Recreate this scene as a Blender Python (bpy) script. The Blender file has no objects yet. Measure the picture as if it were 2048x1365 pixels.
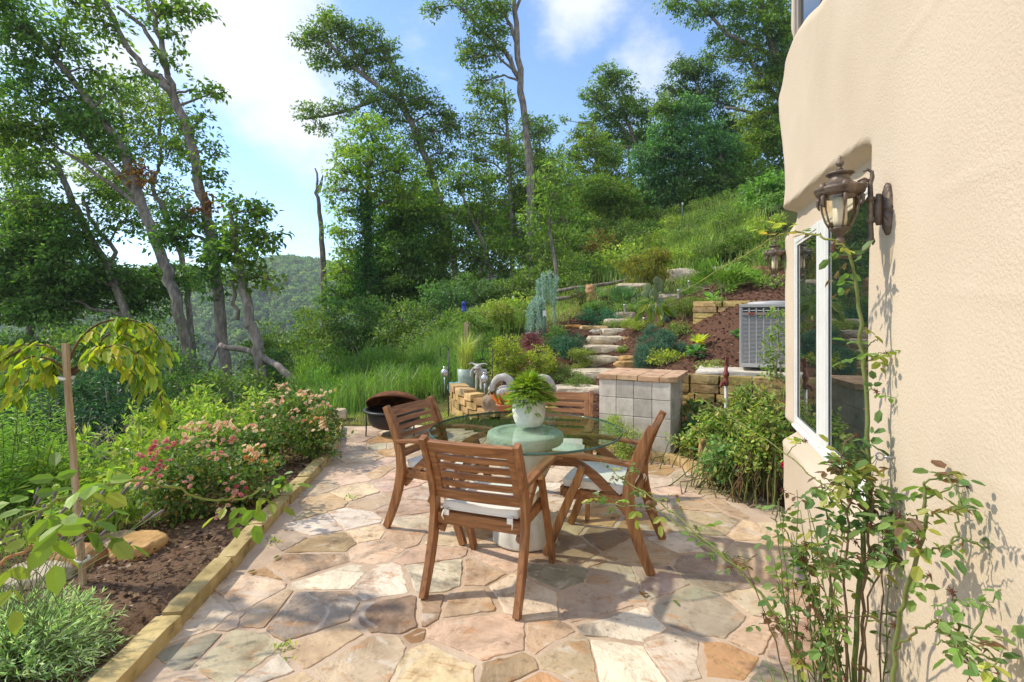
import bpy, bmesh, math, random
import numpy as np
from mathutils import Vector, Matrix, noise as mnoise

# ------------------------------------------------------------------ camera, world, sun, exposure
S = bpy.context.scene
COL = S.collection
F = 1024.0; CX = 1024.0; HY = 636.0; CH = 1.5            # lens in photo pixels, horizon row, camera height
cam_d = bpy.data.cameras.new('camera'); cam = bpy.data.objects.new('camera', cam_d); COL.objects.link(cam)
cam.location = (0, 0, CH); cam.rotation_euler = (math.radians(90), 0, 0)
cam_d.sensor_width = 36; cam_d.lens = 18; cam_d.shift_y = -(682.5 - HY) / 2048
cam_d.clip_start = 0.05; cam_d.clip_end = 4000
S.camera = cam
SUN_EL = math.radians(44); SUN_H = Vector((-0.985, 0.17, 0)).normalized()
W = bpy.data.worlds.new('World'); S.world = W; W.use_nodes = True
def world_nodes():
    nt = W.node_tree; nt.nodes.clear(); N = nt.nodes.new; L = nt.links.new
    out = N('ShaderNodeOutputWorld'); bg = N('ShaderNodeBackground'); bg.inputs[1].default_value = 0.15
    sky = N('ShaderNodeTexSky'); sky.sky_type = 'NISHITA'; sky.sun_disc = False
    sky.sun_elevation = SUN_EL; sky.sun_rotation = math.atan2(SUN_H.x, SUN_H.y)
    sky.air_density = 1.0; sky.dust_density = 0.4; sky.ozone_density = 1.6; sky.altitude = 700
    tc = N('ShaderNodeTexCoord'); nrm = N('ShaderNodeVectorMath'); nrm.operation = 'NORMALIZE'
    L(tc.outputs['Generated'], nrm.inputs[0])
    nz = N('ShaderNodeTexNoise'); nz.inputs['Scale'].default_value = 4.2; nz.inputs['Detail'].default_value = 9
    nz.inputs['Roughness'].default_value = 0.62
    mp = N('ShaderNodeMapping'); mp.inputs['Scale'].default_value = (1, 1, 1.5)
    L(nrm.outputs[0], mp.inputs[0]); L(mp.outputs[0], nz.inputs['Vector'])
    acc = None
    # cloud banks and one added fill: direction given through photo pixels, angular size, weight
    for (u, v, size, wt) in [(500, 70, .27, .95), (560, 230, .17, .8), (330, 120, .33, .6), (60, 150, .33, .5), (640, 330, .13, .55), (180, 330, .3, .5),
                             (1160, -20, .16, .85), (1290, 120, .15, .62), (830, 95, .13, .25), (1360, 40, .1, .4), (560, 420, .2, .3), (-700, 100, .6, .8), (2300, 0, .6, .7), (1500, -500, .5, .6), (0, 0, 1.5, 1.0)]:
        d = Vector((u - CX, F, HY - v)).normalized() if size < 1 else Vector((.25, -.85, .45)).normalized()   # the last bank is added, unseen behind the camera, as fill light
        ds = N('ShaderNodeVectorMath'); ds.operation = 'DISTANCE'; ds.inputs[1].default_value = d
        L(nrm.outputs[0], ds.inputs[0])
        mr = N('ShaderNodeMapRange'); mr.interpolation_type = 'SMOOTHSTEP'
        mr.inputs['From Min'].default_value = size * 1.15; mr.inputs['From Max'].default_value = 0.0
        mr.inputs['To Min'].default_value = 0; mr.inputs['To Max'].default_value = wt
        L(ds.outputs['Value'], mr.inputs['Value'])
        if acc is None: acc = mr.outputs[0]
        else:
            m = N('ShaderNodeMath'); m.operation = 'MAXIMUM'; L(acc, m.inputs[0]); L(mr.outputs[0], m.inputs[1]); acc = m.outputs[0]
    ad = N('ShaderNodeMath'); ad.operation = 'MULTIPLY_ADD'; ad.inputs[1].default_value = 0.62
    L(acc, ad.inputs[0]); L(nz.outputs['Fac'], ad.inputs[2])
    cr = N('ShaderNodeMapRange'); cr.interpolation_type = 'SMOOTHSTEP'
    cr.inputs['From Min'].default_value = 0.62; cr.inputs['From Max'].default_value = 1.0; cr.inputs['To Max'].default_value = 0.96
    L(ad.outputs[0], cr.inputs['Value'])
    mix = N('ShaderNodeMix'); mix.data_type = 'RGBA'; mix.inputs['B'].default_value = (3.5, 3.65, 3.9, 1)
    tint = N('ShaderNodeMix'); tint.data_type = 'RGBA'; tint.blend_type = 'MULTIPLY'; tint.inputs['Factor'].default_value = 1
    tint.inputs['B'].default_value = SKY_TINT
    L(sky.outputs[0], tint.inputs['A'])
    L(cr.outputs[0], mix.inputs['Factor']); L(tint.outputs['Result'], mix.inputs['A'])
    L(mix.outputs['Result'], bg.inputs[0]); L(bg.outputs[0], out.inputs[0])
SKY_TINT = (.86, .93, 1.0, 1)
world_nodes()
sun_d = bpy.data.lights.new('sun', 'SUN'); sun_d.energy = 2.15; sun_d.angle = math.radians(1.4); sun_d.color = (1.0, 0.90, 0.74)
sun = bpy.data.objects.new('sun', sun_d); COL.objects.link(sun)
sd = -(SUN_H * math.cos(SUN_EL) + Vector((0, 0, math.sin(SUN_EL))))
sun.rotation_euler = sd.to_track_quat('-Z', 'Y').to_euler()
S.view_settings.view_transform = 'Standard'; S.view_settings.look = 'None'; S.view_settings.gamma = 1
S.view_settings.exposure = 1.02
S.cycles.max_bounces = 12; S.cycles.diffuse_bounces = 8; S.cycles.transparent_max_bounces = 24; S.cycles.caustics_reflective = False; S.cycles.caustics_refractive = False

# ------------------------------------------------------------------ helpers
def px(u, v, Y): return Vector(((u - CX) / F * Y, Y, CH - (v - HY) / F * Y))
def gx(u, v, z=0.0): return px(u, v, (CH - z) * F / (v - HY))
R = math.radians
def rng(seed): return np.random.default_rng(seed)
def arr(x): return np.asarray(x, dtype=np.float64)

class MB:
    """collects shapes; build() links them as ONE mesh object"""
    def __init__(s): s.v = []; s.c = []; s.f = []; s.n = 0; s.sm = []
    def add(s, v, faces, col=(1, 1, 1), smooth=False):
        v = arr(v).reshape(-1, 3); k = len(v)
        c = arr(col)
        if c.ndim == 1: c = np.tile(c[:3], (k, 1))
        s.v.append(v); s.c.append(c[:, :3])
        if isinstance(faces, np.ndarray): s.f.append((faces + s.n, smooth))
        else:
            by = {}
            for f in faces: by.setdefault(len(f), []).append(f)
            for q in by.values(): s.f.append((np.array(q, dtype=np.int64) + s.n, smooth))
        s.n += k
        return s
    def box(s, c, d, col=(1, 1, 1), rz=0, M=None):
        x, y, z = d[0] / 2, d[1] / 2, d[2] / 2
        v = arr([[-x, -y, -z], [x, -y, -z], [x, y, -z], [-x, y, -z], [-x, -y, z], [x, -y, z], [x, y, z], [-x, y, z]])
        if M is not None: v = v @ arr(M.to_3x3()).T
        elif rz: v = v @ arr(Matrix.Rotation(rz, 3, 'Z')).T
        return s.add(v + arr(c), [(0, 3, 2, 1), (4, 5, 6, 7), (0, 1, 5, 4), (1, 2, 6, 5), (2, 3, 7, 6), (3, 0, 4, 7)], col)
    def hexa(s, pts, col=(1, 1, 1)):
        return s.add(pts, [(0, 3, 2, 1), (4, 5, 6, 7), (0, 1, 5, 4), (1, 2, 6, 5), (2, 3, 7, 6), (3, 0, 4, 7)], col)
    def tube(s, pts, rad, n=8, col=(1, 1, 1), cap=True, smooth=True, flat=1.0):
        P = arr(pts); m = len(P)
        r = np.full(m, rad, float) if np.isscalar(rad) else arr(rad)
        T = np.gradient(P, axis=0); T /= np.linalg.norm(T, axis=1)[:, None] + 1e-12
        up = arr((0, 0, 1)) if abs(T[0][2]) < .9 else arr((1, 0, 0))
        N = np.cross(up, T[0]); N /= np.linalg.norm(N); V = []
        a = np.arange(n) * 2 * math.pi / n
        for i in range(m):
            N = N - T[i] * N.dot(T[i]); N /= np.linalg.norm(N) + 1e-12; B = np.cross(T[i], N)
            V.append(P[i] + r[i] * (np.cos(a)[:, None] * N + flat * np.sin(a)[:, None] * B))
        i = np.arange(m - 1)[:, None]; j = np.arange(n)[None, :]; j2 = (j + 1) % n
        q = np.stack([i * n + j, i * n + j2, (i + 1) * n + j2, (i + 1) * n + j], -1).reshape(-1, 4)
        V = np.concatenate(V); c = arr(col)
        s.add(V, q, np.repeat(c, n, 0) if c.ndim == 2 else c, smooth)
        if cap:
            s.f.append((np.array([list(range(n))[::-1]]) + s.n - len(V), False)); s.f.append((np.array([list(range((m - 1) * n, m * n))]) + s.n - len(V), False))
        return s
    def sweep(s, pts, w, t, side, col=(1, 1, 1)):
        """rectangular section along pts: width w across 'side', thickness t in the plane of the path"""
        P = arr(pts); m = len(P); sd_ = arr(side) / np.linalg.norm(side)
        T = np.gradient(P, axis=0); T /= np.linalg.norm(T, axis=1)[:, None]
        w = np.full(m, w, float) if np.isscalar(w) else arr(w); t = np.full(m, t, float) if np.isscalar(t) else arr(t)
        V = []
        for i in range(m):
            n_ = np.cross(T[i], sd_); n_ /= np.linalg.norm(n_)
            for a, b in ((-1, -1), (1, -1), (1, 1), (-1, 1)): V.append(P[i] + sd_ * a * w[i] / 2 + n_ * b * t[i] / 2)
        f = [(3, 2, 1, 0), ((m - 1) * 4, (m - 1) * 4 + 1, (m - 1) * 4 + 2, (m - 1) * 4 + 3)]
        for i in range(m - 1):
            for j in range(4): f.append((i * 4 + j, i * 4 + (j + 1) % 4, i * 4 + 4 + (j + 1) % 4, i * 4 + 4 + j))
        return s.add(V, f, col)
    def lathe(s, prof, n=32, c=(0, 0, 0), col=(1, 1, 1), smooth=True, mod=None):
        prof = arr(prof); m = len(prof); a = np.arange(n) * 2 * math.pi / n
        r = np.repeat(prof[:, :1], n, 1); z = np.repeat(prof[:, 1:2], n, 1)
        if mod is not None: r = r * mod(a[None, :], z)
        V = np.stack([r * np.cos(a), r * np.sin(a), z], -1).reshape(-1, 3) + arr(c)
        i = np.arange(m - 1)[:, None]; j = np.arange(n)[None, :]; j2 = (j + 1) % n
        q = np.stack([i * n + j, i * n + j2, (i + 1) * n + j2, (i + 1) * n + j], -1).reshape(-1, 4)
        return s.add(V, q, col, smooth)
    def grid(s, V, col=(1, 1, 1), smooth=True):
        V = arr(V); a, b = V.shape[:2]
        i = np.arange(a - 1)[:, None]; j = np.arange(b - 1)[None, :]
        q = np.stack([i * b + j, (i + 1) * b + j, (i + 1) * b + j + 1, i * b + j + 1], -1).reshape(-1, 4)
        c = arr(col); c = c.reshape(-1, 3) if c.ndim == 3 else c
        return s.add(V.reshape(-1, 3), q, c, smooth)
    def rock(s, c, d, seed, col=(1, 1, 1), rz=0, flat=0.0, rough=.18, sub=3):
        bm = bmesh.new(); bmesh.ops.create_icosphere(bm, subdivisions=sub, radius=1)
        o = Vector((seed * 7.13, seed * 3.7, seed * 1.9)); v = []
        for w in bm.verts:
            p = w.co.copy(); k = 1 + rough * (mnoise.noise(p * 1.3 + o) * 1.6 + mnoise.noise(p * 3.1 + o) * .7 + mnoise.noise(p * 8 + o) * .25)
            p = p * k
            if flat: p.z = math.copysign(min(abs(p.z), flat + .06 * mnoise.noise(p * 4 + o)), p.z)
            e = .75; p.x = math.copysign(abs(p.x) ** e, p.x); p.y = math.copysign(abs(p.y) ** e, p.y)
            v.append((p.x * d[0] / 2, p.y * d[1] / 2, p.z * d[2] / 2 / (flat or 1)))
        f = [tuple(q.index for q in w.verts) for w in bm.faces]; bm.free()
        v = arr(v)
        if rz: v = v @ arr(Matrix.Rotation(rz, 3, 'Z')).T
        return s.add(v + arr(c), f, col, smooth=(sub > 2))
    def xf(s, M):
        A = arr(M); s.v = [v @ A[:3, :3].T + A[:3, 3] for v in s.v]; return s
    def build(s, name, mat, parent=None, world=False, origin=None, bevel=0.0):
        V = np.concatenate(s.v) if s.v else np.zeros((0, 3)); C = np.concatenate(s.c) if s.c else np.zeros((0, 3))
        o_ = arr((0, 0, 0))
        if parent is not None and world:
            p = parent
            while p is not None: o_ = o_ + arr(p.location); p = p.parent
        elif origin is not None: o_ = arr(origin)
        V = V - o_
        me = bpy.data.meshes.new(name); me.vertices.add(len(V)); me.vertices.foreach_set('co', V.astype(np.float32).ravel())
        lv, ls, sm, k = [], [], [], 0
        for fa, smooth in s.f:
            if len(fa) == 0: continue
            lv.append(fa.ravel()); w = fa.shape[1]; ls.append(np.arange(len(fa)) * w + k); k += fa.size; sm.append(np.full(len(fa), smooth))
        lv = np.concatenate(lv); ls = np.concatenate(ls); sm = np.concatenate(sm)
        me.loops.add(len(lv)); me.loops.foreach_set('vertex_index', lv.astype(np.int32))
        me.polygons.add(len(ls)); me.polygons.foreach_set('loop_start', ls.astype(np.int32)); me.polygons.foreach_set('use_smooth', sm)
        me.update(calc_edges=True); me.validate()
        at = me.color_attributes.new('Col', 'FLOAT_COLOR', 'POINT')
        at.data.foreach_set('color', np.concatenate([C, np.ones((len(C), 1))], 1).astype(np.float32).ravel())
        if mat is not None: me.materials.append(mat)
        o = bpy.data.objects.new(name, me); COL.objects.link(o)
        if parent is not None: o.parent = parent
        elif origin is not None: o.location = origin
        if bevel:
            b = o.modifiers.new('bevel', 'BEVEL'); b.width = bevel; b.segments = 2; b.limit_method = 'ANGLE'; b.angle_limit = R(40)
        return o

def tag(o, label=None, cat=None, group=None, kind=None):
    if label: o['label'] = label
    if cat: o['category'] = cat
    if group: o['group'] = group
    if kind: o['kind'] = kind
    return o
def thing(name, label, cat, loc=(0, 0, 0), rz=0, group=None):
    o = bpy.data.objects.new(name, None); COL.objects.link(o); o.location = loc; o.rotation_euler = (0, 0, rz); o.empty_display_size = .1
    return tag(o, label, cat, group, 'thing')
def dup(root, loc, rz, label, group=None):
    r = root.copy(); COL.objects.link(r); r.location = loc; r.rotation_euler = (0, 0, rz); r['label'] = label
    if group: r['group'] = group
    for ch in list(root.children):
        c = ch.copy(); COL.objects.link(c); c.parent = r
        for g in list(ch.children):
            d = g.copy(); COL.objects.link(d); d.parent = c
    return r

# ------------------------------------------------------------------ materials
def nmat(name):
    m = bpy.data.materials.new(name); m.use_nodes = True; nt = m.node_tree; nt.nodes.clear()
    return m, nt, nt.nodes.new, nt.links.new
def ramp(N, stops):
    r = N('ShaderNodeValToRGB'); e = r.color_ramp.elements
    while len(e) < len(stops): e.new(.5)
    for k, (p, c) in enumerate(stops): e[k].position = p; e[k].color = (*c, 1) if len(c) == 3 else c
    return r
def leafmat(name, trans=.38, rough=.45, spec=.35):
    m, nt, N, L = nmat(name); out = N('ShaderNodeOutputMaterial')
    a = N('ShaderNodeAttribute'); a.attribute_name = 'Col'
    p = N('ShaderNodeBsdfPrincipled'); p.inputs['Roughness'].default_value = rough; p.inputs['Specular IOR Level'].default_value = spec
    t = N('ShaderNodeBsdfTranslucent'); mx = N('ShaderNodeMixShader'); mx.inputs[0].default_value = trans
    tc = N('ShaderNodeMix'); tc.data_type = 'RGBA'; tc.blend_type = 'MULTIPLY'; tc.inputs['Factor'].default_value = 1; tc.inputs['B'].default_value = (1.45, 1.85, .6, 1)
    L(a.outputs['Color'], p.inputs['Base Color']); L(a.outputs['Color'], tc.inputs['A']); L(tc.outputs['Result'], t.inputs['Color'])
    L(p.outputs[0], mx.inputs[1]); L(t.outputs[0], mx.inputs[2]); L(mx.outputs[0], out.inputs[0]); return m
def surf(name, stops, scale=5, detail=6, rough=.8, bump=.3, bscale=None, bdist=.01, use_col=0.0, stretch=(1, 1, 1), spec=.3, metal=0.0, dist=0.0, nrough=.6):
    """noise-coloured surface; use_col multiplies the object's own colour attribute in"""
    m, nt, N, L = nmat(name); out = N('ShaderNodeOutputMaterial'); p = N('ShaderNodeBsdfPrincipled')
    tc = N('ShaderNodeTexCoord'); mp = N('ShaderNodeMapping'); mp.inputs['Scale'].default_value = stretch
    L(tc.outputs['Object'], mp.inputs[0])
    n = N('ShaderNodeTexNoise'); n.inputs['Scale'].default_value = scale; n.inputs['Detail'].default_value = detail; n.inputs['Roughness'].default_value = nrough; n.inputs['Distortion'].default_value = dist
    L(mp.outputs[0], n.inputs['Vector']); r = ramp(N, stops); L(n.outputs['Fac'], r.inputs[0]); c = r.outputs[0]
    if use_col:
        a = N('ShaderNodeAttribute'); a.attribute_name = 'Col'; x = N('ShaderNodeMix'); x.data_type = 'RGBA'; x.blend_type = 'MULTIPLY'; x.inputs['Factor'].default_value = use_col
        L(c, x.inputs['A']); L(a.outputs['Color'], x.inputs['B']); c = x.outputs['Result']
    L(c, p.inputs['Base Color']); p.inputs['Roughness'].default_value = rough; p.inputs['Specular IOR Level'].default_value = spec; p.inputs['Metallic'].default_value = metal
    if bump:
        n2 = N('ShaderNodeTexNoise'); n2.inputs['Scale'].default_value = bscale or scale * 3; n2.inputs['Detail'].default_value = 6
        L(mp.outputs[0], n2.inputs['Vector']); b = N('ShaderNodeBump'); b.inputs['Strength'].default_value = bump; b.inputs['Distance'].default_value = bdist
        L(n2.outputs['Fac'], b.inputs['Height']); L(b.outputs[0], p.inputs['Normal'])
    L(p.outputs[0], out.inputs[0]); return m
def plain(name, c, rough=.5, metal=0.0, spec=.5):
    return surf(name, [(.3, tuple(x * .94 for x in c)), (.7, tuple(min(1, x * 1.04) for x in c))], scale=9, rough=rough, metal=metal, bump=.06, bdist=.003, spec=spec)

M_leaf = leafmat('leaf'); M_leaf_far = leafmat('leaf_far', .5, .45, .3); M_gloss = leafmat('leaf_glossy', .34, .45, .35); M_petal = leafmat('petal', .3, .6, .1)
M_needle = leafmat('needle', .15, .6, .2)
M_bark = surf('bark', [(.3, (.10, .085, .07)), (.52, (.22, .19, .16)), (.75, (.40, .37, .33))], scale=9, rough=.95, bump=.9, bscale=22, bdist=.03, stretch=(1.2, 1.2, .35), use_col=1)
M_stem = surf('stem', [(.3, (.8, .8, .8)), (.7, (1, 1, 1))], scale=20, rough=.6, bump=.2, use_col=1)
def woodmat(name, stretch):
    return surf(name, [(.22, (.08, .034, .013)), (.42, (.22, .092, .033)), (.6, (.34, .155, .058)), (.82, (.50, .28, .13))], scale=5, detail=9, rough=.46, bump=.25, bscale=16, bdist=.004, stretch=stretch, spec=.4, dist=.6)
WX = woodmat('wood_across', (.8, 9, 9)); WY = woodmat('wood_along', (9, .8, 9)); WZ = woodmat('wood_upright', (9, 9, .8))
WPALE = surf('grey_wood', [(.3, (.30, .21, .12)), (.6, (.52, .39, .24)), (.8, (.62, .49, .33))], scale=6, rough=.85, bump=.3, stretch=(8, 8, .8))
M_fabric = surf('cream_fabric', [(.3, (.74, .70, .62)), (.7, (.84, .81, .74))], scale=6, rough=.95, bump=.25, bscale=300, bdist=.001, spec=.1)
M_white = plain('white_frame', (.78, .77, .72), .35)
M_iron = surf('bronze_iron', [(.3, (.085, .065, .052)), (.55, (.17, .13, .10)), (.8, (.33, .25, .18))], scale=30, rough=.5, metal=.35, bump=.35, bscale=60, bdist=.002)
M_black = plain('black_iron', (.022, .023, .026), .45)
M_concrete = surf('concrete_block', [(.25, (.26, .25, .23)), (.36, (.46, .42, .36)), (.6, (.63, .58, .51)), (.8, (.72, .67, .59))], scale=7, detail=9, rough=.95, bump=.6, bscale=120, bdist=.003, use_col=1, spec=.1)
M_brickcap = surf('cap_brick', [(.3, (.42, .25, .14)), (.55, (.60, .40, .25)), (.8, (.68, .50, .34))], scale=9, rough=.9, bump=.5, bscale=70, bdist=.004, use_col=1, spec=.1)
M_sand = surf('sandstone', [(.28, (.20, .155, .09)), (.42, (.42, .33, .18)), (.55, (.53, .42, .24)), (.75, (.64, .53, .34))], scale=7, detail=10, rough=.92, bump=.7, bscale=26, bdist=.012, use_col=1, spec=.1)
M_rock = surf('grey_rock', [(.25, (.20, .175, .14)), (.5, (.44, .39, .32)), (.75, (.62, .555, .46))], scale=3.5, detail=10, rough=.95, bump=.9, bscale=12, bdist=.03, use_col=1, spec=.1, nrough=.68)
M_terra = plain('terracotta', (.42, .16, .075), .8)
M_mulch = surf('mulch', [(.3, (.55, .5, .5)), (.7, (1.05, 1, 1))], scale=40, rough=1, bump=.8, use_col=1, spec=.05)
# ------------------------------------------------------------------ ground
def _blk(cuts):
    bm = bmesh.new(); bmesh.ops.create_cube(bm, size=2); bmesh.ops.subdivide_edges(bm, edges=bm.edges[:], cuts=cuts, use_grid_fill=True)
    v = arr([w.co[:] for w in bm.verts]); f = np.array([[q.index for q in w.verts] for w in bm.faces]); bm.free(); return v, f
BLK = {k: _blk(k) for k in (2, 4)}
def rblock(mb, c, d, seed, rz=0, col=(1, 1, 1), amp=.012, rnd=.12, cuts=4, top=.6):
    """a hewn stone block: rounded, dented, uneven"""
    v, f = BLK[cuts]; v = v.copy(); d = arr(d)
    ln = np.linalg.norm(v, axis=1)[:, None]; v = v * (1 - rnd * np.clip(ln - 1.0, 0, 1))
    p = v * d / 2; o = Vector((seed * 3.1, seed * 5.7, seed * 1.3)); e = []
    for q in p:
        w = Vector(q) / max(.05, min(.3, float(d.max())))
        e.append([mnoise.noise(w * 2.2 + o) + .5 * mnoise.noise(w * 6 + o), mnoise.noise(w * 2.2 - o) + .5 * mnoise.noise(w * 6 - o), top * mnoise.noise(w * 2.5 + o * 2)])
    p = p + arr(e) * amp
    if rz: p = p @ arr(Matrix.Rotation(rz, 3, 'Z')).T
    return mb.add(p + arr(c), f, col)

CTRL = [(-1.62,.2,.03),(-1.75,2.1,.04),(-1.85,3.6,.04),(-2.0,5,.04),(-2.6,7.2,.03),(-3,1,.02),(-3,3,-.02),(-3,5,-.08),(-4,2,-.08),(-4,7,-.3),(-4,12,-.6),(-6,4,-.55),(-5.5,8,-.8),(-8,12,-1.7),(-12,15,-3),
 (-15,8,-3.6),(-10,3,-1.9),(-10,-5,-2),(-3,-5,0),(3,-5,0),(10,-6,.5),(-20,20,-6),(-6,25,-1.2),(0,30,2.2),(10,40,11),(20,42,14.5),(25,20,12),(12,14,5.6),(9,8,3.2),(0,40,3.2),(-15,40,-8),(-30,40,-15),(5.5,4,.7),(3.4,2.5,.05),(2.6,4.2,.03),
 (-40,80,-32),(0,80,2),(30,80,18),(-1.2,7.2,.0),(-.9,8.2,.05),(-2,8,.0),(-3,10,-.25),(-1.5,11,.25),(-2.6,14,.1),(.2,7.3,.34),(-.3,8.3,.42),(.5,9.3,.5),(2.0,5.6,.06),(2.2,5.1,.04),(2.6,6.0,.12),(3.6,5.0,.3),(1.5,6.9,.22)]
def _c(u, v, Y): p = px(u, v, Y); return (p.x, p.y, p.z)
CTRL += [_c(*q) for q in [(1155,790,7.7),(1205,760,8.7),(1205,734,9.5),(1212,709,10.05),(1220,689,10.6),(1228,672,11.15),(1245,654,12.0),(1262,639,12.8),(1420,690,8),(1465,745,6.9),(1372,715,7.6),(1440,650,8.35),
 (1452,598,9.0),(1540,570,9.3),(1400,602,10),(1320,618,11),(1300,572,14),(1180,606,14),(1080,655,12.8),(1130,622,15),(1250,572,17),(1400,562,15),(1450,470,20),(1440,402,30),(1500,382,34),(1300,490,26),(1200,545,24),(1100,565,24),(1000,605,20),
 (900,652,16),(900,700,12),(1050,700,10.5),(1000,745,9),(1110,700,11),(1300,740,8.6),(1560,745,6.6),(1520,800,5.7)]]
CT = arr(CTRL)
def _phi(r2): return np.where(r2 > 1e-12, .5 * r2 * np.log(np.maximum(r2, 1e-12)), 0)
def _tps():
    n = len(CT); K = _phi(((CT[:, None, :2] - CT[None, :, :2]) ** 2).sum(-1)) + np.eye(n) * .02
    Pm = np.concatenate([np.ones((n, 1)), CT[:, :2]], 1); A = np.zeros((n + 3, n + 3)); A[:n, :n] = K; A[:n, n:] = Pm; A[n:, :n] = Pm.T
    return np.linalg.solve(A, np.concatenate([CT[:, 2], np.zeros(3)]))
TW = _tps()
PATIO = arr([(-1.46, -.6), (-1.53, .5), (-1.60, 2.1), (-1.66, 3.0), (-1.76, 3.8), (-1.86, 5.0), (-2.02, 6.0), (-2.36, 7.1), (-1.4, 7.15), (-.62, 7.0), (-.1, 6.35), (.55, 6.2), (1.0, 5.78), (1.72, 5.32), (1.86, 4.75), (1.74, 4.2), (1.98, 3.8), (2.1, 3.72), (1.1, .9), (.8, -.6)])
def inpoly(x, y, P):
    x = arr(x); y = arr(y); r = np.zeros(x.shape, bool)
    for k in range(len(P)):
        (x1, y1), (x2, y2) = P[k], P[k - 1]
        with np.errstate(divide='ignore', invalid='ignore'):
            r ^= ((y1 > y) != (y2 > y)) & (x < (x2 - x1) * (y - y1) / (y2 - y1 + 1e-12) + x1)
    return r
def smooth01(x): x = np.clip(x, 0, 1); return x * x * (3 - 2 * x)
def ht(x, y):
    x = np.atleast_1d(arr(x)); y = np.atleast_1d(arr(y))
    z = TW[-3] + TW[-2] * x + TW[-1] * y
    for k in range(len(CT)): z = z + TW[k] * _phi((x - CT[k, 0]) ** 2 + (y - CT[k, 1]) ** 2)
    far = -46 + 34 * np.exp(-((y - 60) / 40) ** 2) * smooth01((x + 20) / 60) + (88 + 5 * np.sin(x / 37) + 3 * np.sin(x / 15 + 2)) * smooth01((y - 190) / 260)
    far = far + 8 * smooth01((x - 20) / 150)
    d = np.sqrt(np.maximum(0, np.abs(x) - 12) ** 2 * .8 + np.maximum(0, y - 42) ** 2 + np.maximum(0, -4 - y) ** 2)
    k = smooth01(d / 45)
    return z * (1 - k) + np.clip(far, -60, 60) * k
def hz(x, y): return float(ht(x, y)[0])
def axis(lo, hi, step, a, b, g=1.13):
    m = list(np.arange(lo, hi + 1e-6, step)); s_ = step; q = hi
    while q < b: s_ *= g; q += s_; m.append(q)
    s_ = step; q = lo; h = []
    while q > a: s_ *= g; q -= s_; h.append(q)
    return arr(h[::-1] + m)
MULCH_L = arr([(-1.2, -1), (-1.3, 2.1), (-1.5, 4.5), (-2.2, 6.9), (-3.4, 6), (-3.6, 3), (-3.3, -1)])
MULCH_R = arr([(.9, 6.6), (1.0, 5.9), (1.8, 5.2), (1.9, 4.4), (2.2, 3.6), (4, 4), (9, 9.5), (5.5, 12), (2.4, 13.2), (1.5, 14), (.4, 12.5), (-.4, 9), (-.2, 7.6)])
def land():
    xs = axis(-6, 6.4, .13, -900, 900); ys = axis(-1, 15, .13, -300, 1100, 1.11)
    X, Y = np.meshgrid(xs, ys, indexing='ij'); Z = ht(X.ravel(), Y.ravel()).reshape(X.shape)
    r = rng(3)
    near = (np.abs(X) < 9) & (Y < 20) & (Y > -2)
    rough = np.zeros(X.shape)
    for i, j in zip(*np.nonzero(near)): rough[i, j] = mnoise.noise(Vector((X[i, j] * 1.7, Y[i, j] * 1.7, 0))) * .03 + mnoise.noise(Vector((X[i, j] * 6, Y[i, j] * 6, 3))) * .015
    Z += rough
    ip = inpoly(X, Y, PATIO) | inpoly(X + .11, Y, PATIO); Z[ip] = -.05
    house = inpoly(X, Y, arr([(1.25, 1.2), (2.25, 3.9), (6, 2.4), (6, -2), (1, -2)])); Z[house] = -.05
    C = np.tile(arr((.060, .075, .026)), X.shape + (1,))
    def zone(P, c): C[inpoly(X, Y, P)] = c
    zone(MULCH_R, (.15, .085, .055)); zone(MULCH_L, (.22, .15, .095))
    zone(arr([(-2.5, 7.0), (-.6, 6.9), (-.5, 8.2), (-1.4, 8.6), (-2.4, 8)]), (.17, .165, .06))
    zone(arr([(.3, 12.6), (1.8, 13.4), (2.3, 16), (1.1, 17), (.5, 15)]), (.20, .20, .085))
    zone(arr([(4.5, 17), (13, 26), (16, 40), (8, 40), (6, 24)]), (.085, .115, .03))
    mb = MB(); mb.grid(np.stack([X, Y, Z], -1), C)
    tag(mb.build('ground', M_mulch), kind='structure')
land()

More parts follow.
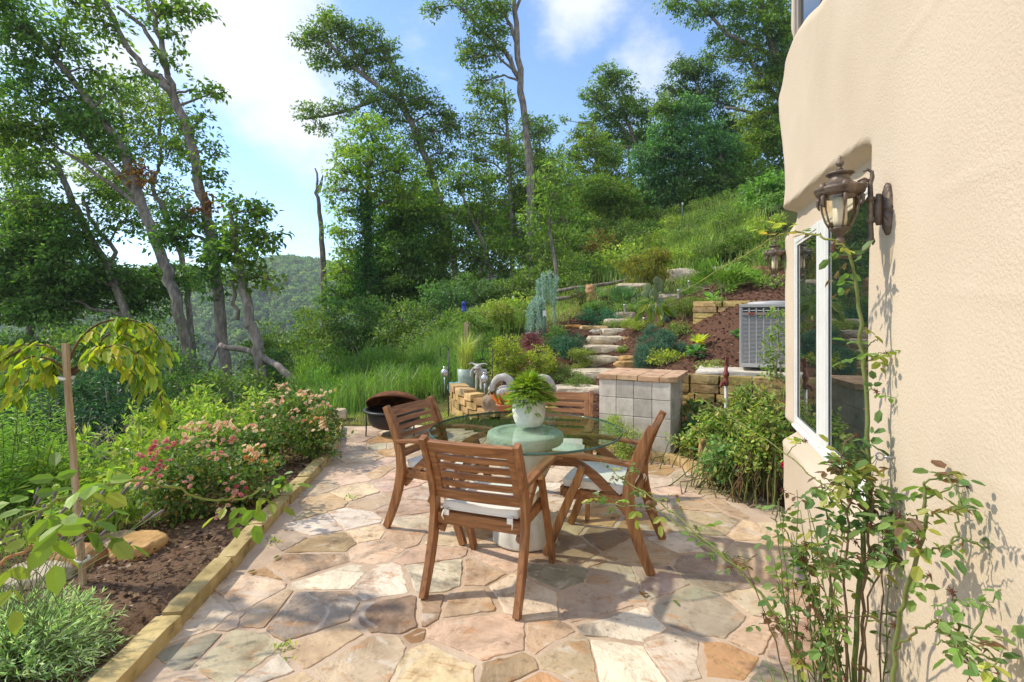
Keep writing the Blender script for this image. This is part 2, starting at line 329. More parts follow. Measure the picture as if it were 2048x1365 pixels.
# ------------------------------------------------------------------ flagstone patio
def flagmat():
    m, nt, N, L = nmat('flagstone'); out = N('ShaderNodeOutputMaterial'); p = N('ShaderNodeBsdfPrincipled')
    tc = N('ShaderNodeTexCoord'); a = N('ShaderNodeAttribute'); a.attribute_name = 'Col'
    sc = N('ShaderNodeVectorMath'); sc.operation = 'MULTIPLY_ADD'; sc.inputs[1].default_value = (37, 53, 71); L(a.outputs['Color'], sc.inputs[0]); L(tc.outputs['Object'], sc.inputs[2])
    def noise(scale, det, dist=0, rough=.6, st=(1, 1, 1)):
        mp = N('ShaderNodeMapping'); mp.inputs['Scale'].default_value = st; L(sc.outputs[0], mp.inputs[0])
        n = N('ShaderNodeTexNoise'); n.inputs['Scale'].default_value = scale; n.inputs['Detail'].default_value = det; n.inputs['Distortion'].default_value = dist; n.inputs['Roughness'].default_value = rough
        L(mp.outputs[0], n.inputs['Vector']); return n.outputs['Fac']
    def mix(f, A, B, mode='MIX'):
        x = N('ShaderNodeMix'); x.data_type = 'RGBA'; x.blend_type = mode
        if isinstance(f, float): x.inputs['Factor'].default_value = f
        else: L(f, x.inputs['Factor'])
        for s_, q in (('A', A), ('B', B)):
            if isinstance(q, tuple): x.inputs[s_].default_value = (*q, 1)
            else: L(q, x.inputs[s_])
        return x.outputs['Result']
    def rf(f, lo, hi, t=1.0):
        r = N('ShaderNodeMapRange'); r.inputs['From Min'].default_value = lo; r.inputs['From Max'].default_value = hi; r.inputs['To Max'].default_value = t; L(f, r.inputs['Value']); return r.outputs[0]
    c = mix(1.0, a.outputs['Color'], ramp_out(N, L, noise(3.2, 8, .8), [(.3, (.72, .70, .68)), (.5, (1, 1, 1)), (.72, (1.22, 1.2, 1.16))]), 'MULTIPLY')
    c = mix(rf(noise(2.2, 5, 3.0, .55, (1, 2.2, 1)), .57, .66, .6), c, (.47, .25, .11))          # rust bands
    c = mix(rf(noise(1.7, 6, 1.5, .65), .56, .72, .8), c, (.13, .11, .09))                          # grey weathering
    c = mix(rf(noise(2.6, 4, 2.4), .58, .66, .6), c, (.66, .58, .47))                               # pale bands
    c = mix(rf(noise(28, 5), .62, .74, .55), c, (.10, .08, .06))                                    # specks
    def stain(scale, det, lo, hi, t, colr):                                 # dirt and lichen that run across stones
        n = N('ShaderNodeTexNoise'); n.inputs['Scale'].default_value = scale; n.inputs['Detail'].default_value = det; n.inputs['Roughness'].default_value = .68; L(tc.outputs['Object'], n.inputs['Vector']); return mix(rf(n.outputs['Fac'], lo, hi, t), c, colr, 'MULTIPLY')
    c = stain(1.1, 9, .52, .70, .6, (.55, .49, .43)); c = stain(4.5, 10, .54, .66, .7, (.50, .44, .38)); c = stain(14, 8, .57, .69, .7, (.42, .37, .32))
    L(c, p.inputs['Base Color']); p.inputs['Roughness'].default_value = .78; p.inputs['Specular IOR Level'].default_value = .25
    ad = N('ShaderNodeMath'); ad.operation = 'ADD'; L(noise(9, 9, .6, .65), ad.inputs[0])
    L(rf(noise(2.0, 4, 2.0), .4, .6, .9), ad.inputs[1])
    b = N('ShaderNodeBump'); b.inputs['Strength'].default_value = .55; b.inputs['Distance'].default_value = .012; L(ad.outputs[0], b.inputs['Height']); L(b.outputs[0], p.inputs['Normal'])
    L(p.outputs[0], out.inputs[0]); return m
def ramp_out(N, L, f, stops): r = ramp(N, stops); L(f, r.inputs[0]); return r.outputs[0]
M_flag = flagmat()
M_mortar = surf('mortar', [(.25, (.36, .265, .185)), (.5, (.54, .41, .295)), (.75, (.62, .50, .375))], scale=3, detail=9, rough=.95, bump=.7, bscale=55, bdist=.006, spec=.1)
SC = {'c': (.57, .44, .305), 'p': (.53, .385, .27), 'o': (.47, .29, .14), 'r': (.24, .13, .065), 'g': (.31, .265, .205), 'w': (.62, .53, .405), 't': (.49, .37, .235), 'm': (.42, .335, .245), 'b': (.34, .235, .15)}
SEEDS = [(840,1285,'r'),(620,1225,'g'),(770,1170,'w'),(665,1160,'w'),(650,1285,'t'),(780,1225,'b'),(870,1215,'b'),(945,1215,'t'),(860,1115,'p'),(625,1118,'t'),(540,1150,'o'),(470,1235,'m'),(395,1300,'g'),(565,1325,'w'),(480,1300,'m'),(1070,1275,'t'),(1240,1245,'w'),
 (1120,1150,'g'),(1240,1165,'m'),(1345,1310,'w'),(1400,1210,'m'),(1240,1325,'w'),(1450,1330,'o'),(1120,1065,'t'),(1205,1080,'b'),(1360,1090,'w'),(1000,1345,'b'),(880,1345,'t'),(720,1330,'p'),(950,1150,'p'),(690,1105,'w'),(590,1075,'m'),(705,1040,'w'),(640,1055,'w'),(800,1070,'t'),
 (1045,1195,'w'),(1190,1200,'m'),(1320,1165,'m'),(1430,1150,'m'),(1140,1325,'t'),(960,1270,'c'),(740,1095,'c'),(720,985,'c'),(650,1005,'t'),(760,945,'t'),(1350,985,'p'),(1400,1040,'t'),(1480,1060,'c'),(1300,960,'c'),(720,905,'c'),(560,1225,'t')]
def patio():
    r = rng(11); P = []; K = []
    for u, v, k in SEEDS: q = gx(u, v); P.append((q.x, q.y)); K.append(k)
    lo, hi = PATIO.min(0) - .3, PATIO.max(0) + .3; tries = 0
    while tries < 9000:
        tries += 1; q = lo + r.random(2) * (hi - lo); dm = .21 + .15 * r.random()
        if min((q[0] - a) ** 2 + (q[1] - b) ** 2 for a, b in P) > dm * dm: P.append(tuple(q)); K.append(r.choice(list('ccccwwpptttmoobg')))
    P = arr(P); mb = MB(); WT = r.uniform(-.034, .034, len(P))
    for i in range(len(P)):
        if not inpoly(P[i, 0], P[i, 1], PATIO + 0): continue
        poly = [P[i] + arr(d) for d in ((-.6, -.6), (.6, -.6), (.6, .6), (-.6, .6))]
        for j in np.argsort(((P - P[i]) ** 2).sum(1))[1:26]:
            n = P[j] - P[i]; ln = np.linalg.norm(n); n = n / ln; gap = .003 + .011 * (((i + j) * 7) % 5) / 4; off = ln / 2 + (WT[i] - WT[j]) / (2 * ln) - gap
            new = []
            for k in range(len(poly)):
                a, b = poly[k - 1], poly[k]; da, db = (a - P[i]).dot(n) - off, (b - P[i]).dot(n) - off
                if (da <= 0) != (db <= 0): new.append(a + (b - a) * da / (da - db))
                if db <= 0: new.append(b)
            poly = new
            if len(poly) < 3: break
        if len(poly) < 3: continue
        ring = []
        for k in range(len(poly)):                                      # uneven split edges, clipped corners
            a, b = poly[k - 1], poly[k]; ln = np.linalg.norm(b - a); m = max(2, int(ln / .022))
            if ln < .02: continue
            for t in np.linspace(.02, .98, m): ring.append(a + (b - a) * t)
        q = []
        for w in ring:
            d = P[i] - w; d = d / (np.linalg.norm(d) + 1e-9); v3 = Vector((w[0] * 9, w[1] * 9, i * .7))
            q.append(w + d * (.005 + .012 * mnoise.noise(v3 * .6) + .010 * mnoise.noise(v3 * 2.4) + .007 * mnoise.noise(v3 * 6)))
        q = arr(q); n = len(q); z = -.001 + r.random() * .005; tx, ty = r.normal(0, .005, 2)
        cen = q.mean(0); inn = cen + (q - cen) * (1 - .004 / np.maximum(.03, np.linalg.norm(q - cen, axis=1)))[:, None]
        zt = z + (inn - cen) @ arr((tx, ty)); c = arr(SC[K[i]]) * 1.13 * (1 + r.normal(0, .09)) * (1 + r.normal(0, .03, 3))
        V = np.concatenate([np.c_[q, np.full(n, -.03)], np.c_[q, zt - .002], np.c_[inn, zt]])
        f = [(k, (k + 1) % n, n + (k + 1) % n, n + k) for k in range(n)] + [(n + k, n + (k + 1) % n, 2 * n + (k + 1) % n, 2 * n + k) for k in range(n)] + [tuple(range(2 * n, 3 * n))]
        mb.add(V, f, c)
    tag(mb.build('patio', M_flag), kind='structure')
    g = np.stack(np.meshgrid(np.arange(-2.5, 2.4, .06), np.arange(-.7, 7.3, .06), indexing='ij'), -1); z = np.zeros(g.shape[:2])
    for a in range(g.shape[0]):
        for b in range(g.shape[1]): z[a, b] = -.0035 + .005 * mnoise.noise(Vector((g[a, b, 0] * 7, g[a, b, 1] * 7, 0)))
    z[~(inpoly(g[..., 0], g[..., 1], PATIO) | inpoly(g[..., 0] + .0, g[..., 1], PATIO) | inpoly(g[..., 0] + .2, g[..., 1], PATIO) | inpoly(g[..., 0] - .12, g[..., 1], PATIO))] = -.045
    tag(MB().grid(np.concatenate([g, z[..., None]], -1)).build('patio_mortar', M_mortar), kind='structure')
patio()

# ------------------------------------------------------------------ stone kerb of the rose bed
def kerb():
    t = thing('stone_kerb', 'long curving kerb of yellow sandstone blocks between patio and rose bed', 'kerb', (-1.6, 2.1, 0))
    line = arr([(-1.45, -.9), (-1.50, .6), (-1.555, 2.1), (-1.65, 3.0), (-1.76, 3.8), (-1.86, 5.0), (-2.02, 6.0), (-2.34, 7.05)])
    seg = np.r_[0, np.cumsum(np.linalg.norm(np.diff(line, axis=0), axis=1))]
    def at(s_): return arr([np.interp(s_, seg, line[:, 0]), np.interp(s_, seg, line[:, 1])])
    s_ = 0; r = rng(5); k = 0
    while s_ < seg[-1] - .1:
        ln = r.uniform(.38, .62); e = min(seg[-1], s_ + ln); a, b = at(s_ + .003), at(e - .003); c = (a + b) / 2; d = b - a
        nrm = arr((-d[1], d[0])) / np.linalg.norm(d)
        mb = MB(); rblock(mb, (c[0] + nrm[0] * .052, c[1] + nrm[1] * .052, .012), (np.linalg.norm(d), .108 + r.uniform(-.012, .012), .135 + r.uniform(-.015, .015)), 40 + k, math.atan2(d[1], d[0]), arr((1.0, .98, .80)) * r.uniform(.85, 1.1), amp=.010, rnd=.05)
        mb.build('kerb_stone', M_sand, t, world=True); s_ = e; k += 1
kerb()

# ------------------------------------------------------------------ the stucco house
HA = arr((2.03, 3.80, 0)); HW = arr((.3280, .9447, 0)); HN = arr((-.9447, .3280, 0))
def hp(s_, d, z): return HA + np.multiply.outer(s_, HW) + np.multiply.outer(d, HN) + np.multiply.outer(z, arr((0, 0, 1)))
def stuccomat():
    m, nt, N, L = nmat('stucco'); out = N('ShaderNodeOutputMaterial'); p = N('ShaderNodeBsdfPrincipled'); tc = N('ShaderNodeTexCoord')
    def nz(s_, d, di=0):
        n = N('ShaderNodeTexNoise'); n.inputs['Scale'].default_value = s_; n.inputs['Detail'].default_value = d; n.inputs['Distortion'].default_value = di; L(tc.outputs['Object'], n.inputs['Vector']); return n.outputs['Fac']
    c = ramp_out(N, L, nz(1.3, 7), [(.3, (.565, .46, .335)), (.5, (.62, .51, .378)), (.7, (.66, .55, .418))]); L(c, p.inputs['Base Color'])
    p.inputs['Roughness'].default_value = .93; p.inputs['Specular IOR Level'].default_value = .12
    vo = N('ShaderNodeTexNoise'); vo.inputs['Scale'].default_value = 115; vo.inputs['Detail'].default_value = 3; vo.inputs['Roughness'].default_value = .5; L(tc.outputs['Object'], vo.inputs['Vector'])
    r1 = N('ShaderNodeMapRange'); r1.interpolation_type = 'SMOOTHSTEP'; r1.inputs['From Min'].default_value = .36; r1.inputs['From Max'].default_value = .62; L(vo.outputs['Fac'], r1.inputs['Value'])
    m1 = N('ShaderNodeMath'); m1.operation = 'MULTIPLY'; L(r1.outputs[0], m1.inputs[0])
    r2 = N('ShaderNodeMapRange'); r2.inputs['From Min'].default_value = .35; r2.inputs['From Max'].default_value = .65; r2.inputs['To Min'].default_value = .45; L(nz(3, 3), r2.inputs['Value']); L(r2.outputs[0], m1.inputs[1])
    b = N('ShaderNodeBump'); b.inputs['Strength'].default_value = .3; b.inputs['Distance'].default_value = .004; L(m1.outputs[0], b.inputs['Height']); L(b.outputs[0], p.inputs['Normal'])
    L(p.outputs[0], out.inputs[0]); return m
M_stucco = stuccomat()
def sst(a, b, x): return smooth01((x - a) / (b - a))
def wall_depth(s_, z):
    """how far the hand-trowelled face stands out of the window plane"""
    base = .062 + .006 * np.sin(z * 1.9 + 1) + .005 * np.sin(s_ * 2.3 + z * .8)
    edge = -1.93 + .012 * np.sin(z * 5); inn = sst(edge - .18, edge + .03, s_)
    topz = 2.285 + .07 * s_ + .012 * np.sin(s_ * 3); ntop = sst(topz + .012, topz - .02, z)
    bot = .70 - .04 * sst(-.9, 0, s_); nbot = sst(bot - .035, bot + .02, z)
    nn = inn * ntop * nbot; d = (base + swell(z) * sst(-2.4, -.8, s_)) * (1 - nn) - .028 * nn * sst(.02, -.12, s_)
    for zc, sc, w in ((1.55, -2.72, .009), (1.79, -2.62, .009), (2.36, -2.3, .012), (1.18, -2.9, .01)): d = d + .0028 * np.exp(-((z - zc - .03 * np.sin(s_ * 2.7 + zc * 5)) / w) ** 2) * sst(sc + .12, sc - .12, s_)
    ub = 3.06 + .24 * sst(-1.5, -.5, s_); up = sst(ub - .03, ub + .07, z) * sst(-1.62, -1.42, s_)
    d = d * (1 - up)
    return d - corner_w(z) * (1 - np.sqrt(1 - np.clip((s_ + .40) / .48, 0, 1) ** 2.2 * .97))
def corner_w(z): return np.interp(z, CWZ, CWV)
def swell(z): return np.interp(z, CWZ, SWV)
CWZ = [0.0, 0.15, 0.3, 0.45, 0.6, 0.75, 0.9, 1.05, 1.2, 1.35, 1.5, 1.65, 1.8, 1.95, 2.1, 2.25, 2.4, 2.55, 2.7, 2.85, 3.0, 3.15, 3.3, 3.45, 3.6, 3.75, 3.9, 4.05, 4.2, 4.35, 4.5]
CWV = [0.302, 0.288, 0.17, 0.274, 0.4, 0.01, 0.017, 0.013, 0.012, 0.011, 0.01, 0.01, 0.01, 0.01, 0.01, 0.251, 0.4, 0.262, 0.126, 0.064, 0.028, 0.015, 0.191, 0.251, 0.105, 0.121, 0.118, 0.118, 0.118, 0.118, 0.118]
SWV = [-0.016, -0.014, -0.01, -0.006, 0.001, 0.012, 0.014, 0.015, 0.016, 0.016, 0.016, 0.016, 0.015, 0.014, 0.012, 0.003, -0.007, -0.009, -0.011, -0.014, -0.017, -0.02, -0.024, -0.021, -0.018, -0.014, -0.011, -0.009, -0.007, -0.006, -0.005]
def house():
    h = thing('house', 'tan stucco house wall with wavy rounded corner and a deep-set window', 'house', (2.03, 3.8, 0))
    ss = np.r_[np.arange(-5.6, -3.0, .08), np.arange(-3.0, .08, .0175)]; zz = np.arange(-.12, 4.5, .0175)
    Sg, Zg = np.meshgrid(ss, zz, indexing='ij'); D = wall_depth(Sg, Zg); V = hp(Sg, D, Zg)
    ret = [V]
    last = V[-1]; back = [last - HN * k + HW * .02 * min(k / .3, 1) for k in (.04, .12, .4, 1.2, 3.0)]
    V = np.concatenate([V] + [b[None] for b in back]); 
    first = V[0]; V = np.concatenate([(first - HN * 3.0)[None], V])
    MB().grid(V[:, ::-1]).build('wall', M_stucco, h, world=True)
    rf = MB(); c0 = hp(-5.6, .1, 4.49); c1 = hp(.08, .0, 4.49); rf.hexa([c0 - HN * 3, c1 - HN * 3, c1, c0, c0 - HN * 3 + arr((0, 0, .2)), c1 - HN * 3 + arr((0, 0, .2)), c1 + arr((0, 0, .2)), c0 + arr((0, 0, .2))]); rf.build('roof', M_stucco, h, world=True)
    def wb(mb, s0, s1, d0, d1, z0, z1):
        d0 -= .026; d1 -= .026; mb.hexa([hp(s0, d0, z0), hp(s1, d0, z0), hp(s1, d1, z0), hp(s0, d1, z0), hp(s0, d0, z1), hp(s1, d0, z1), hp(s1, d1, z1), hp(s0, d1, z1)])
    z0, z1, s0, s1 = .77, 2.045, -2.2, -.27
    m = MB()
    for lo, hi in ((s0, s0 + .045), (s1 - .028, s1), (-1.125, -1.083), (-.967, -.925), (-1.081, -.969)): wb(m, lo, hi, -.01, .016 if lo != -1.081 else .010, z0, z1)
    for lo, hi in ((s0 + .046, -1.126), (-.924, s1 - .029)):
        wb(m, lo, hi, -.01, .014, z1 - .035, z1); wb(m, lo, hi, -.01, .014, z0, z0 + .035)
    fr = m.build('window', M_white, h, world=True, bevel=.004)
    gl = MB()
    for lo, hi in ((s0 + .05, -1.12), (-.93, s1 - .02)): wb(gl, lo, hi, -.009, .000, z0 + .03, z1 - .03)
    gl.build('pane', M_pane, fr, world=True)
    sash = MB()
    for lo, hi in ((s0 + .047, -1.127), (-.923, s1 - .030)):
        wb(sash, lo, lo + .017, .0005, .009, z0 + .036, z1 - .036); wb(sash, hi - .017, hi, .0005, .009, z0 + .036, z1 - .036)
        wb(sash, lo + .018, hi - .018, .0005, .009, z1 - .054, z1 - .036); wb(sash, lo + .018, hi - .018, .0005, .009, z0 + .036, z0 + .054)
    sash.build('sash', M_white, fr, world=True, bevel=.003)
    sl = MB(); wb(sl, s0 - .03, s1 + .02, -.01, .030, z0 - .022, z0 - .002); sl.build('sill', M_white, fr, world=True, bevel=.006)
    m = MB()
    for lo, hi in ((-.50, -.46), (-.60, -.56), (-1.35, -1.3)): wb(m, lo, hi, .018, .052, 3.3, 4.45)
    f2 = m.build('window', M_grey, h, world=True, bevel=.004)
    gl = MB(); wb(gl, -1.299, -.601, .02, .034, 3.2, 4.45); gl.build('pane', M_pane, f2, world=True)
def panemat():
    m, nt, N, L = nmat('window_glass'); out = N('ShaderNodeOutputMaterial'); p = N('ShaderNodeBsdfPrincipled')
    p.inputs['Base Color'].default_value = (.012, .02, .016, 1); p.inputs['Roughness'].default_value = .015; p.inputs['IOR'].default_value = 1.9; L(p.outputs[0], out.inputs[0]); return m
M_pane = panemat(); M_grey = plain('taupe_frame', (.34, .29, .24), .5)
house()
# ------------------------------------------------------------------ foliage tools
TPL = {'kite': (arr([(0, 0, 0), (.45, .5, .10), (1, 0, -.02), (.45, -.5, .10)]), np.array([(0, 1, 2), (0, 2, 3)])),
       'oval': (arr([(0, 0, 0), (.5, 0, -.05), (1, 0, -.06), (.22, .40, .05), (.68, .40, .03), (.22, -.40, .05), (.68, -.40, .03)]), [(0, 1, 4, 3), (1, 2, 4), (0, 5, 6, 1), (1, 6, 2)]),
       'needle': (arr([(0, .5, 0), (0, -.5, 0), (1, 0, 0)]), np.array([(0, 1, 2)]))}
def unit(a): return a / (np.linalg.norm(a, axis=-1, keepdims=True) + 1e-9)
def leaves(mb, P, D, Nn, L, W, C, tpl='kite'):
    t, fc = TPL[tpl]; n = len(P)
    if n == 0: return
    D = unit(D); Sd = unit(np.cross(Nn, D)); U = np.cross(D, Sd); L = np.broadcast_to(L, n)[:, None, None]; W = np.broadcast_to(W, n)[:, None, None]
    V = P[:, None] + t[None, :, 0:1] * L * D[:, None] + t[None, :, 1:2] * W * Sd[:, None] + t[None, :, 2:3] * L * U[:, None]
    k = len(t); off = (np.arange(n) * k)[:, None, None]; Cc = np.repeat(C, k, 0); first = True
    groups = {}
    for f in fc: groups.setdefault(len(f), []).append(f)
    mb.v.append(V.reshape(-1, 3)); mb.c.append(Cc)
    for g in groups.values(): mb.f.append(((np.array(g)[None] + off).reshape(-1, len(g[0])) + mb.n, False))
    mb.n += n * k
def tint(r, pal, n, jit=.18, w=None):
    pal = arr(pal) * 2.3; i = r.choice(len(pal), n, p=w); return np.clip(pal[i] * (1 + r.normal(0, jit, (n, 1))) * (1 + r.normal(0, .05, (n, 3))), .004, .95)
def rdir(r, n): return unit(r.normal(0, 1, (n, 3)))
def spray(mb, r, c, rs, n, leaf, pal, out, tpl='kite', flat=.45, droop=.35, wl=.5, jit=.18):
    """one leafy spray: leaves round a twig end"""
    P = c + r.normal(0, 1, (n, 3)) * arr((rs, rs, rs * flat)) * .62
    D = rdir(r, n) * .9 + unit(P - c) * .7 + out * .5; D[:, 2] -= droop
    Nn = rdir(r, n) * .75 + arr((0, 0, 1.0)); L = leaf * r.uniform(.7, 1.25, n)
    b = 1 + r.normal(0, .13)
    leaves(mb, P, D, Nn, L, L * wl * r.uniform(.85, 1.15, n), tint(r, pal, n, jit) * b, tpl)
def wob(pts, r, a):
    P = arr(pts); out = [P[0]]
    for p, q in zip(P[:-1], P[1:]):
        for t in (.33, .67, 1): out.append(p + (q - p) * t + (r.normal(0, a, 3) if t < 1 else 0))
    return arr(out)
GREEN = [(.060, .095, .020), (.085, .120, .026), (.042, .070, .016), (.11, .14, .03)]
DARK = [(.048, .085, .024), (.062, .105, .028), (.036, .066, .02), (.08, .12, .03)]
LIME = [(.13, .17, .030), (.17, .20, .035), (.09, .13, .025), (.21, .22, .045)]
YELLOW = [(.105, .135, .024), (.085, .118, .022), (.15, .15, .026), (.065, .098, .02)]
OLIVE = [(.065, .100, .024), (.085, .122, .03), (.05, .078, .02), (.11, .12, .028)]
BLUE = [(.06, .11, .08), (.045, .085, .065), (.08, .13, .10)]
RUSTY = [(.16, .06, .03), (.10, .05, .025), (.2, .09, .035)]
# ------------------------------------------------------------------ garden chairs (built once, copied)
def post_y(z): return float(np.interp(z, [0, .1, .2, .3, .42, .52, .62, .75, .86], [-.335, -.29, -.252, -.222, -.2, -.206, -.232, -.285, -.338]))
def make_chair(label):
    c = thing('garden_chair', label, 'chair', group='wooden armchairs round the glass table')
    X = .265
    def curve(z0, z1, n=18): return [(post_y(z), z) for z in np.linspace(z0, z1, n)]
    for sx in (-1, 1):
        m = MB(); z = np.linspace(0, .86, 22); m.sweep([(sx * X, post_y(a), a) for a in z], .036, np.interp(z, [0, .2, .42, .65, .86], [.05, .062, .068, .056, .046]), (1, 0, 0)); m.build('rear_leg', WZ, c, bevel=.004)
    for sx in (-1, 1):
        m = MB(); m.sweep([(sx * X, .315, 0), (sx * X, .21, .26), (sx * X, .115, .48), (sx * X, .075, .585)], .032, [.05, .052, .05, .046], (1, 0, 0)); m.build('front_leg', WZ, c, bevel=.004)
    for sx in (-1, 1):
        t = np.linspace(0, 1, 12); y = .21 + (-.2 - .21) * t; zz = .618 - .30 * t ** 1.55; x0 = sx * (X - .036)
        m = MB(); m.sweep([(x0, a, b) for a, b in zip(y, zz)], .030, np.interp(t, [0, .5, 1], [.04, .058, .05]), (1, 0, 0)); m.build('brace', WY, c, bevel=.004)
    for sx in (-1, 1):
        t = np.linspace(0, 1, 12); y = -.235 + .53 * t; zz = .622 + .02 * np.sin(t * math.pi * .9) + .012 * t
        m = MB(); m.sweep([(sx * (X + .008 * math.sin(a * 3)), b, q) for a, b, q in zip(t, y, zz)], np.interp(t, [0, .3, .8, 1], [.046, .056, .066, .058]), .026, (1, 0, 0)); m.build('armrest', WY, c, bevel=.006)
    f = MB(); w = 2 * X - .04
    f.box((0, -.2, .392), (w, .03, .062)); f.box((0, .222, .398), (2 * X - .09, .028, .06))
    for sx in (-1, 1): f.box((sx * (X - .03), .01, .398), (.026, .395, .055))
    f.build('seat_frame', WX, c, bevel=.003)
    sl = MB()
    for k in range(9): sl.box((0, -.155 + .043 * k, .418), (w - .06, .022, .012))
    sl.build('seat_slat', WX, c, bevel=.002)
    def rail(z0, z1, thick, half): # curved horizontally and following the lean
        m = MB(); zc = (z0 + z1) / 2; yc = post_y(zc); ln = math.atan2(post_y(z1) - post_y(z0), z1 - z0); x = np.linspace(-half, half, 11)
        m.sweep([(a, yc - .012 * (1 - (a / half) ** 2), zc) for a in x], (z1 - z0) / math.cos(ln), thick, (0, math.sin(ln), math.cos(ln))); return m
    b = rail(.785, .845, .026, X - .017)
    m2 = rail(.508, .562, .026, X - .017); b.v += m2.v; b.c += m2.c; b.f += [(q + b.n, s_) for q, s_ in m2.f]; b.n += m2.n
    for sx in (-1, 1):
        z = np.linspace(.562, .785, 6); b.sweep([(sx * (X - .038), post_y(a) - .003, a) for a in z], .038, .024, (1, 0, 0))
    bo = b.build('backrest', WX, c, bevel=.003)
    for k in range(4):
        zc = .598 + k * .0515; rail(zc - .016, zc + .016, .014, X - .055).build('slat', WX, bo, bevel=.002)
    return c
def cushion_mesh():
    """box cushion with piping, puffed; seat front +y"""
    n = 22; g = np.linspace(-1, 1, n); X, Y = np.meshgrid(g, g, indexing='ij'); w, d = .225, .205
    puff = (1 - np.abs(X) ** 4) * (1 - np.abs(Y) ** 4); sx = np.sign(X) * np.abs(X); cor = 1 - .035 * (np.abs(X * Y) ** 4)
    wr = np.array([[mnoise.noise(Vector((a * 2.4, b * 2.4, 4))) for b in g] for a in g])
    top = np.stack([X * w * cor, Y * d * cor + .012, .040 + .022 * puff + .006 * wr], -1); bot = np.stack([X * w * cor, Y * d * cor + .012, -.008 * puff], -1)
    m = MB(); m.grid(top); m.grid(bot[::-1])
    ring = [(i, 0) for i in range(n)] + [(n - 1, j) for j in range(1, n)] + [(i, n - 1) for i in range(n - 2, -1, -1)] + [(0, j) for j in range(n - 2, 0, -1)]
    T = arr([top[i, j] for i, j in ring]); B = arr([bot[i, j] for i, j in ring]); Mi = (T + B) / 2; cen = Mi.mean(0); Mi = Mi + (Mi - cen) * arr((.03, .03, 0))
    k = len(ring); st = np.stack([np.vstack([q, q[:1]]) for q in (B, Mi, T)], 1); m.grid(st)
    m.tube(np.vstack([T, T[:1]]) + arr((0, 0, .001)), .0042, 6, cap=False); m.tube(np.vstack([B, B[:1]]) + arr((0, 0, .002)), .004, 6, cap=False)
    return m
CH_POS = [((-.108, 2.947), -20.4, 'wooden armchair with its slatted back turned toward the viewer, closest to the picture plane', 'cream cushion tied on the chair whose back faces the viewer'),
          ((-.48, 3.75), -117, 'wooden armchair beside the fire pit, seen from behind its side', 'cream cushion on the chair beside the fire pit'),
          ((.608, 3.351), 66.6, 'wooden armchair seen side-on with crossed brace, on the house side of the table', 'cream cushion on the side-on chair near the rose bush'),
          ((.357, 4.13), 168.5, 'wooden armchair facing the viewer from behind the glass table', 'cream cushion on the chair seen through the glass table top')]
def chairs():
    c0 = None; cm = None
    for k, ((x, y), a, lab, cl) in enumerate(CH_POS):
        if c0 is None: c0 = make_chair(lab); c0.location = (x, y, .006); c0.rotation_euler = (0, 0, R(a))
        else: dup(c0, (x, y, .006), R(a), lab)
        if cm is None:
            cu = cushion_mesh().build('seat_cushion', M_fabric)
            r_ = rng(2); 
            for sx in (-1, 1): ties = MB(); ties.tube([(sx * .19, -.19, .012), (sx * .2, -.225, .006), (sx * .205, -.235, -.02), (sx * .2, -.228, -.045)], .0045, 5); ties.box((sx * .185, -.222, -.006), (.03, .006, .03)); ties.build('tie', M_fabric, cu)
            cm = cu
        else:
            cu = cm.copy(); COL.objects.link(cu)
            for ch in cm.children: q = ch.copy(); COL.objects.link(q); q.parent = cu
        ang = R(a); cu.rotation_euler = (0, 0, ang); cu.location = (x, y, .442)
        tag(cu, cl, 'cushion', 'cream seat cushions')
chairs()

# ------------------------------------------------------------------ glass table
def glassmat(name, tint, rough=0.0):
    m, nt, N, L = nmat(name); out = N('ShaderNodeOutputMaterial'); t = N('ShaderNodeBsdfTransparent'); t.inputs[0].default_value = (*tint, 1)
    g = N('ShaderNodeBsdfGlossy'); g.inputs['Roughness'].default_value = rough; f = N('ShaderNodeFresnel'); f.inputs[0].default_value = 1.62; x = N('ShaderNodeMixShader')
    ge = N('ShaderNodeNewGeometry'); bk = N('ShaderNodeMath'); bk.operation = 'SUBTRACT'; bk.inputs[0].default_value = 1; bk.use_clamp = True; L(ge.outputs['Backfacing'], bk.inputs[1]); ml = N('ShaderNodeMath'); ml.operation = 'MULTIPLY'; L(f.outputs[0], ml.inputs[0]); L(bk.outputs[0], ml.inputs[1])
    L(ml.outputs[0], x.inputs[0]); L(t.outputs[0], x.inputs[1]); L(g.outputs[0], x.inputs[2]); L(x.outputs[0], out.inputs[0]); return m
M_glass = glassmat('table_glass', (.87, .955, .905)); M_lampglass = glassmat('lamp_glass', (.93, .87, .74), .05)
M_rim = surf('glass_edge', [(.3, (.015, .07, .055)), (.7, (.04, .14, .11))], scale=4, rough=.08, bump=0, spec=.9)
M_ped = surf('plaster', [(.3, (.56, .54, .46)), (.7, (.72, .70, .62))], scale=14, rough=.75, bump=.45, bscale=40, bdist=.006)
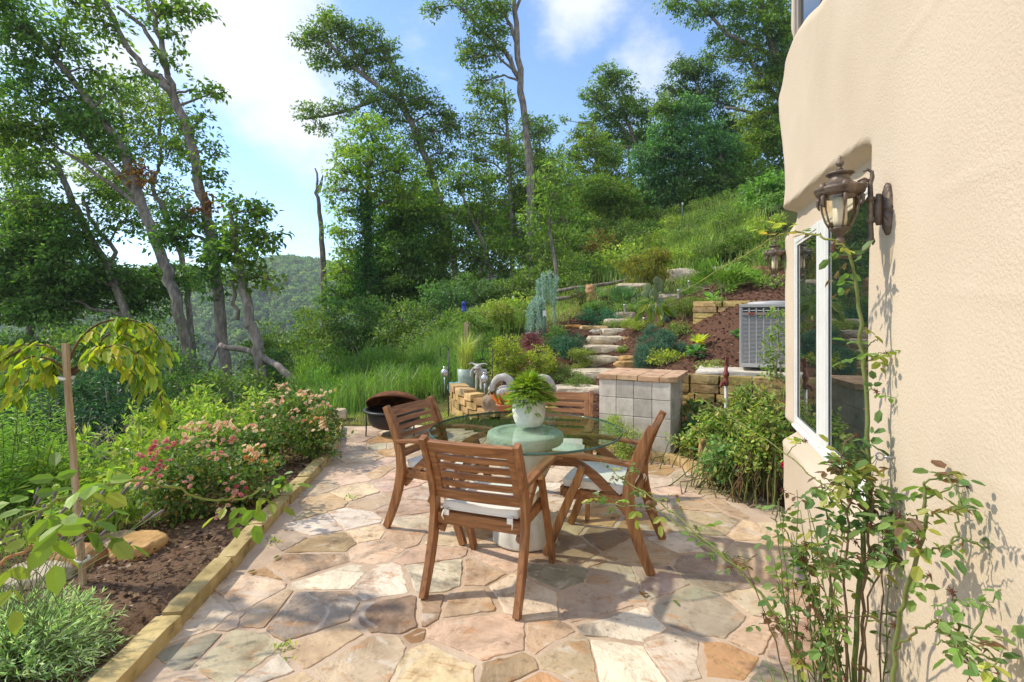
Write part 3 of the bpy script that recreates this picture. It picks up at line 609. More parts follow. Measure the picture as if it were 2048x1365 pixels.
def table():
    t = thing('glass_table', 'round glass topped table on a carved white hourglass pedestal', 'table', (.09, 3.48, 0))
    pr = [(.0, .003), (.205, .003), (.222, .012), (.22, .04), (.212, .09), (.19, .15), (.155, .21), (.118, .26), (.092, .295), (.088, .315), (.098, .34), (.118, .38), (.15, .45), (.176, .51), (.19, .56), (.186, .60), (.17, .625), (.165, .64), (.19, .648), (.245, .655), (.256, .668), (.26, .70), (.255, .722), (.235, .733), (.19, .7335), (.17, .722), (.0, .722)]
    fine = []
    for a, b in zip(pr[:-1], pr[1:]):
        for k in np.linspace(0, 1, 4)[:-1]: fine.append((a[0] + (b[0] - a[0]) * k, a[1] + (b[1] - a[1]) * k))
    fine.append(pr[-1])
    def petals(a, z):
        low = np.exp(-((z - .12) / .09) ** 2); up = np.exp(-((z - .5) / .09) ** 2); rimk = np.exp(-((z - .69) / .022) ** 2)
        return 1 + .075 * low * (np.abs(np.sin(a * 5 + z * 6)) - .5) + .04 * up * (np.abs(np.sin(a * 6 - z * 5)) - .5) + .018 * rimk * np.sin(a * 26) * np.sin(z * 190)
    MB().lathe(fine, 120, mod=petals).build('pedestal', M_ped, t)
    r = .648; g = MB(); n = 128
    g.lathe([(0, .7355), (r - .006, .7355)], n); g.lathe([(r - .006, .7505), (0, .7505)], n); g.build('glass_top', M_glass, t)
    MB().lathe([(r - .006, .7355), (r - .001, .738), (r, .743), (r - .001, .7485), (r - .006, .7505)], n).build('rim', M_rim, t)
table()

# ------------------------------------------------------------------ potted plant on the table
M_pot = surf('white_clay', [(.3, (.66, .65, .60)), (.7, (.80, .79, .75))], scale=10, rough=.6, bump=0)
M_soil = plain('soil', (.035, .024, .016), 1.0)
def facet_pot():
    t = thing('potted_geranium', 'white faceted clay pot of feathery lime green geranium on the glass table', 'potted plant', (.118, 3.56, .7515))
    pr = [(0, 0), (.07, 0), (.09, .006), (.104, .03), (.114, .07), (.117, .11), (.113, .16), (.106, .195), (.103, .206), (.097, .207), (.094, .196), (.092, .17), (0, .17)]
    fine = []
    for a, b in zip(pr[:-1], pr[1:]):
        for k in np.linspace(0, 1, 7)[:-1]: fine.append((a[0] + (b[0] - a[0]) * k, a[1] + (b[1] - a[1]) * k))
    fine.append(pr[-1]); r = rng(9); cen = np.c_[r.uniform(0, 2 * math.pi, 80), r.uniform(-.02, .22, 80), r.uniform(0, 1, 80)]
    def scales(a, z):
        out = np.ones(np.broadcast(a, z).shape)
        A = np.broadcast_to(a, out.shape); Z = np.broadcast_to(z, out.shape)
        da = np.abs(A[..., None] - cen[:, 0]); da = np.minimum(da, 2 * math.pi - da) * .11 / .8; dz = (Z[..., None] - cen[:, 1])
        d = np.sqrt((da * 1.3) ** 2 + dz ** 2); i = d.argmin(-1); m = d.min(-1)
        return 1 + np.where(Z < .2, -.9 * m + .03 * (cen[i, 2] - .5) + (cen[i, 1] - Z) * .18, 0) * np.where(Z > .002, 1, 0)
    MB().lathe(fine, 128, mod=scales, smooth=True).build('pot', M_pot, t)
    MB().lathe([(.093, .178), (.05, .186), (0, .188)], 24).build('soil', M_soil, t)
    L_ = MB(); st = MB()
    for k in range(330):                                                  # feathery fronds over a dome, some hanging over the rim
        a = r.uniform(0, 6.283); q = r.random() ** .55; z = .322 - .135 * q ** 2.2 + r.normal(0, .012); z -= .09 * (r.random() < .22) * q; rr_ = .148 * q * (1 + .15 * math.sin(3 * a + 1))
        tip = arr((rr_ * math.cos(a), rr_ * math.sin(a), max(.09, z) if rr_ > .125 else max(.2, z))); out = unit(arr((math.cos(a) * (.3 + q), math.sin(a) * (.3 + q), .75 - 1.15 * q))); b = arr((r.normal(0, .03), r.normal(0, .03), .19))
        st.tube([b, (b + tip) / 2 + arr((0, 0, .035)), tip], .0013, 4, (.22, .28, .05), cap=False)
        c = arr([(.33, .42, .04), (.25, .36, .035), (.42, .46, .06), (.18, .29, .035)][r.integers(4)]) * r.uniform(.8, 1.15); sd_ = unit(np.cross(out, (0, 0, 1)) + 1e-4); B_, D_, L2 = [], [], []
        for j in range(9):
            x = j / 8 - .15
            for sg in (-1, 1): w = unit(out * .75 + sd_ * sg * 1.0 + arr((0, 0, -.1))); B_.append(tip + out * x * .05); D_.append(w); L2.append(.026 * (1 - .65 * max(0, x))); B_.append(tip + out * x * .05 + w * .010); D_.append(unit(w + out * .9)); L2.append(.016)
        n_ = len(B_); leaves(L_, arr(B_), arr(D_) + r.normal(0, .12, (n_, 3)), np.tile(unit(np.cross(sd_, out)), (n_, 1)) + r.normal(0, .25, (n_, 3)), arr(L2), arr(L2) * .32, np.tile(c, (n_, 1)) * r.uniform(.88, 1.12, (n_, 1)))
    L_.build('foliage', M_leaf, t); st.build('stem', M_stem, t)
facet_pot()

# ------------------------------------------------------------------ fire pit
M_rust = surf('rust', [(.3, (.05, .022, .014)), (.5, (.16, .06, .025)), (.7, (.27, .11, .04))], scale=9, rough=.9, bump=.6, bscale=40, bdist=.004)
def fire_pit():
    t = thing('fire_pit', 'black bowl fire pit with its rusty domed lid propped open at the patio edge', 'fire pit', (-1.52, 6.62, 0))
    MB().lathe([(0, .07), (.12, .072), (.22, .09), (.29, .125), (.325, .18), (.335, .27), (.345, .30), (.335, .302), (.32, .28), (.31, .19), (.27, .14), (.2, .11), (0, .095)], 56).build('bowl', M_black, t)
    MB().lathe([(.335, .300), (.385, .305), (.392, .318), (.385, .330), (.335, .332), (.330, .316), (.335, .300)], 56).build('rim', M_black, t)
    for k in range(3):
        a = R(205 + 120 * k); m = MB(); m.tube([(.36 * math.cos(a), .36 * math.sin(a), .302), (.355 * math.cos(a), .355 * math.sin(a), .10), (.36 * math.cos(a), .36 * math.sin(a), .0), (.33 * math.cos(a), .33 * math.sin(a), .0)], .009, 6); m.build('leg', M_black, t)
    m = MB(); a = np.linspace(0, 1, 12); m.lathe([(.36 * math.sin(q * 1.45) / math.sin(1.45), .16 * (math.cos(q * 1.45) - math.cos(1.45)) / (1 - math.cos(1.45))) for q in a[::-1]], 56)
    m.lathe([(.35, .0), (.372, -.004), (.374, .012), (.355, .012)], 56); Mx = Matrix.Translation((.0, .05, .355)) @ Matrix.Rotation(R(-29), 4, 'X'); m.xf(Mx); d = m.build('lid', M_rust, t)
    h = MB(); h.tube([(0, -.02, .0), (0, -.02, -.035), (0, .03, -.04), (0, .16, -.02), (0, .32, .01)], .012, 6, flat=1.6); h.xf(Mx); h.build('strap', M_rust, d)
fire_pit()

# ------------------------------------------------------------------ concrete block pillar
def pillar():
    ang = math.atan2(-.36, .70); t = thing('block_pillar', 'square pillar of grey concrete blocks with an orange brick cap', 'pillar', (1.0, 5.88, 0), ang)
    r = rng(4); b = MB(); base = .0
    for row in range(4):
        for k in range(4):
            c = arr((1, 1, 1)) * r.uniform(.78, 1.1)
            b.box((.1 + .2 * k, .1, .1 + .2 * row), (.197, .196, .197), c)
            b.box((.098, .3 + .2 * (k if k < 3 else 2), .1 + .2 * row), (.193, .197, .197), c * .98) if k < 3 else None
            b.box((.702, .3 + .2 * (k if k < 3 else 2), .1 + .2 * row), (.193, .197, .197), arr((1.05, 1.0, .92)) * r.uniform(.9, 1.08)) if k < 3 else None
            b.box((.3 + .2 * (k % 2), .702, .1 + .2 * row), (.197, .193, .197), c) if k < 2 else None
    b.box((.4, .4, .39), (.5, .5, .78), (.6, .6, .6)); b.build('block_stack', M_concrete, t, bevel=.007)
    c = MB()
    for i in range(4):
        for j in range(8):
            if (i, j) == (3, 0): continue
            d = .232 if i < 3 else .18; x = -.02 + .234 * i + d / 2
            c.box((x, -.02 + .1055 * j + .052, .83 + r.uniform(-.002, .002)), (d - .004, .102, .056), arr((1, 1, 1)) * r.uniform(.8, 1.12) * (1, r.uniform(.93, 1.05), 1))
    c.add([(.684, -.02, .802), (.80, -.005, .802), (.862, .035, .802), (.862, .083, .802), (.684, .083, .802), (.684, -.02, .858), (.77, -.015, .858), (.82, .02, .858), (.862, .06, .858), (.862, .083, .858), (.684, .083, .858)],
          [(4, 3, 2, 1, 0), (5, 6, 7, 8, 9, 10), (0, 1, 6, 5), (1, 2, 8, 7, 6), (2, 3, 9, 8), (3, 4, 10, 9), (4, 0, 5, 10)], (1, .98, .95))
    c.build('brick_cap', M_brickcap, t, bevel=.005)
pillar()

# ------------------------------------------------------------------ wall lanterns
M_candle = plain('frosted_tube', (.80, .79, .76), .4)
def make_lantern(label):
    """root at the centre of the back plate, +x points out of the wall; about 33 cm tall"""
    t = thing('wall_lantern', label, 'lantern', group='bronze lanterns on the stucco wall')
    a = np.linspace(0, 2 * math.pi, 41)[:-1]; m = MB(); rings = []
    for k, (q, h) in enumerate([(1, 0), (1, .006), (.88, .012), (.6, .016), (.3, .024), (.12, .026)]):
        rr = q * (1 + (.05 * np.cos(a * 14) if k > 0 else 0)); rings.append(np.stack([np.full(40, h) + (.003 * np.cos(a * 14) * (q > .4)), .030 * rr * np.cos(a), .084 * rr * np.sin(a)], -1))
    V = np.stack([np.vstack([x, x[:1]]) for x in rings], 0); m.grid(V[:, ::-1]); m.lathe([(.0, .0), (.02, .001), (.02, .014), (.012, .02), (0, .021)], 14); nn = len(m.v) - 1
    m.v[nn] = m.v[nn] @ arr([[0, 0, 1], [0, 1, 0], [-1, 0, 0]]).T * arr((1, .8, 2.6)) + arr((.022, 0, 0)); m.build('backplate', M_iron, t)
    ar = MB(); B = .052
    ar.tube([(.072, 0, .128), (.060, 0, .134), (.048, 0, .124), (.047, 0, .108), (.053, 0, .085), (B, 0, .05), (B, 0, -.05), (.050, 0, -.085), (.060, 0, -.118), (.085, 0, -.142), (.118, 0, -.152), (.148, 0, -.146), (.163, 0, -.128), (.160, 0, -.106), (.146, 0, -.094), (.132, 0, -.10)], [.003, .005, .006, .007, .0075, .008, .008, .008, .008, .0075, .007, .007, .006, .006, .006, .006], 8)
    ar.tube([(B, 0, .092), (.070, 0, .104), (.088, 0, .096)], [.006, .005, .003], 7)
    for z in (.035, -.035): ar.lathe([(.010, z - .008), (.013, z), (.010, z + .008)], 14, (B, 0, 0)); ar.tube([(.018, 0, z), (B, 0, z)], .007, 8)
    ar.tube([(.050, 0, -.085), (.043, 0, -.105), (.046, 0, -.115)], [.006, .005, .002], 6); ar.lathe([(0, -.016), (.013, -.012), (.017, 0), (.013, .012), (0, .016)], 12, (.139, 0, -.1)); ar.build('arm', M_iron, t)
    c = (.139, 0, 0)
    k = MB(); k.lathe([(.008, -.094), (.010, -.084), (.016, -.074), (.024, -.066), (.031, -.058), (.030, -.053), (.0, -.053)], 20, c)
    for j in range(6):
        q = R(60 * j + 30); ce, se = math.cos(q), math.sin(q)
        k.tube([(c[0] + x * ce, x * se, z) for x, z in ((.030, -.056), (.044, -.030), (.054, .005), (.057, .04), (.058, .054))], [.003, .003, .003, .0045, .007], 6)
        k.tube([(c[0] + x * ce, x * se, z) for x, z in ((.058, .05), (.066, .044), (.066, .026), (.061, .012))], [.008, .007, .005, .002], 6)
    k.build('cage', M_iron, t)
    rf = MB(); rf.lathe([(.0, .050), (.058, .050), (.066, .056), (.070, .062), (.069, .067), (.074, .072), (.073, .077), (.058, .085), (.045, .091), (.036, .098), (.030, .108), (.028, .117), (.032, .119), (.040, .124), (.041, .128), (.030, .131), (.016, .133), (.012, .139), (.0, .14)], 44, c,
        mod=lambda A, Z: 1 + .045 * np.cos(A * 22) * ((Z > .118) & (Z < .13)) + .03 * np.cos(A * 22) * ((Z > .055) & (Z < .08)))
    for j in range(6): q = R(60 * j + 30); rf.lathe([(0, -.014), (.010, -.01), (.013, 0), (.008, .012), (0, .015)], 10, (c[0] + .066 * math.cos(q), .066 * math.sin(q), .078))
    ro = rf.build('roof', M_iron, t)
    MB().lathe([(0, .137), (.008, .138), (.010, .143), (.005, .147), (.006, .15), (.011, .156), (.0125, .162), (.009, .169), (.004, .173), (.006, .177), (.005, .181), (.002, .187), (0, .19)], 14, c).build('finial', M_iron, ro)
    MB().lathe([(.027, -.053), (.037, -.036), (.046, -.012), (.051, .018), (.053, .05)], 36, c, mod=lambda A, Z: 1 + .012 * np.sin(A * 9 + Z * 160)).build('glass_shade', M_lampglass, t)
    MB().lathe([(0, -.05), (.018, -.046), (.021, -.03), (.021, .046), (0, .048)], 20, c).build('candle', M_candle, t)
    return t
l0 = make_lantern('large looking bronze lantern on the near face of the stucco wall beside the window')
wr = math.atan2(HN[1], HN[0])
l0.location = hp(-2.287, float(wall_depth(arr(-2.287), arr(1.855))) + .001, 1.853); l0.rotation_euler = (0, 0, wr)
dup(l0, tuple(hp(.055, -.075, 1.915)), wr, 'small looking bronze lantern past the wall corner, above the air conditioner')
# wire eye on the wall
def eye():
    p = hp(-2.36, float(wall_depth(arr(-2.36), arr(1.06))), 1.065); t = thing('wall_eye', 'small galvanised eye bolt with thin wire tied to it on stucco wall', 'eye bolt', tuple(p)); m = MB(); n = HN
    m.tube([arr((0, 0, 0)), n * .03], .0035, 6); a = np.linspace(0, 2 * math.pi, 13); m.tube([n * .04 + n * .011 * math.cos(q) + arr((0, 0, 1)) * .011 * math.sin(q) for q in a], .003, 5); m.build('bolt', M_steel, t)
    w = MB()
    w.tube([n * .045, n * .05 + HW * .03 + arr((0, 0, -.03)), n * .05 + HW * .10 + arr((0, 0, -.06)), n * .045 + HW * .17 + arr((0, 0, -.12))], .0014, 4); w.tube([n * .045, n * .05 + HW * .03 + arr((0, 0, -.06)), n * .05 + HW * .06 + arr((0, 0, -.13))], .0014, 4)
    w.build('wire', M_steel, t)
M_steel = plain('steel', (.45, .46, .48), .35, .8)
eye()
def tree(name, label, Y, trunks, clumps, pal=GREEN, leaf=.14, cover=1.7, seed=1, group=None, bark=(1, 1, 1), cat='tree', rs=None, twigs=True, extra=None, droop=.35, depth=1.0):
    r = rng(seed); k = Y / F
    sk = []; tm = MB()
    first = True; root = None
    for tr in trunks:
        pts = [arr(px(q[0], q[1], Y + (q[3] if len(q) > 3 else 0))) for q in tr]; rad = [q[2] * k for q in tr]
        if first:
            b = pts[0]; zb = hz(b[0], b[1])
            if b[2] > zb - .2:
                dx = pts[0] - pts[1]; lean = dx[:2] / max(.3, abs(dx[2])) * .6; hgt = b[2] - zb + .25
                pts = [arr((b[0] + lean[0] * hgt, b[1], zb - .25))] + pts; rad = [rad[0] * 1.25] + rad
            root = thing(name, label, cat, (pts[0][0], pts[0][1], zb), group=group); first = False
        P = wob(pts, r, .02 + .10 * np.mean(rad)); rr = np.interp(np.linspace(0, 1, len(P)), np.linspace(0, 1, len(rad)), rad)
        tm.tube(P, rr * (1 + r.normal(0, .03, len(rr))), 10, bark); sk += [(p, q) for p, q in zip(P, rr)]
    SP = arr([p for p, q in sk]); SR = arr([q for p, q in sk])
    lm = MB(); lpx = leaf * F / Y
    for cl in clumps:
        u, v, ru, rv = cl[:4]; cv = cl[4] if len(cl) > 4 else 1.0; pl = cl[5] if len(cl) > 5 else pal
        rx, rz = ru * k, rv * k; ry = .8 * (rx + rz) / 2 * depth; c = arr(px(u, v, Y)) + arr((0, r.normal(0, .35 * (rx + rz) / 2), 0))
        d = np.linalg.norm(SP - c, axis=1) + np.maximum(0, SP[:, 2] - c[2] + .2 * rz) * 1.6; j = d.argmin(); a = SP[j]
        m = (a + c) / 2 + arr((0, 0, .12 * np.linalg.norm(c - a))) + r.normal(0, .06 * np.linalg.norm(c - a), 3)
        r0 = min(SR[j] * .55, .012 + .02 * np.linalg.norm(c - a) + .010 * (rx + rz)); lp = wob([a, m, c], r, .02 * np.linalg.norm(c - a)); tm.tube(lp, np.linspace(r0, r0 * .4, len(lp)), 6, bark)
        s_ = rs or max(.16, min(.5, .30 * (rx + rz) / 2)); n = int(1.75 * cv * cover * math.pi * ru * rv / (.24 * lpx * lpx)); s_ *= .8; ns = max(8, int(cv * 4.2 * (rx * rz) / (s_ * s_)))
        for q in range(ns):
            e = rdir(r, 1)[0] * r.random() ** .42; sc = c + e * arr((rx * 1.12, ry * 1.12, rz * 1.12)); 
            if twigs and q % 3 == 0: tm.tube([lp[-1 - r.integers(0, 3)], (c + sc) / 2 + arr((0, 0, .05)), sc], [r0 * .35 + .002, r0 * .2 + .0015, .002], 4, bark, cap=False)
            spray(lm, r, sc, s_, max(3, int(n / ns * r.uniform(.6, 1.4))), leaf, pl, arr((e[0], e[1], 0)), droop=droop)
    if extra: extra(lm, tm, r)
    lm.build('crown', M_leaf_far, root, world=True); tm.build('trunk', M_bark, root, world=True)
    return root

G_LEFT = 'leaning hardwoods down the slope'; G_MID = 'tall trees at the wood edge'; G_HILL = 'trees up the hillside'
tree('hardwood_tree', 'tall leaning oak with mottled grey trunk forking high, nearest the valley gap', 12,
     [[(452, 760, 11), (441, 640, 10.5), (424, 492, 10), (413, 408, 9.5), (394, 338, 9), (375, 263, 8.5), (345, 188, 8), (324, 165, 6)],
      [(347, 190, 6), (333, 136, 5.5), (323, 80, 5), (300, 14, 4.5), (285, -40, 4)], [(334, 172, 6), (281, 131, 5.5), (249, 84, 5), (211, 9, 4.5), (195, -40, 4)], [(338, 150, 4), (305, 84, 4), (272, 42, 3.5), (235, 14, 3)]],
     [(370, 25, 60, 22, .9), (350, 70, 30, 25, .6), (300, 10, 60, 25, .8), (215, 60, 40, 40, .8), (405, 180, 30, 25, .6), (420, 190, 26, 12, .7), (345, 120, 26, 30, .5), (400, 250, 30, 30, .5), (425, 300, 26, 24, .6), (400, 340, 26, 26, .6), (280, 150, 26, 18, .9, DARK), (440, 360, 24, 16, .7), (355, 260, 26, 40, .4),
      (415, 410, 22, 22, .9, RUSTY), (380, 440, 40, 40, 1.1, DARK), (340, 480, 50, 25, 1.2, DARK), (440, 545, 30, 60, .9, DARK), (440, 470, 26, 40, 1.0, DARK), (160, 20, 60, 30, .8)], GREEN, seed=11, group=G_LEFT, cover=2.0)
tree('hardwood_tree', 'thick leaning oak with sparse foliage and a spray of brown leaves halfway up', 13,
     [[(366, 655, 10.5), (345, 575, 10), (328, 530, 10), (300, 450, 9.5), (277, 389, 9), (250, 305, 8), (220, 263, 7.5), (169, 188, 6), (113, 122, 5.5), (28, 38, 5), (-60, -40, 4)], [(283, 400, 6), (240, 350, 5), (197, 314, 5), (155, 262, 4), (90, 200, 3)], [(288, 420, 4.5), (225, 370, 4), (170, 330, 3.5), (120, 300, 3)]],
     [(275, 350, 26, 26, 1, RUSTY), (60, 70, 80, 60, 1.0, DARK), (30, 20, 60, 40, .8), (140, 90, 60, 40, .6), (50, 160, 70, 50, 1.1, DARK), (130, 190, 60, 40, 1, DARK), (180, 250, 60, 40, 1.2, DARK), (80, 260, 70, 50, 1.0), (230, 300, 40, 30, .9, DARK), (170, 130, 50, 30, .5), (230, 180, 40, 30, .5), (20, 260, 50, 60, 1)], GREEN, seed=12, group=G_LEFT, cover=2.0)
tree('hardwood_tree', 'short leafy oak beside the valley view with a pair of thin grey trunks', 11,
     [[(515, 700, 10), (506, 660, 10), (497, 640, 9.5), (485, 580, 9), (478, 530, 8), (470, 480, 6), (462, 430, 4)], [(475, 640, 4), (470, 590, 4), (465, 545, 3)]],
     [(500, 420, 40, 24, 1.1), (480, 455, 40, 30, 1.2), (525, 470, 30, 25, 1.1), (450, 500, 40, 30, 1.2, DARK), (515, 510, 36, 30, 1.1), (540, 560, 24, 20, 1.0, YELLOW), (490, 550, 30, 30, 1.0), (460, 400, 26, 18, .9), (545, 480, 14, 20, .7)], GREEN, seed=13, group=G_LEFT, cover=2.0)
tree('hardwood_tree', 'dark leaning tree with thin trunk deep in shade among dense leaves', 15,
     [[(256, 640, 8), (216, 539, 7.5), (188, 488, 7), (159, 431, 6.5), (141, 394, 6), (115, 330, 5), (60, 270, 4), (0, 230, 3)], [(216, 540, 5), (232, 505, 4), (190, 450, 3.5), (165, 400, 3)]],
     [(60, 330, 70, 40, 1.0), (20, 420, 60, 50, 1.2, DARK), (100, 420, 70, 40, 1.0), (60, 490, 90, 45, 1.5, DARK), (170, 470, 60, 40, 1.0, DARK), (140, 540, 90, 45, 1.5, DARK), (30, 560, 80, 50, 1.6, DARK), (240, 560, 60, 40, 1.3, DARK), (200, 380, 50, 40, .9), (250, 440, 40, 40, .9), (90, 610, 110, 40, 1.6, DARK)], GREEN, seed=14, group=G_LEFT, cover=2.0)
tree('hardwood_tree', 'slim tree with pale yellow green leaves rising between the two big leaning trunks', 18,
     [[(378, 620, 6), (370, 560, 5.5), (356, 492, 5), (328, 422, 4.5), (305, 375, 4), (310, 350, 3.5), (323, 323, 3), (318, 270, 2.5), (325, 200, 2)], [(245, 300, 2.5), (245, 240, 2.5), (225, 180, 2)]],
     [(200, 180, 60, 40, .7), (290, 190, 60, 40, .7), (340, 240, 50, 40, .7), (250, 250, 60, 40, .7), (300, 300, 60, 40, .7), (380, 310, 40, 40, .6), (200, 330, 50, 50, .7), (250, 380, 60, 40, .8), (320, 380, 40, 40, .7), (170, 240, 40, 40, .7), (385, 555, 40, 25, .9, YELLOW), (310, 440, 40, 30, .8)], [(.10, .125, .03), (.13, .15, .04), (.08, .10, .025)], leaf=.15, seed=15, group=G_LEFT, cover=1.9)
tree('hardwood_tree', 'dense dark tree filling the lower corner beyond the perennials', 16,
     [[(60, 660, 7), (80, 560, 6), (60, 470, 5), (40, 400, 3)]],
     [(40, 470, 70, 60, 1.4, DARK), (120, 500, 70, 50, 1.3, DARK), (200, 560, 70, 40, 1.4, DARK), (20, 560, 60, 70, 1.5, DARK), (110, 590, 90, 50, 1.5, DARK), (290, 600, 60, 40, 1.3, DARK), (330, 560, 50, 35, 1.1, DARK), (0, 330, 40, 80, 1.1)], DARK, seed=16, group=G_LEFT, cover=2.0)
def snag():
    Y = 24; t = thing('dead_tree', 'bare grey dead trunk with broken forked tip against the sky', 'dead tree', (px(648, 590, Y).x, Y, hz(px(648, 590, Y).x, Y)))
    k = Y / F; r = rng(1); m = MB(); P = [px(u, v, Y) for u, v in ((650, 690), (648, 600), (645, 500), (641, 440), (636, 395), (634, 370), (630, 337))]
    m.tube(wob(P, r, .03), np.linspace(7.5, 1.5, 19) ** 1.0 * k, 9); m.build('trunk', M_bark, t, world=True)
    m = MB(); m.tube(wob([px(637, 385, Y), px(642, 368, Y), px(646, 350, Y)], r, .01), [.1, .09, .08, .07, .05, .04, .02], 7); m.build('limb', M_bark, t, world=True)
    m = MB(); m.tube([px(637, 396, Y), px(633, 390, Y), px(628, 386, Y)], [.05, .04, .02], 6); m.build('limb', M_bark, t, world=True)
snag()
def ivy(lm, tm, r):
    Y = 22; k = Y / F
    for i in range(170):
        v = r.uniform(395, 640); w = 12 + 10 * (v - 395) / 245; c = arr(px(735 + r.normal(0, w * .5), v, Y)) + arr((0, -r.uniform(.1, .5), 0)); spray(lm, r, c, .22, 34, .12, [(.03, .075, .022), (.045, .10, .03), (.02, .05, .016)], arr((0, -1, 0)), flat=1.2)
tree('walnut_tree', 'bright green tree with an ivy wrapped trunk beside the dead trunk', 22,
     [[(735, 650, 8), (736, 560, 7.5), (735, 470, 7), (737, 400, 6), (735, 340, 4), (745, 280, 3)]],
     [(740, 262, 46, 24, 1.0), (705, 300, 46, 30, 1.0), (775, 300, 40, 30, 1.0), (750, 330, 60, 30, 1.1), (690, 345, 34, 24, .9), (800, 345, 40, 40, 1.1), (680, 385, 34, 26, 1.0), (760, 380, 60, 30, 1.1), (700, 425, 40, 20, .9), (820, 400, 40, 30, 1.1), (690, 468, 40, 18, .9), (700, 500, 34, 22, 1), (680, 540, 26, 20, 1)], LIME[:3] + GREEN[1:2], leaf=.17, seed=21, group=G_MID, cover=1.9, extra=ivy)
tree('hardwood_tree', 'dense dark rounded tree behind the ivy clad trunk', 24,
     [[(800, 620, 6), (805, 520, 5), (800, 440, 4)]],
     [(790, 440, 50, 50, 1.6, DARK), (840, 450, 50, 60, 1.5, DARK), (780, 510, 50, 60, 1.7, DARK), (840, 530, 60, 60, 1.7, DARK), (770, 580, 70, 50, 1.6), (860, 590, 60, 40, 1.5, DARK), (720, 560, 40, 60, 1.4), (700, 600, 50, 40, 1.3), (830, 390, 40, 30, 1.2), (880, 480, 30, 40, 1.1)], DARK, leaf=.17, seed=22, group=G_MID, cover=2.2)
tree('oak_tree', 'tall oak leaning toward the valley with long bare limbs and clustered tips', 29,
     [[(925, 620, 8), (906, 520, 7.5), (893, 460, 7.5), (879, 399, 7.5), (853, 319, 7), (830, 263, 6.5), (808, 211, 6), (762, 178, 5), (715, 141, 4.5), (687, 117, 4), (650, 80, 3)],
      [(757, 200, 4), (725, 210, 3.5), (700, 220, 3), (644, 234, 2.5), (610, 238, 2)], [(735, 158, 3), (700, 90, 3), (665, 40, 2)], [(808, 211, 4), (800, 170, 3), (770, 110, 2)]],
     [(650, 25, 22, 20, 1), (640, 62, 36, 28, 1.1), (612, 85, 26, 22, 1), (675, 55, 26, 24, 1), (650, 115, 40, 22, 1.1), (700, 75, 36, 28, 1.1), (745, 70, 26, 22, 1), (735, 105, 36, 26, 1.1), (775, 100, 24, 28, 1), (700, 130, 40, 22, 1.1), (765, 145, 34, 28, 1.1), (710, 180, 34, 18, 1), (625, 225, 34, 18, .9), (668, 210, 26, 14, .9), (640, 255, 30, 14, .8), (700, 225, 30, 14, .9), (760, 205, 36, 22, 1),
      (815, 165, 34, 24, 1.1), (800, 215, 40, 28, 1.1), (850, 205, 34, 26, 1.1), (885, 225, 30, 22, 1), (860, 255, 40, 28, 1.1), (905, 255, 20, 24, .9), (830, 290, 30, 30, 1), (880, 305, 34, 30, .9), (770, 240, 30, 24, 1), (895, 345, 24, 30, .7), (850, 345, 30, 30, .9), (880, 420, 30, 30, .7)], OLIVE, leaf=.19, seed=23, group=G_MID, cover=1.9, depth=.8)
tree('tulip_tree', 'very tall slender tree with smooth straight trunk forking near the top of the picture', 27,
     [[(1068, 600, 9.5), (1064, 549, 9), (1061, 399, 8.5), (1057, 300, 8), (1048, 225, 7), (1041, 164, 6.5), (1034, 94, 6), (1029, 23, 5), (1031, -40, 4)], [(1039, 158, 5), (1010, 103, 4.5), (973, 70, 3.5), (916, 9, 2.5), (880, -10, 2)], [(1034, 94, 4), (1022, 52, 3.5), (1002, 20, 3), (982, -20, 2)], [(1030, 30, 3), (1040, 0, 3), (1046, -30, 2)]],
     [(930, 12, 50, 14, .9), (868, 22, 20, 20, 1), (975, 15, 40, 22, .9), (960, 60, 40, 24, 1), (1000, 60, 20, 30, .8), (935, 95, 24, 18, .9), (985, 100, 30, 26, .9), (950, 125, 30, 24, 1), (1000, 20, 30, 20, .8), (965, 160, 34, 20, .8), (1060, 245, 20, 16, .5), (1090, 260, 16, 24, .6), (1075, 300, 24, 24, .7)], OLIVE, leaf=.19, seed=24, group=G_MID, cover=1.8)
tree('hardwood_tree', 'thin yellowing tree close beside the slender forked one', 29,
     [[(1026, 600, 4.5), (1024, 539, 4.5), (1020, 352, 4), (1013, 235, 3), (1008, 164, 2)]],
     [(985, 200, 36, 24, .8), (950, 190, 24, 20, .7), (975, 245, 44, 24, .9), (1010, 220, 20, 30, .8), (940, 265, 26, 24, .8), (1000, 290, 50, 28, 1), (950, 320, 34, 26, .9), (1040, 330, 30, 40, .9), (990, 345, 44, 28, 1), (1100, 340, 30, 40, .8), (1050, 400, 50, 40, 1.0), (980, 400, 40, 34, 1), (1110, 420, 34, 50, .9), (935, 370, 24, 24, .8), (1000, 460, 40, 40, 1.1, GREEN), (1090, 480, 40, 40, 1.1, GREEN)], YELLOW, leaf=.19, seed=25, group=G_MID, cover=1.9)
tree('hardwood_tree', 'small tree with pale forked stem in front of the yellowing tree', 23,
     [[(985, 570, 4.5), (977, 520, 4), (954, 455, 3.5), (930, 408, 3), (920, 370, 2)], [(954, 455, 2.5), (964, 420, 2), (965, 380, 1.5)]],
     [(900, 370, 30, 26, .9), (930, 350, 34, 24, .9), (965, 365, 30, 24, .9), (905, 430, 30, 34, .9), (945, 420, 24, 24, .8), (985, 430, 30, 40, 1), (900, 500, 40, 40, 1.1), (950, 520, 50, 34, 1.1), (1010, 510, 40, 40, 1.1)], GREEN, leaf=.17, seed=26, group=G_MID, cover=1.9)
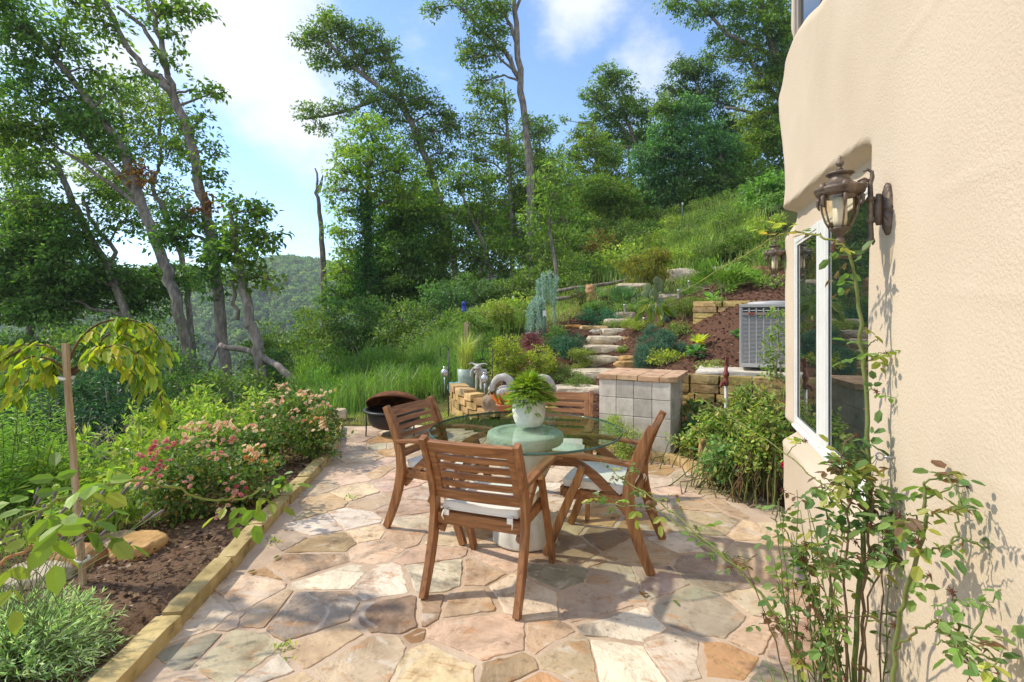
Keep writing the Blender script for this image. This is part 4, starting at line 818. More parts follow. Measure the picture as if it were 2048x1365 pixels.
tree('oak_tree', 'rounded oak crown standing clear against the sky on the hill shoulder', 40,
     [[(1300, 420, 5), (1285, 330, 4.5), (1262, 260, 4), (1240, 205, 3)], [(1272, 280, 3), (1225, 240, 2.5), (1195, 200, 2)]],
     [(1215, 150, 26, 20, 1), (1190, 185, 30, 24, 1.1), (1235, 165, 34, 24, 1.1), (1265, 195, 30, 24, 1.1), (1210, 215, 34, 24, 1.1), (1250, 230, 40, 28, 1.1), (1290, 225, 24, 24, 1), (1185, 240, 22, 20, .9), (1280, 270, 40, 30, 1.1), (1220, 270, 34, 28, 1), (1310, 300, 30, 30, 1.1), (1190, 290, 30, 24, .9)], GREEN, leaf=.22, seed=31, group=G_HILL, cover=2.1)
tree('hardwood_tree', 'tall oak behind the stucco wall with its limbs reaching over the sky', 33,
     [[(1600, 330, 9), (1580, 220, 8.5), (1556, 130, 8), (1538, 70, 7), (1520, 5, 6), (1505, -50, 5)], [(1545, 110, 5), (1500, 90, 4.5), (1456, 70, 4), (1420, 30, 3), (1391, 0, 2.5), (1350, -15, 2)], [(1560, 200, 5), (1520, 160, 4), (1500, 120, 3)], [(1570, 230, 4), (1500, 225, 3), (1450, 215, 2)]],
     [(1350, 5, 36, 18, .9), (1390, 30, 34, 18, .9), (1430, 10, 40, 22, 1), (1480, 20, 40, 26, 1.1), (1540, 10, 40, 30, 1.3), (1480, 70, 40, 26, 1), (1530, 60, 44, 30, 1.3), (1570, 70, 30, 40, 1.3), (1430, 75, 20, 16, .7), (1490, 110, 40, 24, 1.1, YELLOW), (1550, 130, 40, 30, 1.3), (1520, 180, 44, 30, 1.3, YELLOW), (1560, 220, 30, 40, 1.3), (1510, 235, 40, 26, 1.2, YELLOW), (1540, 280, 40, 30, 1.4), (1500, 300, 40, 34, 1.3, YELLOW), (1550, 340, 30, 40, 1.4), (1420, 110, 20, 18, .7), (1580, 150, 40, 80, 1.3)], GREEN, leaf=.2, seed=32, group=G_HILL, cover=2.1)
tree('hardwood_tree', 'dark leaved oak with thin crown behind the blue green locust', 38,
     [[(1430, 420, 5), (1425, 300, 4.5), (1408, 230, 4), (1395, 170, 3)]],
     [(1370, 120, 24, 16, 1), (1360, 150, 30, 18, 1), (1400, 140, 34, 22, 1.1), (1345, 185, 30, 20, 1), (1390, 180, 40, 24, 1.1), (1440, 170, 34, 24, 1.1), (1430, 215, 40, 26, 1.1), (1370, 220, 34, 22, 1), (1330, 230, 20, 18, .8), (1460, 250, 30, 30, 1.2), (1340, 270, 24, 30, 1)], [(.05, .075, .02), (.07, .10, .025), (.035, .055, .016)], leaf=.21, seed=33, group=G_HILL, cover=2.0)
tree('locust_tree', 'drooping blue green locust on the grassy slope with a short dark trunk', 30,
     [[(1352, 455, 6), (1355, 415, 5.5), (1362, 350, 5), (1368, 290, 4)], [(1446, 400, 5), (1448, 350, 4), (1440, 300, 3)]],
     [(1330, 210, 30, 26, .9, GREEN), (1380, 215, 40, 26, 1.2), (1340, 260, 44, 30, 1.2), (1410, 255, 50, 34, 1.4), (1310, 300, 40, 30, 1.2), (1370, 300, 50, 34, 1.5), (1440, 300, 44, 40, 1.5), (1285, 320, 30, 22, 1), (1340, 345, 50, 34, 1.4), (1400, 345, 50, 36, 1.5, DARK), (1460, 355, 30, 36, 1.4, DARK), (1360, 385, 44, 26, 1.3, DARK), (1330, 400, 30, 22, 1.1), (1430, 375, 34, 24, 1.4, DARK), (1300, 370, 30, 24, 1)], [(.045, .095, .040), (.06, .115, .05), (.035, .075, .033), (.085, .14, .06)], leaf=.2, seed=34, group=G_HILL, cover=2.2, droop=.7)
tree('hardwood_tree', 'yellowing tree with a thin white stem below the rounded oak', 34,
     [[(1205, 520, 3.5), (1198, 400, 3), (1192, 300, 2.5), (1188, 250, 2)]],
     [(1150, 270, 20, 14, .6), (1130, 240, 10, 12, .7), (1180, 280, 34, 26, 1), (1145, 310, 34, 26, 1, OLIVE), (1210, 310, 34, 28, 1.1, OLIVE), (1170, 345, 40, 28, 1.1), (1230, 350, 40, 30, 1.1), (1130, 370, 34, 30, 1.1), (1190, 390, 44, 34, 1.2), (1250, 395, 40, 30, 1.2, OLIVE), (1150, 430, 44, 34, 1.3, GREEN), (1215, 440, 44, 34, 1.3), (1270, 440, 34, 34, 1.2, GREEN), (1120, 490, 44, 40, 1.3, GREEN), (1180, 490, 44, 30, 1.3)], YELLOW, leaf=.2, seed=35, group=G_HILL, cover=2.0)
tree('sapling', 'slim dark stemmed sapling hung with drooping leaves left of the maple mound'.replace('left of', 'beside'), 19,
     [[(1112, 540, 3.5), (1104, 490, 3.2), (1098, 450, 3), (1104, 400, 2.4), (1118, 350, 1.8), (1128, 330, 1.2)]],
     [(1120, 330, 30, 20, .8), (1090, 360, 34, 24, .9), (1140, 370, 30, 24, .8), (1105, 400, 40, 26, .9), (1075, 440, 34, 30, .9), (1130, 440, 34, 26, .8)], [(.10, .14, .035), (.13, .165, .045), (.075, .11, .03)], leaf=.17, seed=36, group=G_HILL, cover=1.7, droop=.8)
tree('hardwood_tree', 'broad leafy catalpa like shrub tree close behind the stucco corner'.replace('catalpa like ', ''), 22,
     [[(1540, 455, 4), (1535, 420, 3.5), (1530, 390, 3)]],
     [(1510, 385, 30, 26, 1.3), (1545, 375, 34, 30, 1.4), (1530, 415, 40, 26, 1.5), (1570, 410, 30, 40, 1.4), (1500, 425, 24, 16, 1.2)], [(.07, .12, .03), (.09, .15, .04), (.05, .09, .025)], leaf=.24, seed=37, group=G_HILL, cover=2.2)
for k, (u, v, w, Y, pl, lab) in enumerate([(1120, 470, 70, 27, GREEN, 'young tree standing on the bank between forked trunk and sapling'), (1235, 430, 75, 29, OLIVE, 'young tree on the bank in front of the thin white stem'), (1300, 420, 60, 31, GREEN, 'young tree on the bank beside the locust'), (1075, 430, 60, 30, YELLOW, 'young yellowish tree beside the slender forked trunk'), (1500, 350, 60, 31, GREEN, 'young tree on the crest near the stucco corner'), (1170, 400, 60, 32, GREEN, 'young tree under the yellowing crown')]):
    r = rng(350 + k); tree('young_tree', lab, Y, [[(u + 4, v + 110, 3), (u + 2, v + 40, 2.6), (u, v, 2), (u - 3, v - 30, 1.4)]], [(u + r.normal(0, w * .4), v + r.uniform(-45, 75), w * r.uniform(.4, .6), w * r.uniform(.3, .45), 1.2) for _ in range(9)], pl, leaf=.19, seed=350 + k, group=G_HILL, cover=1.9, twigs=False)
# darker wood edge standing further back, single trees
BK = [(1080, 300, 'slender background tree showing between the forked tree and the yellow one', 44, 60, OLIVE), (1140, 430, 'bushy tree filling the gap left of the yellowing stem'.replace('left of', 'beside'), 37, 70, GREEN), (880, 450, 'pale tree seen through the gap under the leaning oak', 40, 60, GREEN),
      (1050, 470, 'shaded tree behind the slender forked trunk', 42, 70, DARK), (1480, 330, 'shaded tree between the locust and the wall', 44, 80, DARK), (1260, 340, 'olive tree behind the locust on the ridge', 46, 70, OLIVE), (960, 470, 'shaded tree in the hollow behind the pale forked stem', 38, 60, DARK)]
for i, (u, v, lab, Y, w, pl) in enumerate(BK):
    r = rng(300 + i); tree('hardwood_tree', lab, Y, [[(u + 6, v + 140, 4), (u + 3, v + 60, 3.5), (u, v, 3), (u - 4, v - 40, 2)]], [(u + r.normal(0, w * .5), v + r.uniform(-60, 110), w * r.uniform(.4, .6), w * r.uniform(.35, .5), 1.1) for _ in range(9)], pl, leaf=.23, seed=300 + i, group='trees further back in the wood', cover=1.9, twigs=False)
# the wooded ridge across the valley: crowns nobody could count
def ridge():
    r = rng(77); mb = MB(); n = 7000; X = r.uniform(-330, -20, n); Y = r.uniform(225, 480, n); Z = ht(X, Y)
    for i in range(n):
        k = r.uniform(1.6, 3.4); m = 46; e = rdir(r, m); e[:, 2] = np.abs(e[:, 2]) - .15
        P = arr((X[i], Y[i], Z[i] + k)) + e * arr((k, k, k * 1.25)) * r.uniform(.75, 1.05, (m, 1))
        c = arr([(.13, .20, .06), (.17, .24, .07), (.20, .25, .08), (.10, .165, .05)][r.integers(4)]) * r.uniform(.75, 1.3)
        leaves(mb, P, rdir(r, m) + e * .2, e + .35 * rdir(r, m), k * .62, k * .6, np.tile(c, (m, 1)) * r.uniform(.8, 1.2, (m, 1)))
    tag(mb.build('distant_forest', M_leaf_far), kind='stuff')
ridge()
def fallen():
    Y = 11; t = thing('fallen_branch', 'long grey fallen limb leaning down beside the oak trunk', 'branch', tuple(px(560, 740, Y)))
    r = rng(8); m = MB(); m.tube(wob([px(440, 690, Y), px(490, 700, Y), px(530, 718, Y), px(566, 742, Y - .3), px(600, 770, Y - .4)], r, .02), np.linspace(.055, .085, 13), 8); m.tube(wob([px(440, 688, Y), px(428, 715, Y), px(412, 752, Y)], r, .02), .022, 6); m.build('limb', M_bark, t, world=True)
fallen()
# ------------------------------------------------------------------ shrubs, perennials, grasses
def shrub(name, label, u, vt, w, Y, pal, leaf=.05, cover=1.6, seed=1, group=None, cat='shrub', tpl='kite', wl=.5, droop=.2, mat=None, hmin=.15, jit=.18, stems=7, zb=None, spiky=0.0, rs=None, stemcol=(.5, .42, .33), flat=.55, top=1.0, dy=1.0, shell=.42, over=1.0):
    r = rng(seed); k = Y / F; x = (u - CX) * k; zb = hz(x, Y) if zb is None else zb; zt = CH - (vt - HY) * k; h = max(hmin, zt - zb); rx = w * k / 2; ry = rx * dy; c = arr((x, Y + ry * .3, zb + h * .5))
    t = thing(name, label, cat, (x, Y + ry * .3, zb), group=group); lm = MB(); s_ = rs or max(.05, min(.32, .28 * (rx + h / 2) / 2))
    lpx = leaf * F / Y; hpx = h / k; n = int(2.3 * cover * over * math.pi * (w / 2) * (hpx / 2) / (.26 * lpx * lpx) * (.5 / wl) ** .85); n = min(n, 30000); ns = max(8, int(3.2 * (rx * h / 2) / (s_ * s_)) + 4)
    for q in range(ns):
        e = rdir(r, 1)[0] * r.random() ** shell
        sc = c + e * arr((rx, ry, h * .5)) * (1 - .12 * r.random()); sc[2] = max(sc[2], zb + .04)
        b = 1 + r.normal(0, .12)
        m = max(3, int(n / ns * r.uniform(.6, 1.4))); P = sc + r.normal(0, 1, (m, 3)) * arr((s_, s_, s_ * flat)) * .6; P[:, 2] = np.maximum(P[:, 2], zb + .01)
        D = rdir(r, m) * (.9 - .6 * min(1, spiky)) + unit(P - c + arr((0, 0, h * .3 * spiky))) * (.7 + spiky); D[:, 2] -= droop; Nn = rdir(r, m) * .7 + arr((0, 0, 1.)) + unit(P - c) * .4
        L = leaf * r.uniform(.65, 1.25, m); leaves(lm, P, D, Nn, L, L * wl, tint(r, pal, m, jit) * b, tpl)
    lm.build('foliage', mat or M_leaf, t, world=True)
    if stems:
        sm = MB()
        for q in range(stems):
            e = rdir(r, 1)[0]; e[2] = abs(e[2]); tip = arr((x, Y + ry * .3, zb)) + e * arr((rx * .7, ry * .7, h * .7)) + arr((0, 0, h * .2)); b0 = arr((x + r.normal(0, rx * .12), Y + ry * .3 + r.normal(0, rx * .12), zb - .03))
            sm.tube(wob([b0, (b0 + tip) / 2 + arr((0, 0, h * .1)), tip], r, .01), np.linspace(.012, .003, 7) * max(.5, min(2.5, h)), 5, stemcol, cap=False)
        sm.build('stem', M_stem, t, world=True)
    return t
G_UNDER = 'bushes of the wild slope'; G_MIDB = 'bushes along the wood edge'; G_PER = 'leafy perennials behind the roses'
# wild slope below the leaning oaks
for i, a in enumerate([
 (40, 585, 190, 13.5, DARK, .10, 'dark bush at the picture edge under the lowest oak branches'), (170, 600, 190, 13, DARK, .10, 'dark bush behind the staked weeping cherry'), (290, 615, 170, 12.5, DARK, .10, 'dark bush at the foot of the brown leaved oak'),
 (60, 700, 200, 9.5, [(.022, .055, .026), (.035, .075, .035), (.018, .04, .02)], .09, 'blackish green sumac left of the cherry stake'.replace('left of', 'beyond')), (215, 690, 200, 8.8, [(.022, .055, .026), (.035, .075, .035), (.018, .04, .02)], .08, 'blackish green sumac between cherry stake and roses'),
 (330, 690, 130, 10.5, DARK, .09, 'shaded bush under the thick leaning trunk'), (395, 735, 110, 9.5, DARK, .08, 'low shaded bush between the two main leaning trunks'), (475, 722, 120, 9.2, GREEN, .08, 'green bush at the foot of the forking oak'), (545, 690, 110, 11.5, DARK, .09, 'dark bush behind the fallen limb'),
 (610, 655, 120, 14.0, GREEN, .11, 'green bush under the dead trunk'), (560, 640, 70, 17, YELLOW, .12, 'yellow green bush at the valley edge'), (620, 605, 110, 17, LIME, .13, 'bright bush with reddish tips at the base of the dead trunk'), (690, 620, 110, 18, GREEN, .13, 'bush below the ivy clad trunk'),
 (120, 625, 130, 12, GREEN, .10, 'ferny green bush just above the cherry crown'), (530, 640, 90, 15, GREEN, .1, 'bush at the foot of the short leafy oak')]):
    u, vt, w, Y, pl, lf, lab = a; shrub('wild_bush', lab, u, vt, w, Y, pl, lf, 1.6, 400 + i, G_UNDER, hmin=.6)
# wood edge bushes behind the tall grass
for i, a in enumerate([
 (720, 585, 150, 17, DARK, .12, 'dark bush behind the tallest grass'), (800, 600, 130, 16, GREEN, .12, 'green bush left of the blue feeder'.replace('left of', 'two bushes away from')), (870, 555, 150, 18, [(.045, .085, .03), (.06, .105, .04)], .13, 'broad blue green bush at the wood edge'), (950, 545, 130, 19, DARK, .13, 'dark leaved bush above the blue feeder'),
 (1010, 570, 90, 19, GREEN, .12, 'bush behind the weeping cedars'), (905, 620, 110, 14.5, GREEN, .10, 'bush just behind the blue feeder'), (990, 610, 110, 14.5, LIME, .10, 'feathery bright bush in front of the white tag post'), (850, 655, 110, 13, GREEN, .09, 'bush rising over the tall grass'),
 (1040, 620, 70, 15, LIME, .10, 'small yellow green bush beside the lower weeping cedar'), (1000, 640, 90, 12.5, [(.10, .12, .03), (.14, .13, .03)], .08, 'loose bush with yellow sprays behind the golden shrubs'), (940, 660, 90, 12, GREEN, .08, 'bush behind the wooden post'),
 (1150, 470, 110, 25, GREEN, .15, 'bush under the drooping sapling'), (1220, 490, 110, 24, GREEN, .15, 'bush behind the maple mound'), (1180, 520, 110, 21, [(.05, .11, .03), (.07, .14, .04)], .13, 'fresh green bush on the bank between sapling and maple'), (1120, 530, 90, 21, GREEN, .13, 'bush behind the rope line'), (1075, 540, 80, 20, DARK, .13, 'dark bush at the foot of the slender forked tree'),
 (1205, 460, 60, 23, RUSTY + GREEN, .13, 'bush with rusty red leaves on the bank'), (1265, 430, 90, 27, [(.09, .12, .03), (.12, .15, .04)], .16, 'pale bush on the bank above the maple'), (1300, 440, 60, 26, GREEN, .14, 'bush beside the locust trunk'), (1230, 405, 80, 30, YELLOW, .17, 'yellow bush under the rounded oak'),
 (1540, 380, 90, 20, [(.08, .13, .03), (.10, .16, .04), (.06, .1, .025)], .17, 'large leaved bush on the slope beside the house'), (1330, 470, 80, 24, LIME, .09, 'feathery tall weed patch behind the maple mound'), (1400, 490, 120, 20, OLIVE, .09, 'weedy bush behind the long boulder'), (1480, 480, 110, 20, OLIVE, .09, 'weedy bush above the small lantern'), (1440, 455, 90, 23, GREEN, .1, 'weedy bush in the middle of the grassy slope'),
 (1375, 500, 80, 17.5, LIME, .07, 'feathery weed patch touching the maple mound'), (1425, 505, 90, 17, OLIVE, .08, 'weed thicket right behind the long pale boulder'.replace('right behind', 'directly behind')), (1490, 505, 90, 16.5, GREEN, .08, 'weed thicket behind the golden juniper'), (1540, 465, 80, 17, LIME, .08, 'lime weed thicket by the stucco corner above the lantern'),
 (1345, 455, 70, 27, LIME, .1, 'feathery pale bush below the locust'), (1410, 420, 80, 28, OLIVE, .12, 'low bush on the crest of the grassy slope'), (1490, 415, 90, 26, GREEN, .12, 'low bush on the slope under the large leaved bush'), (1280, 470, 80, 22, GREEN, .12, 'leafy bush standing over the maple mound'), (1140, 505, 80, 22.5, LIME, .12, 'bright bush at the foot of the dark stemmed sapling'),
 (1320, 530, 60, 15.8, LIME, .07, 'fine weeds between maple mound and boulder'), (1090, 590, 60, 16.5, OLIVE, .1, 'straw toned bush behind the arched cedar'), (1150, 560, 70, 17.5, GREEN, .1, 'bush behind the log rails')]):
    u, vt, w, Y, pl, lf, lab = a; shrub('bush', lab, u, vt, w, Y, pl, lf, 1.7, 450 + i, G_MIDB, hmin=.8)
# perennials behind the rose bed
for i, a in enumerate([(330, 838, 130, 4.9, 'lime leafy perennial behind the pinkest rose'), (250, 868, 130, 4.4, 'lime leafy perennial behind the cherry stake'), (160, 868, 120, 4.7, 'lime leafy perennial on the far side of the stake'), (75, 905, 130, 4.0, 'lime leafy perennial near the lavender'), (420, 810, 120, 5.6, 'lime leafy perennial behind the pale pink roses'),
    (330, 930, 100, 3.9, 'low lime perennial between stake and rose bush'), (230, 940, 110, 3.6, 'low lime perennial just behind the flat stone'), (500, 775, 90, 6.4, 'lime leafy perennial at the far end of the rose row'), (130, 965, 110, 3.4, 'low lime perennial behind the lavender spikes'), (380, 770, 110, 7.0, 'tall green perennial below the leaning trunks'), (290, 800, 110, 6.4, 'tall green perennial under the cherry crown')]):
    u, vt, w, Y, lab = a; shrub('perennial', lab, u, vt, w, Y, [(.13, .17, .03), (.17, .21, .04), (.10, .14, .03), (.22, .22, .05)], .085, 1.3, 500 + i, G_PER, 'perennial', wl=.34, droop=.15, hmin=.3, stems=9, stemcol=(.2, .26, .08), flat=.8)
# roses along the kerb
def rose(label, u, vt, w, Y, flowers, seed, over=1.0):
    t = shrub('rose_bush', label, u, vt, w, Y, [(.045, .085, .018), (.065, .115, .022), (.035, .06, .015), (.10, .14, .03), (.13, .09, .03)], .042, 2.0, seed, 'pink roses along the kerb', 'rose bush', tpl='kite', wl=.62, droop=.1, mat=M_gloss, stems=10, stemcol=(.16, .17, .06), over=over, rs=.07)
    r = rng(seed + 5)
    for (fu, fv, n, kind) in flowers:
        c = arr(px(fu, fv, Y - .22 * w * Y / F)); m = MB()
        for q in range(n):
            o = c + r.normal(0, 1, 3) * arr((.038, .035, .024)); ax = unit(arr((r.normal(0, .5), -.6 + r.normal(0, .4), .9)))
            base = arr([(.80, .52, .42), (.84, .66, .54), (.76, .42, .35), (.80, .62, .52)][r.integers(4)]) if kind == 0 else arr([(.66, .22, .25), (.72, .36, .34), (.58, .14, .19), (.74, .46, .40)][r.integers(4)]) if kind == 1 else arr([(.74, .42, .24), (.6, .28, .12)][r.integers(2)])
            a0 = unit(np.cross(ax, (0, 0, 1))); b0 = np.cross(ax, a0)
            for ring, (kk, ln, up) in enumerate([(6, .021, .35), (5, .015, .9), (3, .010, 2.0)]):
                for j in range(kk):
                    g = j * 2 * math.pi / kk + ring; d = a0 * math.cos(g) + b0 * math.sin(g) + ax * up
                    leaves(m, o[None], d[None], (ax + .2 * a0)[None], arr([ln]), arr([ln * .95]), (base * r.uniform(.85, 1.12))[None], 'oval')
        m.build('blossom', M_petal, t, world=True)
rose('rose bush with deep pink clusters, closest to the viewer of the row', 345, 890, 165, 3.65, [(300, 912, 9, 1), (290, 945, 7, 1), (325, 893, 10, 1), (350, 885, 9, 1), (322, 935, 8, 1), (372, 968, 4, 1), (296, 968, 5, 0), (260, 975, 4, 0)], 601)
rose('wide low rose bush spilling over the kerb with one bloom near its foot', 462, 905, 200, 3.85, [(440, 1018, 9, 0), (478, 985, 8, 1), (468, 978, 6, 1), (430, 910, 6, 1), (505, 920, 9, 2), (500, 897, 8, 0), (515, 905, 8, 0)], 602)
rose('rose bush with pale pink clusters on tall shoots in the middle of the row', 425, 845, 150, 4.6, [(375, 850, 10, 0), (392, 862, 10, 0), (405, 848, 9, 0), (380, 878, 7, 0), (428, 860, 9, 0), (445, 850, 10, 0), (472, 850, 9, 0), (415, 885, 8, 0), (460, 885, 8, 1), (500, 853, 6, 0)], 603)
rose('rose bush with few blooms between the pale clusters and the far roses', 520, 820, 130, 4.9, [(515, 815, 5, 0), (545, 835, 4, 0), (505, 860, 4, 0)], 604)
rose('rose bush crowned with peach pink blooms at the far end of the kerb', 600, 782, 150, 5.6, [(548, 802, 10, 0), (556, 808, 8, 0), (575, 785, 7, 0), (600, 785, 9, 0), (612, 793, 9, 0), (632, 792, 9, 0), (620, 808, 7, 0), (645, 813, 9, 0), (660, 783, 5, 0), (590, 820, 6, 0)], 605)
rose('dark leaved rose bush with orange pink blooms beside the kerb end stone', 628, 820, 100, 5.2, [(632, 840, 7, 2), (645, 852, 7, 0), (640, 845, 6, 0), (586, 838, 5, 1)], 606)
rose('small rose sprig reaching up behind the far roses', 570, 762, 60, 6.3, [(565, 772, 7, 0), (555, 778, 6, 0)], 607)

# grasses
def blades(mb, P, H, bend, Wd, C, r):
    n = len(P); a = r.uniform(0, 2 * math.pi, n); B = np.stack([np.cos(a), np.sin(a), np.zeros(n)], -1); Sd = np.stack([-np.sin(a), np.cos(a), np.zeros(n)], -1)
    up = arr((0, 0, 1)); H = H[:, None]; bd = bend[:, None]; Wd = np.broadcast_to(Wd, n)[:, None]
    m = P + up * H * .55 + B * bd * H * .18; t = P + up * H * (1 - .35 * bd) + B * bd * H * .7
    V = np.stack([P - Sd * Wd, P + Sd * Wd, m + Sd * Wd * .8, m - Sd * Wd * .8, t], 1).reshape(-1, 3); o = (np.arange(n) * 5)[:, None]
    mb.v.append(V); mb.c.append(np.repeat(C, 5, 0)); mb.f.append((np.array([[0, 1, 2, 3]]) + o + mb.n, False)); mb.f.append((np.array([[3, 2, 4]]) + o + mb.n, False)); mb.n += n * 5
def field(name, poly, n, hgt, wd, pal, seed, bend=(.2, .9), clump=0.0, mat=None):
    r = rng(seed); P = arr(poly); lo, hi = P.min(0), P.max(0); q = lo + r.random((n * 3, 2)) * (hi - lo); q = q[inpoly(q[:, 0], q[:, 1], P)][:n]
    if clump:
        cs = q[: max(4, len(q) // 40)]; i = r.integers(0, len(cs), len(q)); q = cs[i] + r.normal(0, clump, q.shape)
    q = q[~inpoly(q[:, 0], q[:, 1], PATIO)]
    z = ht(q[:, 0], q[:, 1]); m = MB(); hh = r.uniform(hgt[0], hgt[1], len(q)) * (1 + .35 * np.sin(q[:, 0] * 2.1) * np.sin(q[:, 1] * 1.7))
    blades(m, np.c_[q, z - .02], hh, r.uniform(*bend, len(q)), wd * r.uniform(.6, 1.3, len(q)), tint(r, pal, len(q), .2), r)
    tag(m.build(name, mat or M_leaf), kind='stuff'); return q
TALL = [(.075, .125, .03), (.10, .15, .035), (.06, .10, .03), (.13, .16, .05)]
field('tall_grass', [(-4.2, 7.6), (-2.4, 7.8), (-1.0, 9.2), (-.8, 11.5), (-1.5, 14), (-5.5, 14), (-5.2, 9)], 11000, (.4, .85), .005, TALL, 71, clump=.16)
field('tall_grass', [(-1.6, 11.5), (.4, 12.5), (.5, 15), (-2.5, 16)], 3500, (.4, .75), .006, TALL, 72, clump=.2)
field('lawn_grass', [(-2.6, 7.05), (-.65, 6.95), (-.55, 8.3), (-1.3, 8.9), (-2.4, 8.6)], 6500, (.03, .09), .004, [(.17, .19, .05), (.22, .21, .08), (.12, .16, .04)], 73, (.4, 1.2))
field('lawn_grass', [(.3, 12.6), (1.8, 13.4), (2.3, 16), (1.1, 17), (.4, 15.5)], 4000, (.04, .10), .007, [(.18, .19, .07), (.22, .21, .09), (.13, .16, .05)], 74, (.4, 1.2))
field('meadow_grass', [(4.2, 16.5), (8, 17), (12.5, 26), (16, 36), (9, 36), (6.5, 24), (3.5, 20)], 14000, (.35, .8), .014, [(.10, .14, .03), (.12, .16, .04), (.07, .11, .025), (.17, .18, .06)], 75, clump=.35)
field('weeds', [(-6.5, 3), (-3.2, 2.4), (-2.9, 5), (-2.8, 7.5), (-6, 9)], 9000, (.12, .38), .007, [(.10, .14, .03), (.15, .19, .04), (.08, .11, .03), (.2, .19, .07)], 76, clump=.15)
field('weeds', [(1.9, 4.9), (2.3, 3.8), (3.2, 4.6), (3.2, 6.2), (2.3, 6.0)], 900, (.05, .2), .005, [(.09, .13, .03), (.13, .17, .04)], 77, clump=.1)
field('weeds', [(.3, 13), (5, 13.5), (6, 17), (2, 18), (.5, 17)], 5000, (.1, .35), .009, [(.09, .13, .03), (.13, .17, .04), (.16, .15, .05)], 78, clump=.2)
field('weeds', [(-2.4, 1.2), (-1.75, 1.2), (-1.85, 3.2), (-2.5, 3.2)], 160, (.03, .09), .005, [(.15, .20, .04), (.18, .24, .05)], 79, (.6, 1.3), clump=.03)
def chips(name, poly, n, size, pal, seed, lift=.0):
    """bark chips and gravel lying on the beds"""
    r = rng(seed); P = arr(poly); lo, hi = P.min(0), P.max(0); q = lo + r.random((n * 3, 2)) * (hi - lo); q = q[inpoly(q[:, 0], q[:, 1], P) & ~inpoly(q[:, 0], q[:, 1], PATIO)][:n]; z = ht(q[:, 0], q[:, 1]); m = MB()
    a = r.uniform(0, 6.28, len(q)); D = np.stack([np.cos(a), np.sin(a), r.normal(0, .3, len(q))], -1); Nn = rdir(r, len(q)) * .6 + arr((0, 0, 1)); Pz = np.c_[q, z + .012 + r.uniform(0, .012, len(q)) + lift]
    for i in range(len(q)):
        d = unit(D[i]); s_ = unit(np.cross(Nn[i], d)); u_ = np.cross(d, s_); L = size * r.uniform(.5, 1.5); w = L * r.uniform(.3, .75); h = min(w, .3 * size) * r.uniform(.3, .8)
        V = [Pz[i] + d * x * L / 2 * (1 if y < 0 else .8) + s_ * y * w / 2 + u_ * zz * h / 2 for x, y, zz in ((-1, -1, -1), (1, -1, -1), (1, 1, -1), (-1, 1, -1), (-1, -1, 1), (1, -1, 1), (1, 1, 1), (-1, 1, 1))]
        m.add(V, np.array([(4, 5, 6, 7), (0, 1, 5, 4), (1, 2, 6, 5), (2, 3, 7, 6), (3, 0, 4, 7)]), arr(pal[r.integers(len(pal))]) * r.uniform(.6, 1.3))
    tag(m.build(name, M_mulch), kind='stuff')
chips('bark_chips', MULCH_L, 9000, .024, [(.22, .14, .085), (.32, .23, .14), (.14, .09, .06), (.40, .32, .22), (.10, .075, .06)], 81)
chips('bark_chips', MULCH_R, 13000, .036, [(.17, .095, .06), (.24, .14, .09), (.12, .07, .05), (.30, .20, .14)], 82)

for i, a in enumerate([(615, 708, 90, 9.8, 'fine weed patch at the end of the fallen limb'), (675, 694, 100, 10.5, 'fine weed patch below the dead trunk'), (742, 686, 110, 11, 'fine weed patch below the ivy clad tree'), (805, 692, 110, 11.4, 'fine weed patch above the leftmost chair back'.replace('leftmost ', 'fire pit side ')), (862, 694, 90, 11, 'fine weed patch beyond the shepherd hook'), (640, 742, 90, 8.8, 'fine weed patch behind the kerb end rock'), (708, 752, 90, 8.5, 'fine weed patch behind the fire pit'),
    (590, 742, 70, 9, 'fine weed patch behind the far rose bush'), (772, 728, 100, 9.6, 'weed patch between fire pit and wood edge'), (838, 738, 90, 9.0, 'weed patch over the chair beside the fire pit'), (890, 726, 70, 9.3, 'weed patch next to the wooden post'), (955, 705, 70, 9.6, 'wispy weed patch behind the animal statue'), (980, 680, 70, 10.5, 'wispy weed patch behind the taller golden shrub')]):
    u, vt, w, Y, lab = a; shrub('weed_patch', lab, u, vt, w, Y, [(.075, .13, .03), (.10, .155, .035), (.06, .10, .028)] if i % 3 else [(.12, .16, .035), (.09, .135, .03)], .07, 1.0, 900 + i, 'feathery weeds on the grass bank', 'weeds', wl=.16, spiky=.8, droop=-.1, hmin=.5, stems=12, stemcol=(.2, .25, .08), flat=1.0)
for i, a in enumerate([(1130, 438, 150, 24, GREEN, 'big fresh bush filling the gap right under the sapling crown'.replace('right under', 'under')), (1200, 425, 150, 26, OLIVE, 'big bush below the thin white stem'), (1275, 440, 130, 25, GREEN, 'big bush on the near side of the locust'), (1092, 475, 120, 22, OLIVE, 'big bush beside the slender forked trunk'), (1245, 500, 120, 20, LIME, 'bright big bush right above the maple mound'.replace('right above', 'just above')), (1170, 512, 120, 19.5, GREEN, 'big bush just above the log rails'),
    (1330, 418, 110, 29, OLIVE, 'big bush hiding the locust foot'), (1290, 480, 100, 21.5, YELLOW, 'yellow tinted bush over the maple'), (1060, 520, 90, 18.5, GREEN, 'bush in front of the forked tree foot'), (1480, 375, 110, 30, GREEN, 'bush on the crest between locust and house')]):
    u, vt, w, Y, pl, lab = a; shrub('big_bush', lab, u, vt, w, Y, pl, .15, 1.6, 930 + i, G_MIDB, hmin=1.2)
